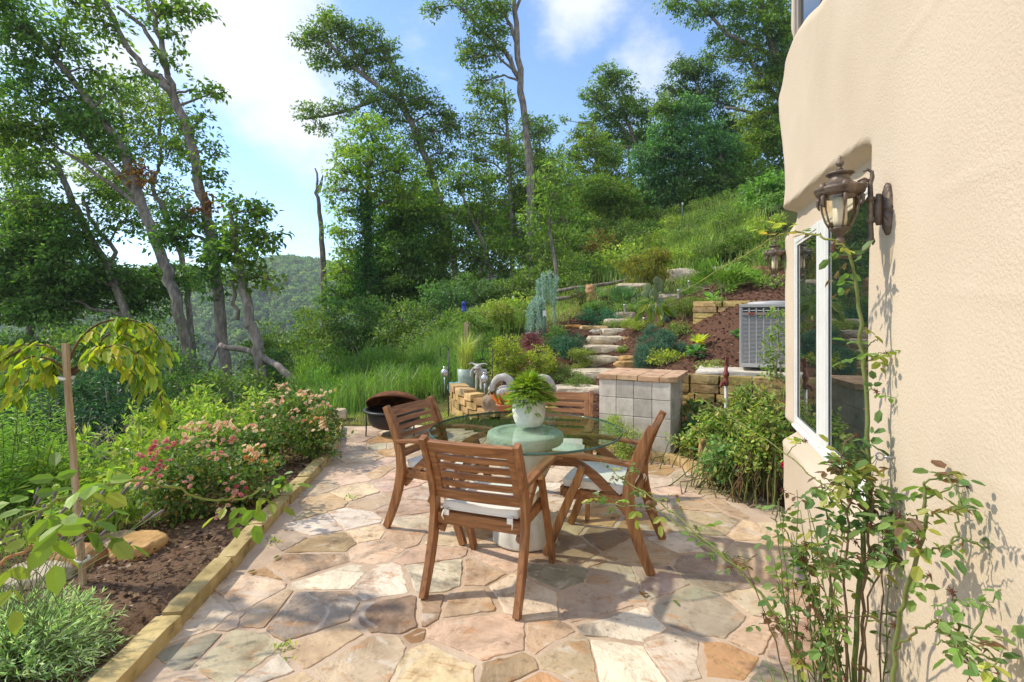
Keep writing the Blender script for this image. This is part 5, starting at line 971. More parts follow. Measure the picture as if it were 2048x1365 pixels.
# ------------------------------------------------------------------ stone steps, walls and boulders of the terraced garden
def stone(name, label, cat, u, v, Y, wm, dm, hm, seed, mat=None, col=(1, 1, 1), rz=0.0, group=None, blk=True, rnd=.22, flat=.7):
    """v is the row of the top front edge"""
    p = px(u, v, Y); m = MB()
    if blk: rblock(m, (p.x, p.y + dm / 2, p.z - hm / 2), (wm, dm, hm), seed, rz, col, amp=.035, rnd=rnd)
    else: m.rock((p.x, p.y + dm / 2, p.z - hm / 2), (wm, dm, hm), seed, col, rz, flat=flat, rough=.2, sub=4)
    return tag(m.build(name, mat or M_rock, origin=(p.x, p.y + dm / 2, p.z - hm)), label, cat, group)
GS = 'natural stone garden steps'
for i, (u, v, Y, wm, dm, hm, lab, c) in enumerate([
 (1205, 745, 8.8, 1.0, .75, .17, 'widest stone step, lowest of the rising flight, half behind the brick cap', (1.05, 1.0, .86)), (1206, 716, 9.6, .80, .62, .17, 'thick stone step, second above the brick cap', (1.0, .95, .82)),
 (1211, 694, 10.1, .74, .6, .13, 'pale thin stone step in the middle of the flight', (1.1, 1.03, .9)), (1219, 675, 10.6, .78, .6, .15, 'stone step with a rounded boulder at its end', (1.1, 1.03, .9)), (1233, 660, 11.2, .57, .6, .12, 'short stone step just below the mossy sedum', (1.1, 1.04, .95)),
 (1243, 640, 12.1, .68, .7, .14, 'grey stone step beside the yellow leaved sapling', (.95, .92, .85)), (1253, 626, 12.7, .50, .6, .2, 'rounded top stone step below the path light', (.85, .8, .72)), (1158, 778, 7.7, .66, .5, .12, 'flat pale paving stone at the foot of the steps', (1.15, 1.08, .95))]):
    stone('step_stone', lab, 'step', u, v - 2, Y - .06, wm * 1.1, dm, hm + .03, 200 + i, col=tuple(1.22 * q for q in c), rz=(i % 3 - 1) * .06, group=GS)
stone('edging_slab', 'long buff slab edging the upper mulch bed beside the steps', 'slab', 1188, 652, 11.6, .66, .25, .09, 221, M_sand, (1.1, 1.0, .85), .12)
stone('edging_slab', 'orange slab beside the buff one, behind the round boxwood', 'slab', 1147, 650, 11.7, .36, .2, .06, 222, M_sand, (1.1, .72, .42), .1)
stone('rock', 'small grey rock at the end of the buff slab', 'rock', 1193, 659, 11.2, .24, .2, .1, 223, blk=False)
stone('rock', 'rounded tan boulder at the end of the middle step', 'rock', 1258, 675, 10.4, .22, .25, .2, 224, M_sand, (1, .85, .7), blk=False)
stone('rock', 'tan rock below the rounded boulder beside the steps', 'rock', 1263, 690, 10.0, .24, .25, .12, 225, M_sand, (.85, .72, .6), blk=False)
stone('rock', 'flat orange rock on the right of the thick step'.replace('on the right of', 'next to'), 'rock', 1258, 713, 9.3, .32, .25, .11, 226, M_sand, (1.05, .8, .55), blk=False)
stone('rock', 'long tan rock just behind the brick cap', 'rock', 1256, 724, 8.9, .42, .28, .12, 227, M_sand, (1.0, .8, .6), blk=False)
stone('boulder', 'long pale grey boulder on the hillside terrace with a dark broken end', 'boulder', 1396, 536, 14.4, 1.7, .9, .62, 230, col=(1.2, 1.15, 1.05), blk=False, rz=-.1)
stone('boulder', 'dark rounded boulder at the end of the long pale one', 'boulder', 1442, 533, 14.2, .66, .7, .56, 231, col=(.75, .68, .66), blk=False)
stone('boulder', 'low flat boulder under the maple mound', 'boulder', 1272, 566, 14, .95, .6, .2, 232, col=(1.2, 1.12, .98), blk=False, rz=.1)
stone('boulder', 'low grey stone behind the prickly pear', 'boulder', 1345, 588, 12.2, .7, .5, .18, 233, col=(1.0, .9, .8), blk=False)
stone('boulder', 'half buried tan stone high on the weedy slope', 'boulder', 1505, 463, 19, .95, .6, .35, 234, col=(1.1, .95, .75), blk=False)
stone('boulder', 'dark mottled boulder at the foot of the curved stone wall', 'boulder', 985, 795, 6.72, .30, .28, .26, 235, col=(.75, .62, .5), blk=False)
stone('rock', 'pale limestone rock closing the far end of the kerb', 'rock', 672, 822, 7.2, .24, .24, .17, 236, col=(1.2, 1.1, .9), blk=False)
stone('rock', 'broad flat orange topped rock in the mulch beside the kerb', 'rock', 243, 1098, 3.12, .30, .28, .09, 237, M_sand, (1.0, .78, .58), blk=False, flat=.5)
stone('rock', 'grey brown rock partly covered by dry stems behind the flat rock', 'rock', 205, 1090, 3.3, .30, .24, .1, 238, col=(1.0, .85, .7), blk=False, flat=.5)
stone('rock', 'reddish rock half buried behind the cherry stake', 'rock', 100, 1120, 2.95, .34, .26, .15, 239, M_sand, (.85, .6, .5), blk=False)
stone('rock', 'pale rock behind the lavender spikes', 'rock', 30, 1160, 2.75, .36, .24, .14, 240, col=(1.15, 1.1, .95), blk=False)
stone('rock', 'tan pointed rock leaning among the rose stems near the house', 'rock', 1418, 880, 4.9, .15, .12, .24, 241, M_sand, (.95, .75, .62), blk=False)
def standing():
    Y = 14.5; p = px(1183, 606, Y); m = MB(); r = rng(4); P = [px(1186, 612, Y), px(1184, 595, Y), px(1180, 582, Y), px(1178, 574, Y), px(1177, 570, Y)]; m.tube(wob(P, r, .012), np.r_[np.linspace(.17, .13, 9), np.linspace(.12, .05, 4)], 9)
    tag(m.build('standing_stone', M_terra2, origin=(p.x, Y, p.z - .1)), 'upright orange weathered stone post among the rock garden shrubs', 'stone')
M_terra2 = surf('orange_stone', [(.3, (.24, .12, .06)), (.6, (.48, .27, .13)), (.8, (.58, .38, .2))], scale=7, rough=.95, bump=.9, bscale=14, bdist=.03)
standing()
stone('paver', 'orange paver standing on edge behind the small lantern', 'paver', 1527, 532, 10.4, .34, .12, .26, 242, M_terra2, blk=True, rnd=.06)

def wall_of(name, label, path, tops, courses, bl, seed, col=(1, 1, 1), dep=.22, base=None):
    """dry laid wall along path [(x,y)], top height per point"""
    P = arr(path); seg = np.r_[0, np.cumsum(np.linalg.norm(np.diff(P, axis=0), axis=1))]; r = rng(seed)
    t = thing(name, label, 'stone wall', (P[0, 0], P[0, 1], hz(*P[0]))); hc = bl[1]
    def at(s_): return arr([np.interp(s_, seg, P[:, 0]), np.interp(s_, seg, P[:, 1])])
    cop = MB(); bod = MB()
    for row in range(courses):
        s_ = -r.uniform(0, bl[0] * .6)
        while s_ < seg[-1] - .04:
            e = min(seg[-1], s_ + bl[0] * r.uniform(.65, 1.35)); a, b = at(max(0, s_)), at(e); d = b - a; L_ = np.linalg.norm(d); s0 = s_; s_ = e
            if L_ < .05: continue
            c = (a + b) / 2; zt = np.interp((max(0, s0) + e) / 2, seg, tops); k = row
            rblock(cop if row == 0 else bod, (c[0], c[1], zt - hc * (k + .5)), (L_ - .008, dep * r.uniform(.9, 1.15), hc - .007), seed + row * 31 + int(s_ * 10), math.atan2(d[1], d[0]), arr(col) * r.uniform(.68, 1.15) * (1, r.uniform(.92, 1.02), r.uniform(.78, 1.05)), amp=.012, rnd=.045, cuts=2)
    cop.build('coping', M_sand, t, world=True)
    bod.build('courses', M_sand, t, world=True); return t
wall_of('stone_wall', 'curved wall of buff stone blocks beside the lawn, swan planters on top', [(-.86, 7.9), (-.72, 7.45), (-.48, 7.05), (-.15, 6.8), (.3, 6.78), (.6, 6.9)], [.50, .50, .44, .36, .32, .30], 5, (.27, .10), 51, (1.15, 1.02, .82))
wall_of('stone_wall', 'low yellow stone wall in front of the air conditioner', [(2.05, 6.55), (2.5, 6.25), (3.1, 5.95), (3.7, 5.6)], [.80, .80, .80, .80], 4, (.36, .11), 52, (.95, .88, .7))
wall_of('stone_wall', 'upper yellow stone wall behind the air conditioner under the juniper', [(3.22, 9.05), (3.75, 8.7), (4.4, 8.45), (5.1, 8.3)], [1.79, 1.79, 1.80, 1.80], 4, (.42, .10), 53, (1.0, .9, .7))
def edging():
    t = thing('brick_edging', 'row of tan stone edging at the foot of the block pillar', 'edging', (1.0, 5.72, 0)); P = arr([(.62, 5.86), (1.0, 5.70), (1.70, 5.24), (1.86, 4.72)]); seg = np.r_[0, np.cumsum(np.linalg.norm(np.diff(P, axis=0), axis=1))]; r = rng(6); s_ = 0; k = 0
    while s_ < seg[-1] - .05:
        e = min(seg[-1], s_ + r.uniform(.17, .25)); a, b = [arr([np.interp(q, seg, P[:, 0]), np.interp(q, seg, P[:, 1])]) for q in (s_ + .006, e)]; d = b - a; c = (a + b) / 2; m = MB(); rblock(m, (c[0], c[1], .03), (np.linalg.norm(d), .09, .13), 600 + k, math.atan2(d[1], d[0]), arr((.95, .86, .72)) * r.uniform(.85, 1.1), amp=.006, rnd=.06, cuts=2); m.build('edging_stone', M_sand, t, world=True); s_ = e; k += 1
edging()

# ------------------------------------------------------------------ air conditioner
M_acgrey = plain('ac_grey', (.43, .42, .41), .5, .0); M_dark = plain('dark_gap', (.10, .10, .10), .7); M_red = plain('red_paint', (.32, .05, .04), .5)
def hvac():
    p = px(1479, 734, 6.55); a = -.42; t = thing('air_conditioner', 'grey louvred air conditioning unit behind the house corner', 'air conditioner', (p.x, p.y, p.z), a); w, h, d = .80, .80, .78
    m = MB(); m.box((w / 2, d / 2 + .012, h / 2), (w - .05, d - .06, h - .06)); m.build('core', M_dark, t)
    f = MB(); f.box((w / 2, d / 2, h - .02), (w, d, .04)); f.box((w / 2, d / 2, .025), (w, d, .05))
    for x in (.012, w - .012):
        for y in (.012, d - .012): f.box((x, y, h / 2), (.024, .024, h - .092))
    f.build('cabinet', M_acgrey, t, bevel=.004)
    g = MB(); n = 9; cw = (w - .06) / n
    for i in range(n + 1): g.box((.03 + cw * i, .010, h / 2), (.016, .010, h - .095))
    for i in range(n):
        for j in range(40):
            z = .06 + j * (h - .13) / 40; 
            if abs(z - (h - .125)) < .022: continue
            g.hexa([(.03 + cw * i + .009, .004, z), (.03 + cw * (i + 1) - .009, .004, z), (.03 + cw * (i + 1) - .009, .016, z + .009), (.03 + cw * i + .009, .016, z + .009), (.03 + cw * i + .009, .003, z + .003), (.03 + cw * (i + 1) - .009, .003, z + .003), (.03 + cw * (i + 1) - .009, .015, z + .012), (.03 + cw * i + .009, .015, z + .012)])
    g.build('louvre_panel', M_acgrey, t)
    s_ = MB()
    for i in range(9):
        for j in range(26): y = .03 + (d - .06) / 9 * i; z = .06 + j * (h - .12) / 26; s_.box((w + .001, y + .035, z + .01), (.008, (d - .06) / 9 - .014, .012))
    s_.build('side_louvre', M_acgrey, t)
    b = MB(); b.box((w / 2, -.002, h - .122), (w - .07, .012, .034)); b.build('band', M_tan, t); l = MB(); l.box((.14, -.010, h - .12), (.06, .004, .026)); l.build('label', M_red, t)
    tp = MB(); tp.lathe([(.30, h + .001), (.30, h + .03), (.28, h + .035), (.05, h + .05), (0, h + .05)], 30, (w / 2, d / 2, 0)); tp.build('fan_guard', M_acgrey, t)
M_tan = plain('tan_band', (.30, .24, .20), .6)
hvac()
stone('pad', 'pale concrete pad under the air conditioner', 'pad', 1545, 747, 6.2, 1.3, 1.1, .09, 243, M_concrete, (1.15, 1.12, 1.05), rz=-.42, rnd=.03)
def hydrant():
    Y = 5.15; p = px(1452, 850, Y); t = thing('yard_hydrant', 'rusty red headed yard hydrant on a pale standpipe among roses', 'hydrant', (p.x, Y, hz(p.x, Y))); z0 = hz(p.x, Y); zt = px(0, 770, Y).z
    m = MB(); m.tube([(p.x, Y, z0 - .1), (p.x, Y, zt)], .017, 10); m.build('pipe', M_galv, t, world=True)
    m = MB(); m.lathe([(.016, 0), (.024, .005), (.026, .05), (.020, .06), (.022, .09), (.030, .10), (.030, .13), (.018, .15), (.014, .20), (.0, .205)], 14, (p.x, Y, zt - .01)); m.tube([(p.x, Y, zt + .03), (p.x - .05, Y - .02, zt + .02), (p.x - .065, Y - .025, zt - .02)], .015, 8); m.build('head', M_redrust, t, world=True)
    m = MB(); m.sweep([(p.x - .01, Y, zt + .1), (p.x + .004, Y, zt + .18), (p.x + .012, Y, zt + .285)], .034, .014, (1, 0, 0)); m.build('handle', M_redrust, t, world=True, bevel=.004)
M_galv = plain('galvanised', (.42, .41, .37), .5, .3); M_redrust = surf('red_rust', [(.3, (.12, .035, .03)), (.6, (.27, .07, .055)), (.8, (.34, .14, .11))], scale=30, rough=.7, bump=.4)
hydrant()

# ------------------------------------------------------------------ rock garden planting
GR = 'shrubs of the terraced rock garden'
def S(name, label, u, vt, w, Y, pal, leaf, seed, cat='shrub', **k): return shrub(name, label, u, vt, w, Y, pal, leaf, k.pop('cover', 1.9), seed, k.pop('group', GR), cat, **k)
GOLD = [(.19, .20, .025), (.26, .24, .03), (.12, .15, .025), (.08, .11, .02)]
S('golden_shrub', 'taller upright golden euonymus at the top of the curved wall', 1012, 655, 62, 8.2, GOLD, .038, 701, stems=6, wl=.6, shell=.3)
S('golden_shrub', 'broad golden euonymus beside the barberry, nearest the steps', 1078, 692, 78, 8.5, GOLD, .038, 702, stems=6, wl=.6, shell=.3)
S('golden_shrub', 'golden shoot rising behind the swan planter', 1030, 690, 40, 8.4, GOLD, .036, 703, stems=4, wl=.6)
S('golden_shrub', 'thin yellow leaved euonymus between blue spruce and brick cap', 1325, 694, 62, 7.9, GOLD, .042, 704, stems=6, wl=.6, cover=.8)
S('barberry', 'dark purple barberry mound behind the golden shrubs', 1066, 664, 62, 9.3, [(.10, .025, .045), (.07, .02, .03), (.14, .05, .07)], .034, 705, wl=.6)
S('boxwood', 'round clipped green boxwood beside the orange slab', 1113, 647, 48, 10.6, [(.07, .115, .03), (.09, .14, .035), (.05, .085, .025)], .035, 706, shell=.25, wl=.6, hmin=.3)
S('boxwood', 'green mound below the standing stone', 1198, 598, 66, 13.2, [(.07, .115, .03), (.09, .14, .035)], .045, 707, hmin=.3)
S('boxwood', 'dark reddish green bush left of the standing stone'.replace('left of', 'next to'), 1160, 582, 40, 14.0, [(.07, .07, .03), (.09, .08, .03), (.05, .06, .02)], .05, 708, hmin=.5)
S('creeping_juniper', 'sprawling dark blue green juniper on the bank left of the steps'.replace('left of', 'below'), 1145, 668, 88, 9.9, [(.03, .085, .05), (.045, .11, .065), (.025, .06, .035)], .05, 709, mat=M_needle, wl=.28, flat=.7, hmin=.25)
S('creeping_juniper', 'narrow strip of creeping juniper along the mulch below the boxwood mound', 1205, 616, 90, 12.6, [(.03, .09, .045), (.045, .11, .06)], .06, 710, mat=M_needle, wl=.28, hmin=.15)
S('groundcover', 'yellow green sedum mound against the thick step', 1165, 690, 54, 9.4, [(.12, .14, .03), (.09, .12, .025), (.15, .15, .035)], .03, 711, hmin=.2, stems=0)
S('groundcover', 'low creeping thyme spreading in front of the golden shrub', 1125, 728, 80, 8.6, [(.09, .11, .03), (.07, .09, .025), (.11, .12, .04)], .03, 712, hmin=.18, stems=0)
S('groundcover', 'low creeping thyme beside the flat paving stone', 1150, 752, 90, 8.0, [(.09, .12, .03), (.07, .09, .025)], .03, 713, hmin=.15, stems=0)
S('groundcover', 'bright mossy sedum above the short step', 1292, 636, 110, 10.2, [(.15, .17, .02), (.12, .15, .02), (.10, .12, .02)], .035, 714, hmin=.22, stems=0)
S('groundcover', 'small green tuft between two step ends', 1243, 692, 26, 9.8, [(.08, .12, .02), (.11, .14, .03)], .03, 715, hmin=.15, stems=0)
SPR = [(.045, .095, .062), (.06, .115, .08), (.035, .075, .05), (.08, .14, .10)]
S('globe_spruce', 'largest globe of the dwarf blue spruces beside the steps', 1318, 652, 78, 8.5, SPR, .035, 716, mat=M_needle, tpl='kite', wl=.2, shell=.22, cover=2.6, rs=.07, stems=3)
S('globe_spruce', 'globe spruce partly behind the thin yellow euonymus', 1342, 672, 56, 8.25, SPR, .035, 717, mat=M_needle, wl=.2, shell=.22, cover=2.6, rs=.07, stems=3)
S('globe_spruce', 'smallest globe spruce lowest on the mulch', 1292, 690, 46, 8.25, SPR, .035, 718, mat=M_needle, wl=.2, shell=.22, cover=2.6, rs=.06, stems=3)
S('dwarf_conifer', 'soft blue grey conifer behind the yellow leaved sapling', 1333, 600, 48, 9.9, [(.07, .12, .09), (.09, .14, .11), (.05, .09, .07)], .04, 719, mat=M_needle, wl=.2, hmin=.4)
S('heath_shrub', 'fine leaved olive shrub left of the upper hosta'.replace('left of', 'next to'), 1378, 588, 90, 9.3, [(.09, .11, .03), (.12, .14, .035), (.07, .09, .025)], .035, 720, wl=.3, hmin=.4)
S('juniper', 'spreading golden green juniper on the upper terrace beside the wall lantern', 1450, 550, 150, 9.5, [(.09, .15, .02), (.12, .19, .03), (.06, .11, .02), (.15, .21, .04)], .10, 721, mat=M_needle, wl=.13, spiky=1.2, flat=.5, droop=-.1, cover=2.4, hmin=.62)
S('japanese_maple', 'domed weeping Japanese maple with olive and orange tinted leaves', 1292, 492, 114, 14.5, [(.13, .12, .02), (.10, .105, .02), (.16, .12, .02), (.07, .08, .018)], .11, 722, wl=.22, droop=.9, shell=.25, cover=2.4, stemcol=(.3, .25, .2))
S('blue_shrub', 'blue green ferny plant in front of the rope fence', 1180, 570, 60, 15.0, [(.06, .11, .05), (.08, .13, .06)], .07, 723, hmin=.25)
S('grey_grass', 'tuft of blue green iris leaves beside the low flat boulder', 1245, 575, 50, 13.4, [(.07, .12, .06), (.09, .14, .07)], .16, 724, wl=.10, spiky=1.5, droop=-.4, hmin=.2)
S('groundcover', 'green ground cover around the prickly pear', 1290, 598, 80, 11.8, [(.08, .12, .03), (.11, .15, .04)], .05, 725, hmin=.2, stems=0)
S('groundcover', 'green ground cover by the topmost path light', 1385, 575, 60, 11.6, [(.07, .11, .03), (.10, .14, .035)], .05, 726, hmin=.2, stems=0)
S('bird_nest_spruce', 'rounded green conifer above the orange paver behind the small lantern', 1560, 520, 50, 11.5, [(.06, .10, .03), (.08, .13, .035)], .05, 727, mat=M_needle, wl=.25, hmin=.4)
S('oregano', 'yellow green oregano at the foot of the block pillar', 1245, 828, 84, 5.42, [(.14, .17, .04), (.10, .14, .03), (.18, .19, .05)], .022, 728, wl=.6, hmin=.2, stems=14, stemcol=(.2, .22, .08), cover=1.1)
S('weed_clump', 'green weedy clump behind the pillar among big leaves', 1392, 800, 50, 6.0, [(.08, .13, .04), (.06, .10, .03)], .09, 729, wl=.5, hmin=.2)
S('climber', 'leafy climber growing up beside the air conditioner', 1556, 600, 40, 5.9, [(.10, .14, .03), (.14, .17, .04), (.07, .10, .03)], .05, 730, wl=.6, cover=.9, stems=5, dy=.6)
def hosta(label, u, vt, w, Y, pal, seed, n=22):
    r = rng(seed); k = Y / F; x = (u - CX) * k; zb = hz(x, Y); t = thing('hosta', label, 'hosta', (x, Y, zb), group='hostas in the mulch'); m = MB(); R_ = w * k / 2; h = max(.15, CH - (vt - HY) * k - zb)
    for i in range(n):
        a = r.uniform(0, 6.28); el = r.uniform(.15, 1.2); L = R_ * r.uniform(.6, .95); d = arr((math.cos(a) * math.cos(el), math.sin(a) * math.cos(el), math.sin(el))); b0 = arr((x, Y, zb + .02)) + d * arr((R_ * .25, R_ * .25, h * .5)); c = tint(r, pal, 1, .12)
        for s_ in (0, 1): leaves(m, b0[None], (d - arr((0, 0, .35 + .2 * s_)))[None], arr([[-d[0] * .5, -d[1] * .5, 1.]]), arr([L]), arr([L * .55]), c, 'oval')
    m.build('foliage', M_leaf, t, world=True)
hosta('yellow variegated hosta in bare mulch left of the unit'.replace('left of', 'below'), 1396, 666, 52, 8.0, [(.26, .25, .04), (.16, .20, .04), (.32, .28, .06)], 741)
hosta('blue green hosta at the bottom of the mulch bed', 1393, 708, 52, 7.5, [(.06, .12, .06), (.08, .15, .07), (.05, .10, .05)], 742)
hosta('small hosta tight against the louvred unit', 1470, 680, 34, 7.7, [(.06, .12, .05), (.08, .15, .06)], 743, 14)
hosta('white edged hosta under the upper stone wall', 1424, 608, 50, 9.2, [(.08, .14, .04), (.12, .19, .06), (.2, .25, .12)], 744)
hosta('broad leaved hosta between pillar and roses', 1400, 792, 60, 5.7, [(.07, .13, .05), (.09, .16, .06)], 745, 14)
def pear():
    Y = 12.4; r = rng(9); t = thing('prickly_pear', 'prickly pear cactus with round flat pads among the boulders', 'cactus', (px(1305, 600, Y).x, Y, px(0, 603, Y).z)); 
    for (u, v, s_, rz) in [(1308, 590, .30, .1), (1318, 571, .34, .4), (1296, 577, .26, -.5), (1325, 578, .22, .9), (1290, 590, .24, -.2), (1303, 597, .26, .3), (1322, 592, .24, -.4), (1279, 595, .2, .6), (1268, 603, .2, .2), (1313, 562, .22, .2)]:
        m = MB(); a = np.linspace(0, math.pi, 10); m.lathe([(max(0, math.sin(q)) * s_ * .40 * (1.15 - .3 * (q / math.pi)), -math.cos(q) * s_ * .5) for q in a], 18); M_ = Matrix.Translation(px(u, v, Y + r.normal(0, .12))) @ Matrix.Rotation(rz, 4, 'Z') @ Matrix.Rotation(r.normal(0, .25), 4, 'Y') @ Matrix.Diagonal((1, .16, 1, 1)); m.xf(M_)
        m.c = [np.tile(arr((.16, .21, .09)) * r.uniform(.85, 1.15), (len(c), 1)) for c in m.c]; m.build('pad', M_cact, t, world=True)
M_cact = surf('cactus', [(.3, (.85, .85, .85)), (.7, (1.1, 1.1, 1.1))], scale=14, rough=.6, bump=.3, bscale=60, use_col=1)
pear()
def cedar(label, Y, top, strands, seed):
    r = rng(seed); k = Y / F; p = px(top[0][0], top[0][1], Y); t = thing('weeping_cedar', label, 'weeping cedar', (p.x, Y, hz(p.x, Y)), group='weeping blue atlas cedars'); m = MB(); n = MB(); P = wob([px(u, v, Y) for u, v in top], r, .01); m.tube(P, np.linspace(.035, .014, len(P)), 7, (.6, .55, .5))
    for (u0, v0, u1, v1) in strands:
        for j in range(2):
            dy = r.normal(0, .2); a = arr(px(u0 + r.normal(0, 2.5), v0 + r.normal(0, 3), Y + dy)); b = arr(px(u1 + r.normal(0, 3), v1 + r.normal(0, 7), Y + dy * 1.2)); Q = wob([a, (a + b) / 2 + arr((r.normal(0, .03), 0, .05)), b], r, .012); n.tube(Q, .006, 4, (.35, .38, .34), cap=False)
            L = int(np.linalg.norm(b - a) / .022); tt = np.round(r.random(L * 6) * L * .45) / (L * .45) + r.normal(0, .006, L * 6); C = np.stack([np.interp(tt, np.linspace(0, 1, len(Q)), Q[:, i]) for i in range(3)], -1) + r.normal(0, .020, (L * 6, 3)); D = rdir(r, len(C)); D[:, 2] += .1; leaves(n, C, D, rdir(r, len(C)), .055, .014, tint(r, [(.15, .22, .19), (.20, .27, .24), (.11, .17, .15)], len(C), .12), 'kite')
    n.build('foliage', M_needle, t, world=True); m.build('trunk', M_bark, t, world=True)
cedar('taller weeping blue cedar with an arched crown and thin trailing strand', 13, [(1084, 655), (1082, 620), (1083, 580), (1090, 555), (1102, 548), (1108, 556)], [(1078, 558, 1076, 605), (1084, 552, 1084, 600), (1090, 549, 1090, 595), (1096, 546, 1098, 600), (1102, 547, 1104, 598), (1108, 552, 1110, 600), (1112, 556, 1112, 590), (1108, 560, 1107, 650), (1087, 550, 1080, 590), (1075, 562, 1072, 590)], 751)
cedar('shorter weeping blue cedar spreading out at its foot, in front of the arched one', 12.2, [(1070, 672), (1071, 640), (1072, 610), (1076, 596)], [(1066, 600, 1060, 660), (1070, 596, 1066, 665), (1075, 594, 1074, 668), (1080, 596, 1082, 665), (1084, 600, 1088, 660), (1068, 605, 1056, 668), (1078, 600, 1080, 650), (1086, 606, 1090, 640), (1062, 612, 1060, 670)], 752)
# rose thicket between pillar and house
def thicket(label, u, vt, w, Y, seed, n, pal, fl=()):
    r = rng(seed); k = Y / F; x = (u - CX) * k; zb = max(.02, hz(x, Y)); h = CH - (vt - HY) * k - zb; t = thing('rose_thicket', label, 'rose bush', (x, Y, zb), group='unpruned roses in the bed by the house'); sm = MB(); lm = MB()
    for i in range(n):
        a = r.uniform(0, 6.28); R_ = w * k / 2 * r.uniform(.3, 1.1); b = arr((x + r.normal(0, .20), Y + r.normal(0, .16), zb - .02)); tip = arr((x + math.cos(a) * R_, Y + math.sin(a) * R_ * .8, zb + h * r.uniform(.45, 1.05) * (1 - .35 * (R_ / (w * k / 2)) ** 2))); mid = (b + tip) / 2 + arr((0, 0, h * .22)) - arr((math.cos(a), math.sin(a), 0)) * R_ * .2
        P = wob([b, mid, tip], r, .035); c = arr([(.16, .19, .05), (.12, .15, .04), (.20, .17, .07), (.17, .10, .05)][r.integers(4)]); sm.tube(P, np.linspace(.006, .0018, len(P)), 5, c, cap=False)
        for j in range(5):
            tt = r.uniform(.35, 1); q = arr([np.interp(tt, np.linspace(0, 1, len(P)), P[:, z]) for z in range(3)]); o = rdir(r, 1)[0] * .05; m = r.integers(4, 8); leaves(lm, q + o + r.normal(0, .028, (m, 3)), rdir(r, m) + arr((0, 0, -.2)), rdir(r, m) * .6 + arr((0, 0, 1)), .048 * r.uniform(.6, 1.3, m), .028 * r.uniform(.7, 1.2, m), tint(r, pal, m, .2), 'oval')
    lm.build('foliage', M_leaf, t, world=True); sm.build('stem', M_stem, t, world=True)
    return t
PR = [(.12, .17, .04), (.09, .14, .035), (.16, .19, .045), (.13, .12, .04), (.21, .21, .05)]
thicket('tangled rose thicket with dense thin stems against the stucco corner', 1530, 780, 120, 4.25, 761, 80, PR)
thicket('rose thicket around the standpipe hydrant', 1450, 790, 130, 5.0, 762, 72, PR)
thicket('low rose thicket spilling on the patio stones', 1460, 875, 150, 4.5, 763, 75, [(.07, .13, .05), (.09, .15, .05), (.12, .15, .04)])
thicket('wispy rose thicket in front of the unit and stone wall', 1500, 755, 110, 5.3, 764, 60, PR)
thicket('small rose sprigs beside the block pillar', 1400, 850, 70, 5.2, 765, 40, PR)
def pinkbloom():
    p = arr(px(1566, 929, 3.7)); r = rng(3); m = MB()
    for ring, (n, ln, up) in enumerate([(6, .028, .3), (5, .02, 1.0), (3, .014, 2.5)]):
        for j in range(n): g = j * 6.283 / n + ring; d = arr((math.cos(g), -.5, math.sin(g))) + arr((0, -1, .2)) * up * .5; leaves(m, p[None], d[None], arr([[0, -1, .4]]), arr([ln]), arr([ln]), arr([[.62, .015, .16]]), 'oval')
    m.tube([p, p + arr((.02, .03, -.05)), p + arr((.03, .08, -.12))], .002, 4, (.12, .16, .04)); tag(m.build('rose_bloom', M_petal, origin=tuple(p)), 'single hot pink rose bloom beside the stucco corner', 'rose')
pinkbloom()

# ------------------------------------------------------------------ ornaments on and behind the curved wall
M_orn = surf('cast_stone', [(.3, (.34, .32, .29)), (.55, (.50, .48, .44)), (.75, (.60, .58, .54))], scale=12, rough=.9, bump=.5, bscale=50, bdist=.006); M_teal = surf('celadon', [(.3, (.20, .30, .26)), (.5, (.36, .46, .40)), (.7, (.50, .55, .47))], scale=6, rough=.3, bump=.2, dist=1.5)
def swan(label, c, flip, s_=1.0):
    t = thing('swan_planter', label, 'planter', tuple(c), group='cast stone swan planters'); k = flip; B = MB()
    B.lathe([(0, 0), (.10, .004), (.15, .05), (.17, .11), (.16, .15), (.145, .15), (.14, .11), (0, .10)], 28); B.v = [v * arr((1.25 * s_, .85 * s_, s_)) for v in B.v]; B.build('body', M_orn, t)
    N_ = MB(); P = arr([(k * x * s_, 0, z * s_) for x, z in [(-.05, .10), (-.01, .19), (-.03, .27), (-.10, .315), (-.18, .30), (-.235, .24), (-.26, .18)]]); N_.tube(np.stack([np.interp(np.linspace(0, 6, 25), range(7), P[:, i]) for i in range(3)], -1), np.linspace(.062, .036, 25) * s_, 14); N_.build('neck', M_orn, t)
    H = MB(); H.rock((k * -.265 * s_, 0, .165 * s_), (.085 * s_, .07 * s_, .08 * s_), 5, rough=.05, sub=3); H.tube([(k * -.275 * s_, 0, .15 * s_), (k * -.30 * s_, 0, .11 * s_), (k * -.318 * s_, 0, .085 * s_)], [.022 * s_, .014 * s_, .006 * s_], 8, flat=.7); H.build('head', M_orn, t)
    w = MB(); 
    for sy in (-1, 1): w = MB(); w.rock((-k * .07 * s_, sy * .115 * s_, .12 * s_), (.24 * s_, .05 * s_, .14 * s_), 7 + sy, rough=.1, sub=3); w.build('wing', M_orn, t)
swan('pale cast swan planter with its beak lowered, on the curved wall', px(1024, 800, 6.86) + Vector((0, .06, -.03)), 1, 1.05)
swan('grey cast swan planter half hidden by the lime geranium', px(1070, 800, 7.0) + Vector((0, .1, -.02)), -1, 1.0)
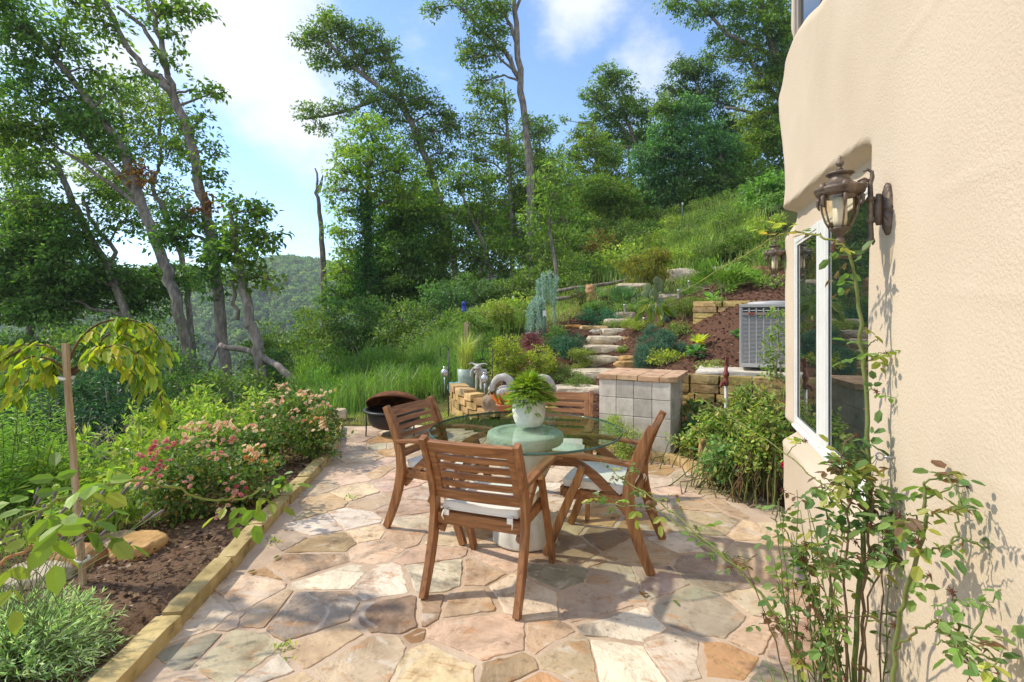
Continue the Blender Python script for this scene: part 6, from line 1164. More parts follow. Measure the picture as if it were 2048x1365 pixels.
def goat():
    Y = 7.25; c = px(962, 778, Y); s_ = .42; t = thing('animal_statue', 'weathered whitish long eared animal statue with horns standing on the curved wall', 'statue', (c.x, Y, c.z))
    V, E, Rr = [], [], []
    def chain(pts, a=None):
        for i, (p, r_) in enumerate(pts):
            V.append(p); Rr.append(r_)
            if i > 0: E.append((len(V) - 2, len(V) - 1))
            elif a is not None: E.append((a, len(V) - 1))
        return len(V) - 1
    chain([((0, .10, .52), .13), ((0, .0, .54), .14), ((0, -.14, .58), .12)]); 
    hd = chain([((0, -.24, .70), .085), ((0, -.29, .78), .075), ((-.01, -.36, .74), .07), ((-.015, -.42, .63), .052), ((-.02, -.45, .55), .04)], 2)
    for sx in (-1, 1):
        chain([((sx * .085, -.17, .40), .052), ((sx * .085, -.18, .2), .036), ((sx * .09, -.2, 0), .04)], 2); chain([((sx * .09, .14, .38), .06), ((sx * .09, .2, .22), .036), ((sx * .09, .17, 0), .038)], 0)
        chain([((sx * .13, -.27, .86), .03), ((sx * .25, -.26, .88), .022), ((sx * .36, -.28, .84), .010)], 4)
        chain([((sx * .12, -.32, .74), .03), ((sx * .20, -.33, .62), .042), ((sx * .23, -.34, .48), .03), ((sx * .225, -.35, .42), .012)], 5)
    me = bpy.data.meshes.new('body'); me.from_pydata([tuple(arr(v) * s_) for v in V], E, []); o = bpy.data.objects.new('body', me); COL.objects.link(o); o.parent = t; o.rotation_euler = (0, 0, -.35); me.materials.append(M_orn)
    sk = o.modifiers.new('skin', 'SKIN'); sk.use_smooth_shade = True
    for i, r_ in enumerate(Rr): me.skin_vertices[0].data[i].radius = (r_ * s_, r_ * s_); me.skin_vertices[0].data[i].use_root = (i == 1)
    o.modifiers.new('sub', 'SUBSURF').render_levels = 2
goat()
def tallpot():
    Y = 7.95; c = px(931, 800, Y); z0 = hz(c.x, Y); h = px(0, 738, Y).z - z0; t = thing('tall_planter', 'tall celadon glazed planter of wispy grass beside the curved wall', 'planter', (c.x, Y, z0)); m = MB(); m.lathe([(0, 0), (.085, 0), (.095, .03), (.11, h * .4), (.122, h * .8), (.125, h), (.11, h), (.10, h - .06), (0, h - .06)], 28); m.build('pot', M_teal, t)
    r = rng(6); g = MB(); n = 420; a = r.uniform(0, 6.28, n); q = r.uniform(0, .09, n); blades(g, np.stack([np.cos(a) * q, np.sin(a) * q, np.full(n, h - .06)], -1), r.uniform(.35, .85, n), r.uniform(.15, 1.0, n), .004, tint(r, [(.16, .19, .05), (.22, .23, .07), (.12, .15, .04), (.28, .24, .09)], n, .15), r); g.build('foliage', M_leaf, t)
tallpot()
def post(name, label, cat, u, v0, v1, Y, rad, mat, extra=None, square=False, zb=None):
    a = px(u, v0, Y); z0 = hz(a.x, Y) if zb is None else zb; t = thing(name, label, cat, (a.x, Y, z0)); m = MB()
    if square: m.box((a.x, Y, (z0 - .1 + a.z) / 2), (rad * 2, rad * 1.6, a.z - z0 + .1))
    else: m.tube([(a.x, Y, z0 - .1), (a.x, Y, a.z)], rad, 8)
    m.build('pole', mat, t, world=True)
    if extra: extra(t, a, Y)
    return t
post('wooden_post', 'pale square wooden post rising out of the wispy grass', 'post', 932, 645, 735, 8.6, .032, WPALE, square=True)
def hook(t, a, Y):
    m = MB(); q = np.linspace(0, math.pi, 10); m.tube([(a.x - .06 + .06 * math.cos(w), Y, a.z + .06 * math.sin(w)) for w in q] + [(a.x - .12, Y, a.z - .09)], .006, 6); m.build('crook', M_black, t, world=True)
    m = MB(); m.tube([(a.x, Y, a.z - .30), (a.x - .08, Y, a.z - .26)], .006, 6); m.build('bracket', M_black, t, world=True)
post('shepherd_hook', 'black shepherd hook standing in the lawn next to the celadon planter', 'garden hook', 897, 700, 800, 7.5, .008, M_black, hook)
def hook2(t, a, Y):
    m = MB(); q = np.linspace(0, math.pi, 12); m.tube([(a.x - .075 + .075 * math.cos(w), Y, a.z + .075 * math.sin(w)) for w in q] + [(a.x - .15, Y, a.z - .13)], .005, 6); m.build('crook', M_black, t, world=True)
    m = MB(); m.lathe([(0, -.02), (.03, -.012), (.035, 0), (0, .01)], 12, (a.x - .15, Y, a.z - .14)); m.build('lamp_cap', M_black, t, world=True)
post('shepherd_hook', 'thin black arched hook behind the animal statue', 'garden hook', 985, 700, 760, 7.9, .006, M_black, hook2)
def feeder(t, a, Y):
    m = MB(); m.lathe([(0, -.02), (.07, -.02), (.075, 0), (.06, .02), (.055, .16), (.08, .19), (0, .25)], 14, (a.x, Y, a.z - .2)); m.build('tube', M_blue, t, world=True)
M_blue = plain('blue_plastic', (.02, .06, .32), .35); M_cyan = plain('light_blue_box', (.10, .42, .55), .5); M_silver = plain('silver_globe', (.55, .56, .57), .2, .6)
post('bird_feeder', 'cobalt blue bird feeder on a pole in the wood edge', 'bird feeder', 928, 606, 640, 13, .012, M_black, feeder)
def cap(t, a, Y): m = MB(); m.box((a.x, Y, a.z + .05), (.07, .03, .14)); m.build('tag_plate', M_white, t, world=True)

M_gpost = plain('green_post', (.03, .07, .04), .6)
post('marker_post', 'green steel post with white top in front of the shorter cedar', 'post', 1089, 632, 665, 11.6, .02, M_gpost, cap)
post('marker_post', 'distant marker post with white top at the wood edge', 'post', 1026, 600, 612, 15.5, .02, M_gpost, cap)
post('marker_post', 'white topped post beside the locust trunk high on the slope', 'post', 1365, 410, 440, 27, .04, M_gpost, cap)
def globe(label, u, v, Y, zb=None):
    a = px(u, v, Y); t = thing('solar_globe', label, 'solar light', (a.x, Y, a.z - .25), group='silver solar globe stakes'); m = MB(); m.lathe([(0, -.055), (.03, -.048), (.05, -.02), (.053, .01), (.04, .035), (.02, .045), (.018, .06), (.028, .066), (.02, .08), (0, .084)], 20, (a.x, Y, a.z)); m.build('globe', M_silver, t, world=True); m = MB(); m.tube([(a.x, Y, a.z - .30), (a.x, Y, a.z - .05)], .008, 6); m.build('stake', M_steel, t, world=True)
globe('silver solar globe on a stake beside the shepherd hook', 889, 745, 7.3); globe('silver solar globe in front of the animal statue', 969, 757, 6.95)
stone('crate', 'light blue and white plastic box behind the shepherd hook', 'box', 909, 767, 8.1, .17, .14, .15, 245, M_cyan, rnd=.02)
def path_light(label, u, v, Y):
    a = px(u, v, Y); t = thing('path_light', label, 'path light', (a.x, Y, a.z - .18), group='grey path lights up the garden'); m = MB(); m.lathe([(.028, -.17), (.034, -.02), (.042, -.015), (.044, .0), (.02, .006), (0, .007)], 14, (a.x, Y, a.z)); m.build('tube', M_galv, t, world=True); m = MB(); m.lathe([(.046, .0), (.046, .012), (0, .016)], 14, (a.x, Y, a.z)); m.build('cap', M_steel, t, world=True)
path_light('path light above the topmost step', 1250, 610, 12.4); path_light('path light beside the mossy sedum', 1289, 637, 10.4); path_light('path light below the golden juniper', 1358, 581, 11.0); path_light('path light between boulder and juniper', 1379, 563, 12.0)
def rope():
    t = thing('split_rail', 'long weathered log rails edging the upper terrace', 'rail', tuple(px(1120, 585, 15.5))); r = rng(3)
    for P in ([(1110, 584, 15.6), (1150, 576, 15.6), (1200, 570, 15.6), (1262, 560, 15.8)], [(1105, 600, 15.2), (1150, 592, 15.2), (1190, 586, 15.2), (1230, 580, 15.2)]): m = MB(); m.tube(wob([px(*q) for q in P], r, .02), .055, 7, (1.0, .98, .9)); m.build('rail', M_bark, t, world=True)
rope()
def redplant():
    Y = 6.25; c = px(1012, 826, Y); t = thing('potted_lily', 'low terracotta pot of rust red upright leaves beside the dark boulder', 'potted plant', (c.x, Y, c.z)); m = MB(); m.lathe([(0, 0), (.09, 0), (.115, .09), (.125, .09), (.125, .115), (.11, .115), (.10, .09), (0, .09)], 24); m.build('pot', M_terra, t)
    r = rng(2); g = MB(); n = 60; a = r.uniform(0, 6.28, n); D = np.stack([np.cos(a) * .5 - .35, np.sin(a) * .5, np.full(n, 1.)], -1); leaves(g, np.stack([np.cos(a) * .05, np.sin(a) * .05, np.full(n, .08)], -1) + r.normal(0, .02, (n, 3)), D, rdir(r, n), r.uniform(.1, .22, n), r.uniform(.025, .045, n), tint(r, [(.30, .06, .03), (.2, .05, .03), (.38, .13, .05), (.10, .10, .03)], n, .15), 'oval'); g.build('foliage', M_leaf, t)
redplant()

def yellow_sapling():
    Y = 9.2; c = px(1303, 660, Y); r = rng(12); t = thing('sapling', 'small sapling with large drooping yellow leaves above the globe spruces', 'sapling', (c.x, Y, hz(c.x, Y))); st = MB(); lf = MB(); z0 = hz(c.x, Y) - .05
    for du in (-3, 9): a = px(1303 + du, 606, Y); st.tube([(a.x + .02, Y, z0), (a.x, Y, (z0 + a.z) / 2), tuple(a)], .009, 6, (.45, .25, .16))
    for (u, v, du, dv) in [(1300, 606, -22, 22), (1298, 608, -10, 14), (1302, 606, 0, 44), (1306, 606, 20, 30), (1312, 606, 26, 16), (1310, 607, 14, 34), (1296, 610, -26, 34), (1304, 604, 6, -8), (1299, 606, -14, -4), (1312, 608, 34, 26)]:
        for q in range(2): b = arr(px(u + du * .35, v + dv * .3 - 4, Y + r.normal(0, .05))); e = arr(px(u + du + r.normal(0, 3), v + dv, Y + r.normal(0, .1))); L = max(.17, np.linalg.norm(e - b)); leaves(lf, b[None], (e - b)[None], arr([[r.normal(0, .4), -1, .5]]), arr([L]), arr([L * .42]), arr([[(.30, .30, .035), (.24, .27, .03), (.16, .22, .035)][r.integers(3)]]), 'oval')
    lf.build('foliage', M_leaf, t, world=True); st.build('trunk', M_stem, t, world=True)
yellow_sapling()
for i, a in enumerate([(1360, 640, 60, 8.9, [(.09, .12, .03), (.12, .15, .04)], .04, 'loose green shrub between the sapling and the mulch slope'), (1340, 712, 60, 7.7, GOLD, .04, 'yellow shoots in front of the globe spruces'), (1425, 735, 60, 7.0, [(.10, .13, .03), (.15, .16, .05)], .04, 'low weeds on the coping behind the hydrant'), (1230, 655, 60, 11.8, [(.12, .15, .03), (.09, .12, .03)], .04, 'green mat beside the upper steps'),
    (1440, 625, 40, 8.8, [(.08, .11, .03)], .05, 'small sprig at the end of the upper stone wall'), (1545, 585, 60, 8.9, [(.10, .14, .03), (.13, .17, .04)], .06, 'leafy sprigs along the upper wall by the corner'), (1260, 600, 70, 13.0, [(.09, .13, .04), (.12, .16, .05)], .05, 'soft green mound beside the cactus'), (1215, 580, 70, 14.2, [(.08, .12, .04), (.10, .14, .05)], .06, 'grey green mound behind the path light')]):
    u, vt, w, Y, pl, lf, lab = a; S('small_shrub', lab, u, vt, w, Y, pl, lf, 790 + i, hmin=.22, cover=1.3)

for i, a in enumerate([(1520, 505, 80, 12.2, OLIVE, .06, 'weedy shrub on the bank right above the small lantern'.replace('right above', 'just over')), (1558, 478, 60, 12.6, GREEN, .07, 'leafy shrub peeking past the stucco corner over the lantern'), (1500, 500, 70, 16.8, LIME, .06, 'feathery weeds on the bank behind the boulder end'), (1545, 530, 50, 10.6, [(.08, .12, .03), (.11, .15, .04)], .05, 'low shrub beside the orange paver'), (1470, 500, 80, 16.4, OLIVE, .06, 'weedy shrub over the dark end of the boulder')]):
    u, vt, w, Y, pl, lf, lab = a; S('bank_shrub', lab, u, vt, w, Y, pl, lf, 830 + i, hmin=.5)
field('weeds', [(4.6, 10.6), (8.5, 9.5), (10, 15), (7.5, 17.5), (6.6, 13.5)], 5000, (.15, .4), .009, [(.09, .13, .03), (.13, .17, .04), (.16, .15, .05)], 85, clump=.2)
# ------------------------------------------------------------------ staked weeping cherry
def cherry():
    Y = 2.80; b = px(172, 1196, Y); r = rng(21); k = Y / F
    t = thing('weeping_cherry', 'young weeping cherry with yellowing leaves trained on a stake', 'sapling', (b.x, Y + .03, hz(b.x, Y)))
    tr = MB(); tr.tube(wob([px(166, 1205, Y + .03), px(158, 1050, Y + .03), px(146, 900, Y + .03), px(135, 780, Y + .03), px(134, 700, Y + .03)], r, .004), np.linspace(.016, .011, 13), 8, (.75, .55, .42)); tr.build('trunk', M_bark, t, world=True)
    br = MB(); lf = MB(); pal = [(.15, .18, .018), (.19, .20, .02), (.11, .15, .018), (.08, .12, .016), (.22, .20, .024)]
    arcs = [[(134, 735), (150, 690), (185, 652), (230, 637), (275, 642), (310, 662), (328, 690), (338, 715)], [(136, 745), (170, 720), (205, 695), (240, 690), (270, 705), (295, 735), (312, 760)], [(136, 760), (165, 735), (195, 690), (215, 668), (250, 665), (290, 690), (320, 710)], [(134, 755), (170, 725), (190, 705), (230, 715), (265, 745), (285, 775)],
            [(132, 720), (100, 692), (55, 690), (10, 692), (-40, 705)], [(132, 740), (100, 718), (60, 712), (25, 740), (0, 775)], [(130, 750), (110, 735), (99, 720), (98, 760), (99, 780)], [(130, 765), (100, 740), (70, 745), (40, 780), (15, 800)], [(290, 735), (312, 765), (322, 800), (325, 830)], [(40, 700), (10, 720), (-20, 740), (-40, 770)]]
    for i, A in enumerate(arcs):
        dy = [0.06, -.10, .14, -.04, .05, -.1, 0, .1, -.06, .1][i]; P = arr([px(u, v, Y + .03 + dy * min(1, j / 2.)) for j, (u, v) in enumerate(A)]); tt = np.linspace(0, 1, 24); P = np.stack([np.interp(tt, np.linspace(0, 1, len(P)), P[:, q]) for q in range(3)], -1); P = np.vstack([P[:1], (P[:-2] + P[1:-1] + P[2:]) / 3, P[-1:]])
        br.tube(P, np.linspace(.0075, .002, len(P)), 6, (.62, .42, .30))
        n = int(np.linalg.norm(np.diff(P, axis=0), axis=1).sum() / .0115)
        for j in range(n):
            s_ = r.uniform(.22 if i < 8 else 0, 1); c = arr([np.interp(s_, tt, P[:, q]) for q in range(3)]) + r.normal(0, .012, 3); a = r.uniform(0, 6.28); d = arr((math.cos(a) * .55, math.sin(a) * .55, -.65)); d += unit(P[min(23, int(s_ * 23) + 1)] - P[int(s_ * 23) - 1]) * .3
            L = r.uniform(.06, .105); leaves(lf, c[None], d[None], arr([[math.cos(a), math.sin(a), .9]]) + r.normal(0, .2, 3), arr([L]), arr([L * r.uniform(.38, .5)]), tint(r, pal, 1, .12), 'oval')
    br.build('branch', M_bark, t, world=True); lf.build('foliage', M_leaf, t, world=True)
    s_ = thing('wooden_stake', 'square wooden stake tied beside the weeping cherry trunk', 'stake', (px(168, 1196, Y).x, Y - .005, 0)); m = MB(); m.sweep([px(171, 1225, Y - .005), px(150, 960, Y - .005), px(136, 780, Y - .005), px(131, 687, Y - .005)], .026, .024, (0, 1, 0)); m.build('stake', WPALE, s_, world=True, bevel=.002)
    for v, u in ((757, 132), (1120, 164)): m = MB(); p = px(u, v, Y + .012); m.tube([(p.x + .030 * math.cos(q), p.y + .034 * math.sin(q), p.z + .003 * math.sin(2 * q)) for q in np.linspace(0, 6.283, 15)], .006, 6, flat=1.8); m.build('tie', M_white, s_, world=True)
cherry()
def plant_tag():
    p = px(176, 1203, 2.66); g = gx(228, 1243, .03); t = thing('plant_tag', 'small white plant label on a wire leaning over the mulch', 'plant label', tuple(g)); m = MB(); m.tube([g, (Vector(g) + p) / 2 + Vector((0, 0, .01)), p], .0018, 5); m.build('wire', M_steel, t, world=True); m = MB(); M_ = Matrix.Translation(p) @ Matrix.Rotation(.5, 4, 'Y') @ Matrix.Rotation(-.5, 4, 'X'); m.box((0, 0, 0), (.038, .002, .045)); m.xf(M_); m.build('plate', M_white, t, world=True)
plant_tag()
# ------------------------------------------------------------------ lavender and small plants by the kerb
def lavender():
    r = rng(31); Y = 2.15; b = px(40, 1400, Y); t = thing('lavender_bush', 'silvery lavender bush with tall dry flower spikes in the near corner', 'lavender', (b.x, Y, 0)); lf = MB(); st = MB(); fl = MB(); c0 = arr((b.x, Y, 0))
    for i in range(520):
        e = rdir(r, 1)[0]; e[2] = abs(e[2]); L = r.uniform(.26, .40); base = c0 + arr((r.normal(0, .05), r.normal(0, .05), .02)); tip = c0 + e * arr((.36, .34, .33)) * r.uniform(.75, 1.05); st.tube([base, (base + tip) / 2 + arr((0, 0, .03)), tip], .002, 4, (.25, .27, .16), cap=False)
        m = 16; s_ = r.uniform(.45, 1.02, m)[:, None]; P = base + (tip - base) * s_; D = unit(tip - base) * .9 + rdir(r, m) * .7; leaves(lf, P, D, rdir(r, m), r.uniform(.025, .05, m), .0055, tint(r, [(.27, .31, .22), (.22, .27, .18), (.34, .37, .28), (.17, .22, .12)], m, .1), 'kite')
    for i in range(56):
        a = r.uniform(0, 6.28); R_ = r.uniform(.05, .5); base = c0 + arr((r.normal(0, .12), r.normal(0, .12), .15)); tip = c0 + arr((math.cos(a) * R_ - .02, math.sin(a) * R_ * .8 + .05, r.uniform(.45, .66))); q = wob([base, (base + tip) / 2 + arr((0, 0, .05)), tip], r, .006); st.tube(q, .0017, 4, (.17, .22, .08), cap=False)
        d = unit(q[-1] - q[-2]); fl = MB(); fl.tube([tip, tip + d * .012, tip + d * .03, tip + d * .05, tip + d * .062], [.003, .0065, .006, .007, .002], 6, arr([(.17, .13, .15), (.13, .11, .10), (.20, .16, .17)][r.integers(3)])); fl.build('flower_spike', M_stem, t, world=True)
    lf.build('foliage', M_leaf, t, world=True); st.build('stem', M_stem, t, world=True)
lavender()
def feather(label, u, v0, vt, Y, w, n, seed):
    r = rng(seed); k = Y / F; x = (u - CX) * k; zb = hz(x, Y); t = thing('feathery_plant', label, 'plant', (x, Y, zb), group='feathery lime plants at the picture edge'); lf = MB(); st = MB(); h = CH - (vt - HY) * k - zb
    for i in range(n):
        tip = arr((x + r.normal(0, w * k * .4), Y + r.normal(0, .25), zb + h * r.uniform(.55, 1.02))); b = arr((x + r.normal(0, .1), Y + r.normal(0, .1), zb)); P = wob([b, (b + tip) / 2 + arr((r.normal(0, .05), 0, 0)), tip], r, .015); st.tube(P, np.linspace(.006, .002, len(P)), 5, (.14, .19, .05), cap=False)
        m = 150; s_ = r.uniform(.2, 1, m); C = np.stack([np.interp(s_, np.linspace(0, 1, len(P)), P[:, q]) for q in range(3)], -1); a = r.uniform(0, 6.28, m); D = np.stack([np.cos(a), np.sin(a), r.uniform(.1, .7, m)], -1); L = r.uniform(.05, .13, m) * (1.3 - s_); C2 = C + D * L[:, None] * r.uniform(0, .6, (m, 1)); leaves(lf, C2, D, rdir(r, m), L, .006, tint(r, [(.14, .20, .04), (.18, .24, .05), (.10, .15, .035)], m, .12), 'kite')
    lf.build('foliage', M_leaf, t, world=True); st.build('stem', M_stem, t, world=True)
feather('feathery lime plant with arching plumes at the picture edge below the cherry', 30, 960, 745, 3.9, 120, 26, 41); feather('shorter feathery lime plant between the plumes and the cherry stake', 95, 960, 830, 4.2, 90, 16, 42)
def dry():
    r = rng(43); t = thing('dry_stalks', 'pale dry branching weed stalks behind the cherry stake', 'dead plant', tuple(px(215, 930, 5.4))); m = MB()
    for i in range(16):
        b = arr(px(215 + r.normal(0, 30), 940, 5.4 + r.normal(0, .2))); tip = arr(px(215 + r.normal(0, 38), r.uniform(835, 890), 5.4 + r.normal(0, .2))); m.tube(wob([b, tip], r, .02), .0035, 4, (.42, .36, .26), cap=False)
        for j in range(5): q = b + (tip - b) * r.uniform(.4, .95); e = q + rdir(r, 1)[0] * .10 + arr((0, 0, .09)); m.tube([q, e], .0022, 4, (.40, .34, .25), cap=False); m.rock(e, (.018, .018, .018), i + j, (.30, .22, .15), sub=1)
    m.build('stem', M_stem, t, world=True)
dry()
# ------------------------------------------------------------------ roses: a cane reaching in over the bed, and the climber on the house
def leafset(lf, r, p, d, size, pal, n=5, droopy=.35):
    """one compound rose leaf: pairs of oval leaflets and an end leaflet along a short stalk"""
    d = unit(arr(d)); s_ = unit(np.cross(d, (0, 0, 1)) + 1e-4); up = np.cross(s_, d); c = tint(r, pal, 1, .14); st = []
    for j in range(n):
        along = size * (.55 + .85 * (j // 2)) if j < n - 1 else size * (.5 + .85 * ((n - 1) // 2)); sd = (1 if j % 2 else -1) if j < n - 1 else 0; q = p + d * along + arr((0, 0, -droopy * along * .35)); dd = d * (.45 if sd else 1) + s_ * sd * .9 + arr((0, 0, -droopy)) + r.normal(0, .15, 3); L = size * r.uniform(.8, 1.2) * (1.12 if sd == 0 else 1)
        leaves(lf, q[None], dd[None], (up + r.normal(0, .35, 3))[None], arr([L]), arr([L * r.uniform(.58, .72)]), c * r.uniform(.85, 1.15), 'oval'); st.append(q)
    return [p] + st[-1:]
def cane(sm, pts, r0, r1, col, r, thorns=True):
    P = arr(pts); m = len(P); tt = np.linspace(0, 1, 5 * m); Q = np.stack([np.interp(tt, np.linspace(0, 1, m), P[:, q]) for q in range(3)], -1)
    for _ in range(3): Q[1:-1] = (Q[:-2] + Q[1:-1] * 2 + Q[2:]) / 4
    Q[1:-1] += r.normal(0, .003, Q[1:-1].shape); sm.tube(Q, np.linspace(r0, r1, len(Q)), 7, col)
    if thorns:
        for i in range(2, len(Q) - 1, 2): d = rdir(r, 1)[0]; sm.tube([Q[i] + d * r0 * .5, Q[i] + d * (r0 + .007) + arr((0, 0, -.003))], [.0022, .0004], 4, (.25, .10, .05), cap=False)
    return Q
def near_cane():
    r = rng(51); t = thing('rose_cane', 'long thorny rose cane arching in over the bed with big soft leaves', 'rose cane', tuple(px(-120, 1400, .95))); sm = MB(); lf = MB(); pal = [(.075, .12, .02), (.055, .095, .018), (.10, .14, .024), (.13, .145, .03)]
    Q = cane(sm, [px(-260, 1290, .95), px(-60, 1110, 1.0), (px(60, 1030, 1.05)), px(150, 985, 1.1), px(260, 957, 1.2), px(340, 972, 1.28), px(420, 1003, 1.36), px(480, 1003, 1.42), px(530, 975, 1.48)], .0042, .0022, (.20, .26, .05), r)
    for (u, v, Y, du, dv, sz, k) in [(480, 1003, 1.42, -.3, -1.2, .05, 5), (500, 995, 1.44, .5, -.2, .05, 5), (530, 975, 1.48, .8, .2, .048, 5), (520, 985, 1.46, .2, -.9, .05, 3), (505, 1000, 1.44, .2, -1.0, .055, 3), (540, 965, 1.5, .6, .8, .03, 5), (465, 1005, 1.40, -.6, -.6, .045, 3),
        (60, 1030, 1.05, -.6, .5, .062, 5), (20, 1060, 1.02, -.2, .8, .062, 5), (90, 1010, 1.06, .3, -.8, .062, 5), (130, 995, 1.08, .5, .5, .06, 5), (-10, 1080, 1.0, -.5, -.5, .06, 5), (40, 1045, 1.03, .2, -1.0, .06, 5), (110, 1000, 1.07, -.2, .9, .05, 5), (70, 1025, 1.05, .8, -.3, .06, 3), (150, 985, 1.1, .8, .1, .06, 3)]:
        leafset(lf, r, arr(px(u, v, Y)), (du, r.normal(0, .3), dv * .6), sz * .8, pal, k, .5)
    Q2 = cane(sm, [px(-200, 1330, .9), px(-40, 1150, .95), px(60, 1090, 1.0), px(150, 1055, 1.05), px(190, 1065, 1.08)], .0035, .002, (.38, .20, .08), r)
    for (u, v, Y, du, dv, sz, k) in [(150, 1055, 1.05, .5, -.6, .06, 5), (190, 1065, 1.08, .8, -.2, .05, 3), (60, 1090, 1.0, -.6, .3, .055, 5), (110, 1070, 1.03, .4, .8, .055, 5), (20, 1110, .98, .1, -.9, .05, 5), (175, 1060, 1.06, .2, .6, .055, 3), (0, 1125, .96, -.6, .1, .05, 5)]: leafset(lf, r, arr(px(u, v, Y)), (du, r.normal(0, .3), dv * .6), sz * .8, pal + [(.34, .10, .04)] * (u < 30), k, .5)
    lf.build('foliage', M_leaf, t, world=True); sm.build('stem', M_stem, t, world=True)
near_cane()
def climber():
    r = rng(61); t = thing('climbing_rose', 'sparse climbing rose with a cane hooked through the wall lantern', 'climbing rose', tuple(px(1690, 1600, 1.62)))
    sm = MB(); lf = MB(); dead = MB(); pal = [(.06, .10, .03), (.08, .125, .035), (.045, .08, .028), (.09, .13, .035), (.09, .05, .03), (.07, .11, .03), (.06, .095, .03), (.15, .16, .035)]; GC = (.17, .21, .06); BC = (.17, .11, .06)
    def grow(pts, r0, r1, col, nl, sz=.040, lo=.25, twigs=3, k=(3, 5), hips=1):
        Q = cane(sm, [px(*q) for q in pts], r0, r1, col, r)
        for i in range(max(1, int(nl * .72))):
            s_ = r.uniform(lo, 1); j = min(len(Q) - 1, int(s_ * (len(Q) - 1))); leafset(lf, r, Q[j], rdir(r, 1)[0] * (1, .8, .5), sz * r.uniform(.7, 1.15), pal, int(r.choice(k)), .3)
        for i in range(twigs):
            j = int(r.uniform(lo, .98) * (len(Q) - 1)); d = rdir(r, 1)[0]; d[2] = abs(d[2]) * .8; d[1] *= .5; ln = r.uniform(.06, .17); e = Q[j] + d * ln; W_ = cane(sm, [Q[j], (Q[j] + e) / 2 + arr((0, 0, .015)), e], .0022, .0012, col, r, False); 
            for q in range(2): leafset(lf, r, W_[r.integers(4, len(W_))], rdir(r, 1)[0] * (1, .8, .5), sz * r.uniform(.6, 1.0), pal, int(r.choice(k)), .3)
            if hips and r.random() < .6:
                dead = MB()
                for q in range(7): a = q * .9; dead.tube([e, e + arr((math.cos(a) * .012, math.sin(a) * .006, math.sin(a) * .012))], [.0022, .0006], 4, (.15, .06, .035), cap=False)
                dead.build('seed_head', M_stem, t, world=True)
        return Q
    grow([(1690, 1610, 1.62), (1708, 1300, 1.62), (1738, 1000, 1.63), (1737, 850, 1.64), (1724, 700, 1.65), (1717, 600, 1.655), (1706, 520, 1.66), (1688, 490, 1.67)], .0085, .0045, GC, 14, .04, .28, 5)
    grow([(1688, 490, 1.67), (1655, 478, 1.70), (1610, 464, 1.76), (1570, 466, 1.86), (1520, 492, 1.97), (1440, 540, 2.1), (1345, 596, 2.25)], .0042, .0016, (.24, .26, .05), 5, .038, .15, 0)
    for (u, v, Y) in [(1600, 452, 1.78), (1620, 470, 1.74), (1575, 450, 1.84), (1560, 470, 1.88), (1540, 462, 1.9)]: leafset(lf, r, arr(px(u, v, Y)), (r.choice((-1, 1)) * .8, 0, .1), .034, [(.18, .19, .04), (.22, .16, .04)], 3, .1)
    grow([(1700, 1610, 1.60), (1722, 1350, 1.58), (1728, 1150, 1.58), (1745, 1020, 1.58), (1742, 960, 1.58)], .006, .0035, BC, 16, .04, .4, 6)
    grow([(1760, 1650, 1.44), (1785, 1400, 1.40), (1792, 1270, 1.38), (1815, 1170, 1.31), (1846, 1085, 1.20), (1852, 1010, 1.18), (1850, 965, 1.18)], .0075, .003, GC, 20, .038, .45, 5, (3, 5))
    grow([(1840, 1105, 1.21), (1880, 1098, 1.14), (1915, 1088, 1.07), (1935, 1078, 1.03)], .0025, .0012, GC, 2, .03, .3, 2)
    grow([(1850, 1030, 1.18), (1890, 1022, 1.12), (1925, 1014, 1.05), (1948, 1020, 1.01)], .0022, .0012, GC, 5, .03, .3, 1)
    grow([(1790, 1300, 1.38), (1840, 1262, 1.24), (1880, 1240, 1.14), (1915, 1262, 1.07), (1960, 1290, .98), (1990, 1315, .92), (2000, 1370, .90)], .0032, .0014, GC, 16, .032, .45, 3, (3, 5))
    grow([(1895, 1250, 1.11), (1905, 1290, 1.08), (1940, 1320, 1.01), (1935, 1380, 1.0)], .0016, .001, BC, 3, .028, .4, 1)
    grow([(1660, 1600, 1.62), (1600, 1330, 1.70), (1520, 1180, 1.82), (1440, 1110, 1.95), (1380, 1065, 2.05), (1310, 1015, 2.18), (1240, 1010, 2.28), (1170, 1006, 2.36)], .0055, .0018, GC, 20, .038, .35, 4)
    grow([(1670, 1600, 1.60), (1590, 1280, 1.72), (1480, 1140, 1.88), (1390, 1060, 2.02), (1290, 985, 2.2), (1240, 955, 2.3), (1200, 925, 2.36)], .0048, .0015, (.22, .25, .06), 10, .032, .55, 3)
    grow([(1735, 1060, 1.63), (1690, 1005, 1.72), (1620, 950, 1.86), (1540, 885, 2.05), (1460, 830, 2.2), (1385, 785, 2.35)], .0035, .0014, (.20, .24, .06), 8, .036, .05, 2)
    grow([(1690, 1560, 1.6), (1640, 1250, 1.66), (1600, 1120, 1.72), (1570, 1060, 1.78), (1540, 1035, 1.82)], .0042, .0018, GC, 16, .038, .4, 5)
    grow([(1700, 1560, 1.58), (1660, 1150, 1.62), (1655, 1040, 1.66), (1640, 960, 1.7)], .0042, .002, GC, 20, .04, .4, 6)
    grow([(1695, 1560, 1.56), (1690, 1150, 1.58), (1700, 1000, 1.6), (1680, 930, 1.62), (1690, 880, 1.64)], .0042, .002, BC, 24, .04, .45, 7)
    grow([(1720, 1500, 1.55), (1735, 1200, 1.56), (1790, 1080, 1.56), (1830, 1060, 1.56)], .0035, .0015, BC, 10, .036, .5, 5)
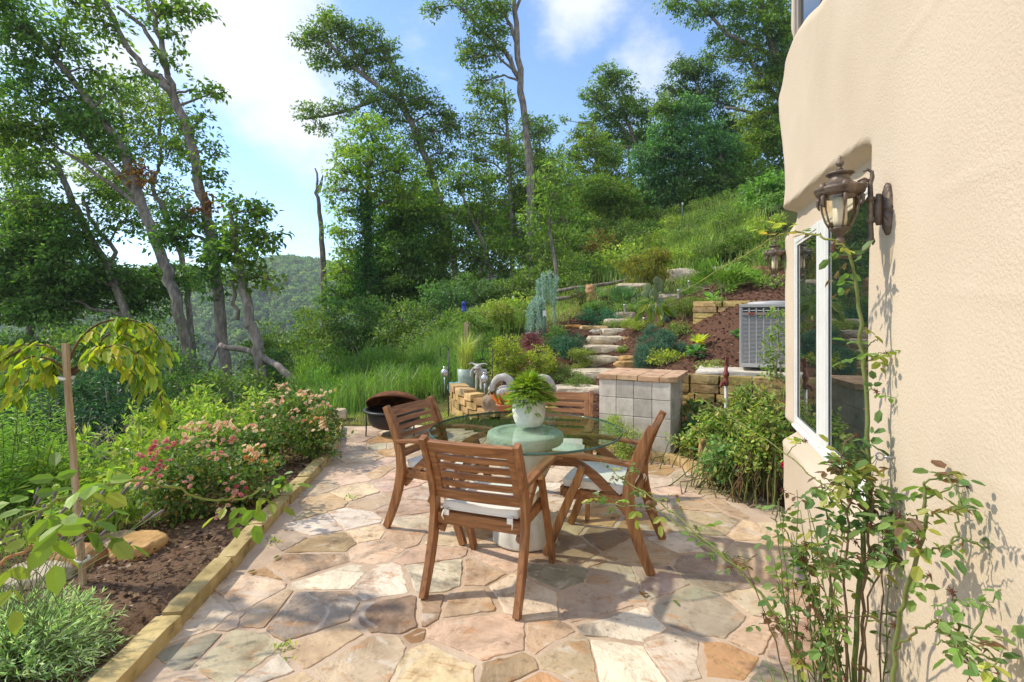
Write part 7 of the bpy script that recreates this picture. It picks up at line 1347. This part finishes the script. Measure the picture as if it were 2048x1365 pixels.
    for i in range(30):
        u0 = r.uniform(1600, 1760); u1 = u0 + r.normal(-45, 70); v1 = r.uniform(980, 1280); grow([(u0, 1620, 1.6 + r.normal(0, .06)), ((u0 + u1) / 2 + r.normal(0, 15), (1500 + v1) / 2, 1.6 + r.normal(0, .06)), (u1, v1, 1.62 + r.normal(0, .08))], r.uniform(.002, .004), .0012, [GC, BC, (.12, .16, .05)][r.integers(3)], int(r.integers(1, 4)), .032, .45, 1)
    lf.build('foliage', M_leaf, t, world=True); sm.build('stem', M_stem, t, world=True)
    g = thing('grass_clump', 'clump of arching green onion like grass at the foot of the climbing rose'.replace('onion like ', ''), 'grass clump', tuple(px(1620, 1600, 1.62))); m = MB(); n = 190; c = arr(px(1650, 1625, 1.60)); c[2] = 0; P = c + np.c_[r.normal(0, .10, n), r.normal(0, .06, n), np.zeros(n)]; blades(m, P, r.uniform(.22, .50, n), r.uniform(.2, 1.3, n), .0030, tint(r, [(.10, .17, .035), (.14, .21, .05), (.08, .13, .03)], n, .15), r); m.build('foliage', M_leaf, g, world=True)
climber()
# leaves and weeds in the patio joints
def litter():
    r = rng(71)
    for i, (u, v, lab, c) in enumerate([(1285, 1192, 'curled brown leaf on the flagstones near the side-on chair', (.20, .10, .05)), (1298, 1188, 'small brown leaf beside the curled one on the flagstones', (.24, .12, .05)), (1348, 1200, 'green fallen leaf on the pale flagstone', (.16, .22, .06)), (512, 1140, 'brown yellow leaf lying near the kerb', (.26, .20, .07)), (548, 1118, 'yellow green leaf on an orange flagstone', (.22, .24, .06))]):
        g = gx(u, v, .012); m = MB(); a = r.uniform(0, 6.28); leaves(m, arr(g)[None], arr([[math.cos(a), math.sin(a), .05]]), arr([[.2, .1, 1]]), arr([.05]), arr([.026]), arr([c]), 'oval'); tag(m.build('fallen_leaf', M_leaf, origin=tuple(g)), lab, 'leaf')
    m = MB(); g0 = PATIO[:, 0]                                              # moss and seedlings in the joints, too many to count
    q = np.c_[r.uniform(-1.6, 1.9, 2600), r.uniform(1.2, 7.0, 2600)]; q = q[inpoly(q[:, 0], q[:, 1], PATIO)]; k = np.array([mnoise.noise(Vector((a * 1.9, b * 1.9, 7))) for a, b in q]); q = q[k > .28]; n = len(q)
    leaves(m, np.c_[q, np.full(n, .001)], rdir(r, n) * (1, 1, .3) + arr((0, 0, .12)), rdir(r, n) * .4 + arr((0, 0, 1)), r.uniform(.006, .016, n), r.uniform(.003, .008, n), tint(r, [(.10, .10, .03), (.14, .09, .04), (.07, .08, .025), (.2, .13, .06)], n, .2), 'kite'); tag(m.build('patio_litter', M_leaf), kind='stuff')
    for i, (u, v, lab) in enumerate([(700, 998, 'small weed tuft growing in a flagstone joint beside the kerb'), (565, 1300, 'tiny seedling in a joint near the picture foot'), (545, 1085, 'weed creeping along the kerb base')]):
        g = gx(u, v, .0); t = thing('weed', lab, 'weed', tuple(g)); m = MB(); n = 26; leaves(m, arr(g) + r.normal(0, 1, (n, 3)) * arr((.03, .03, .006)) + arr((0, 0, .012)), rdir(r, n) + arr((0, 0, .4)), rdir(r, n) * .4 + arr((0, 0, 1)), .022, .012, tint(r, LIME, n, .15), 'oval'); m.build('foliage', M_leaf, t, world=True)
litter()
# ------------------------------------------------------------------ the air: far things fade
def haze():
    m, nt, N, L = nmat('haze'); out = N('ShaderNodeOutputMaterial'); v = N('ShaderNodeVolumePrincipled'); v.inputs['Color'].default_value = (.80, .89, 1.0, 1); v.inputs['Density'].default_value = .00045; v.inputs['Anisotropy'].default_value = .2; L(v.outputs[0], out.inputs['Volume'])
    b = MB(); b.box((0, 395, 10), (2200, 1490, 142)); tag(b.build('haze', m), kind='stuff')
haze()
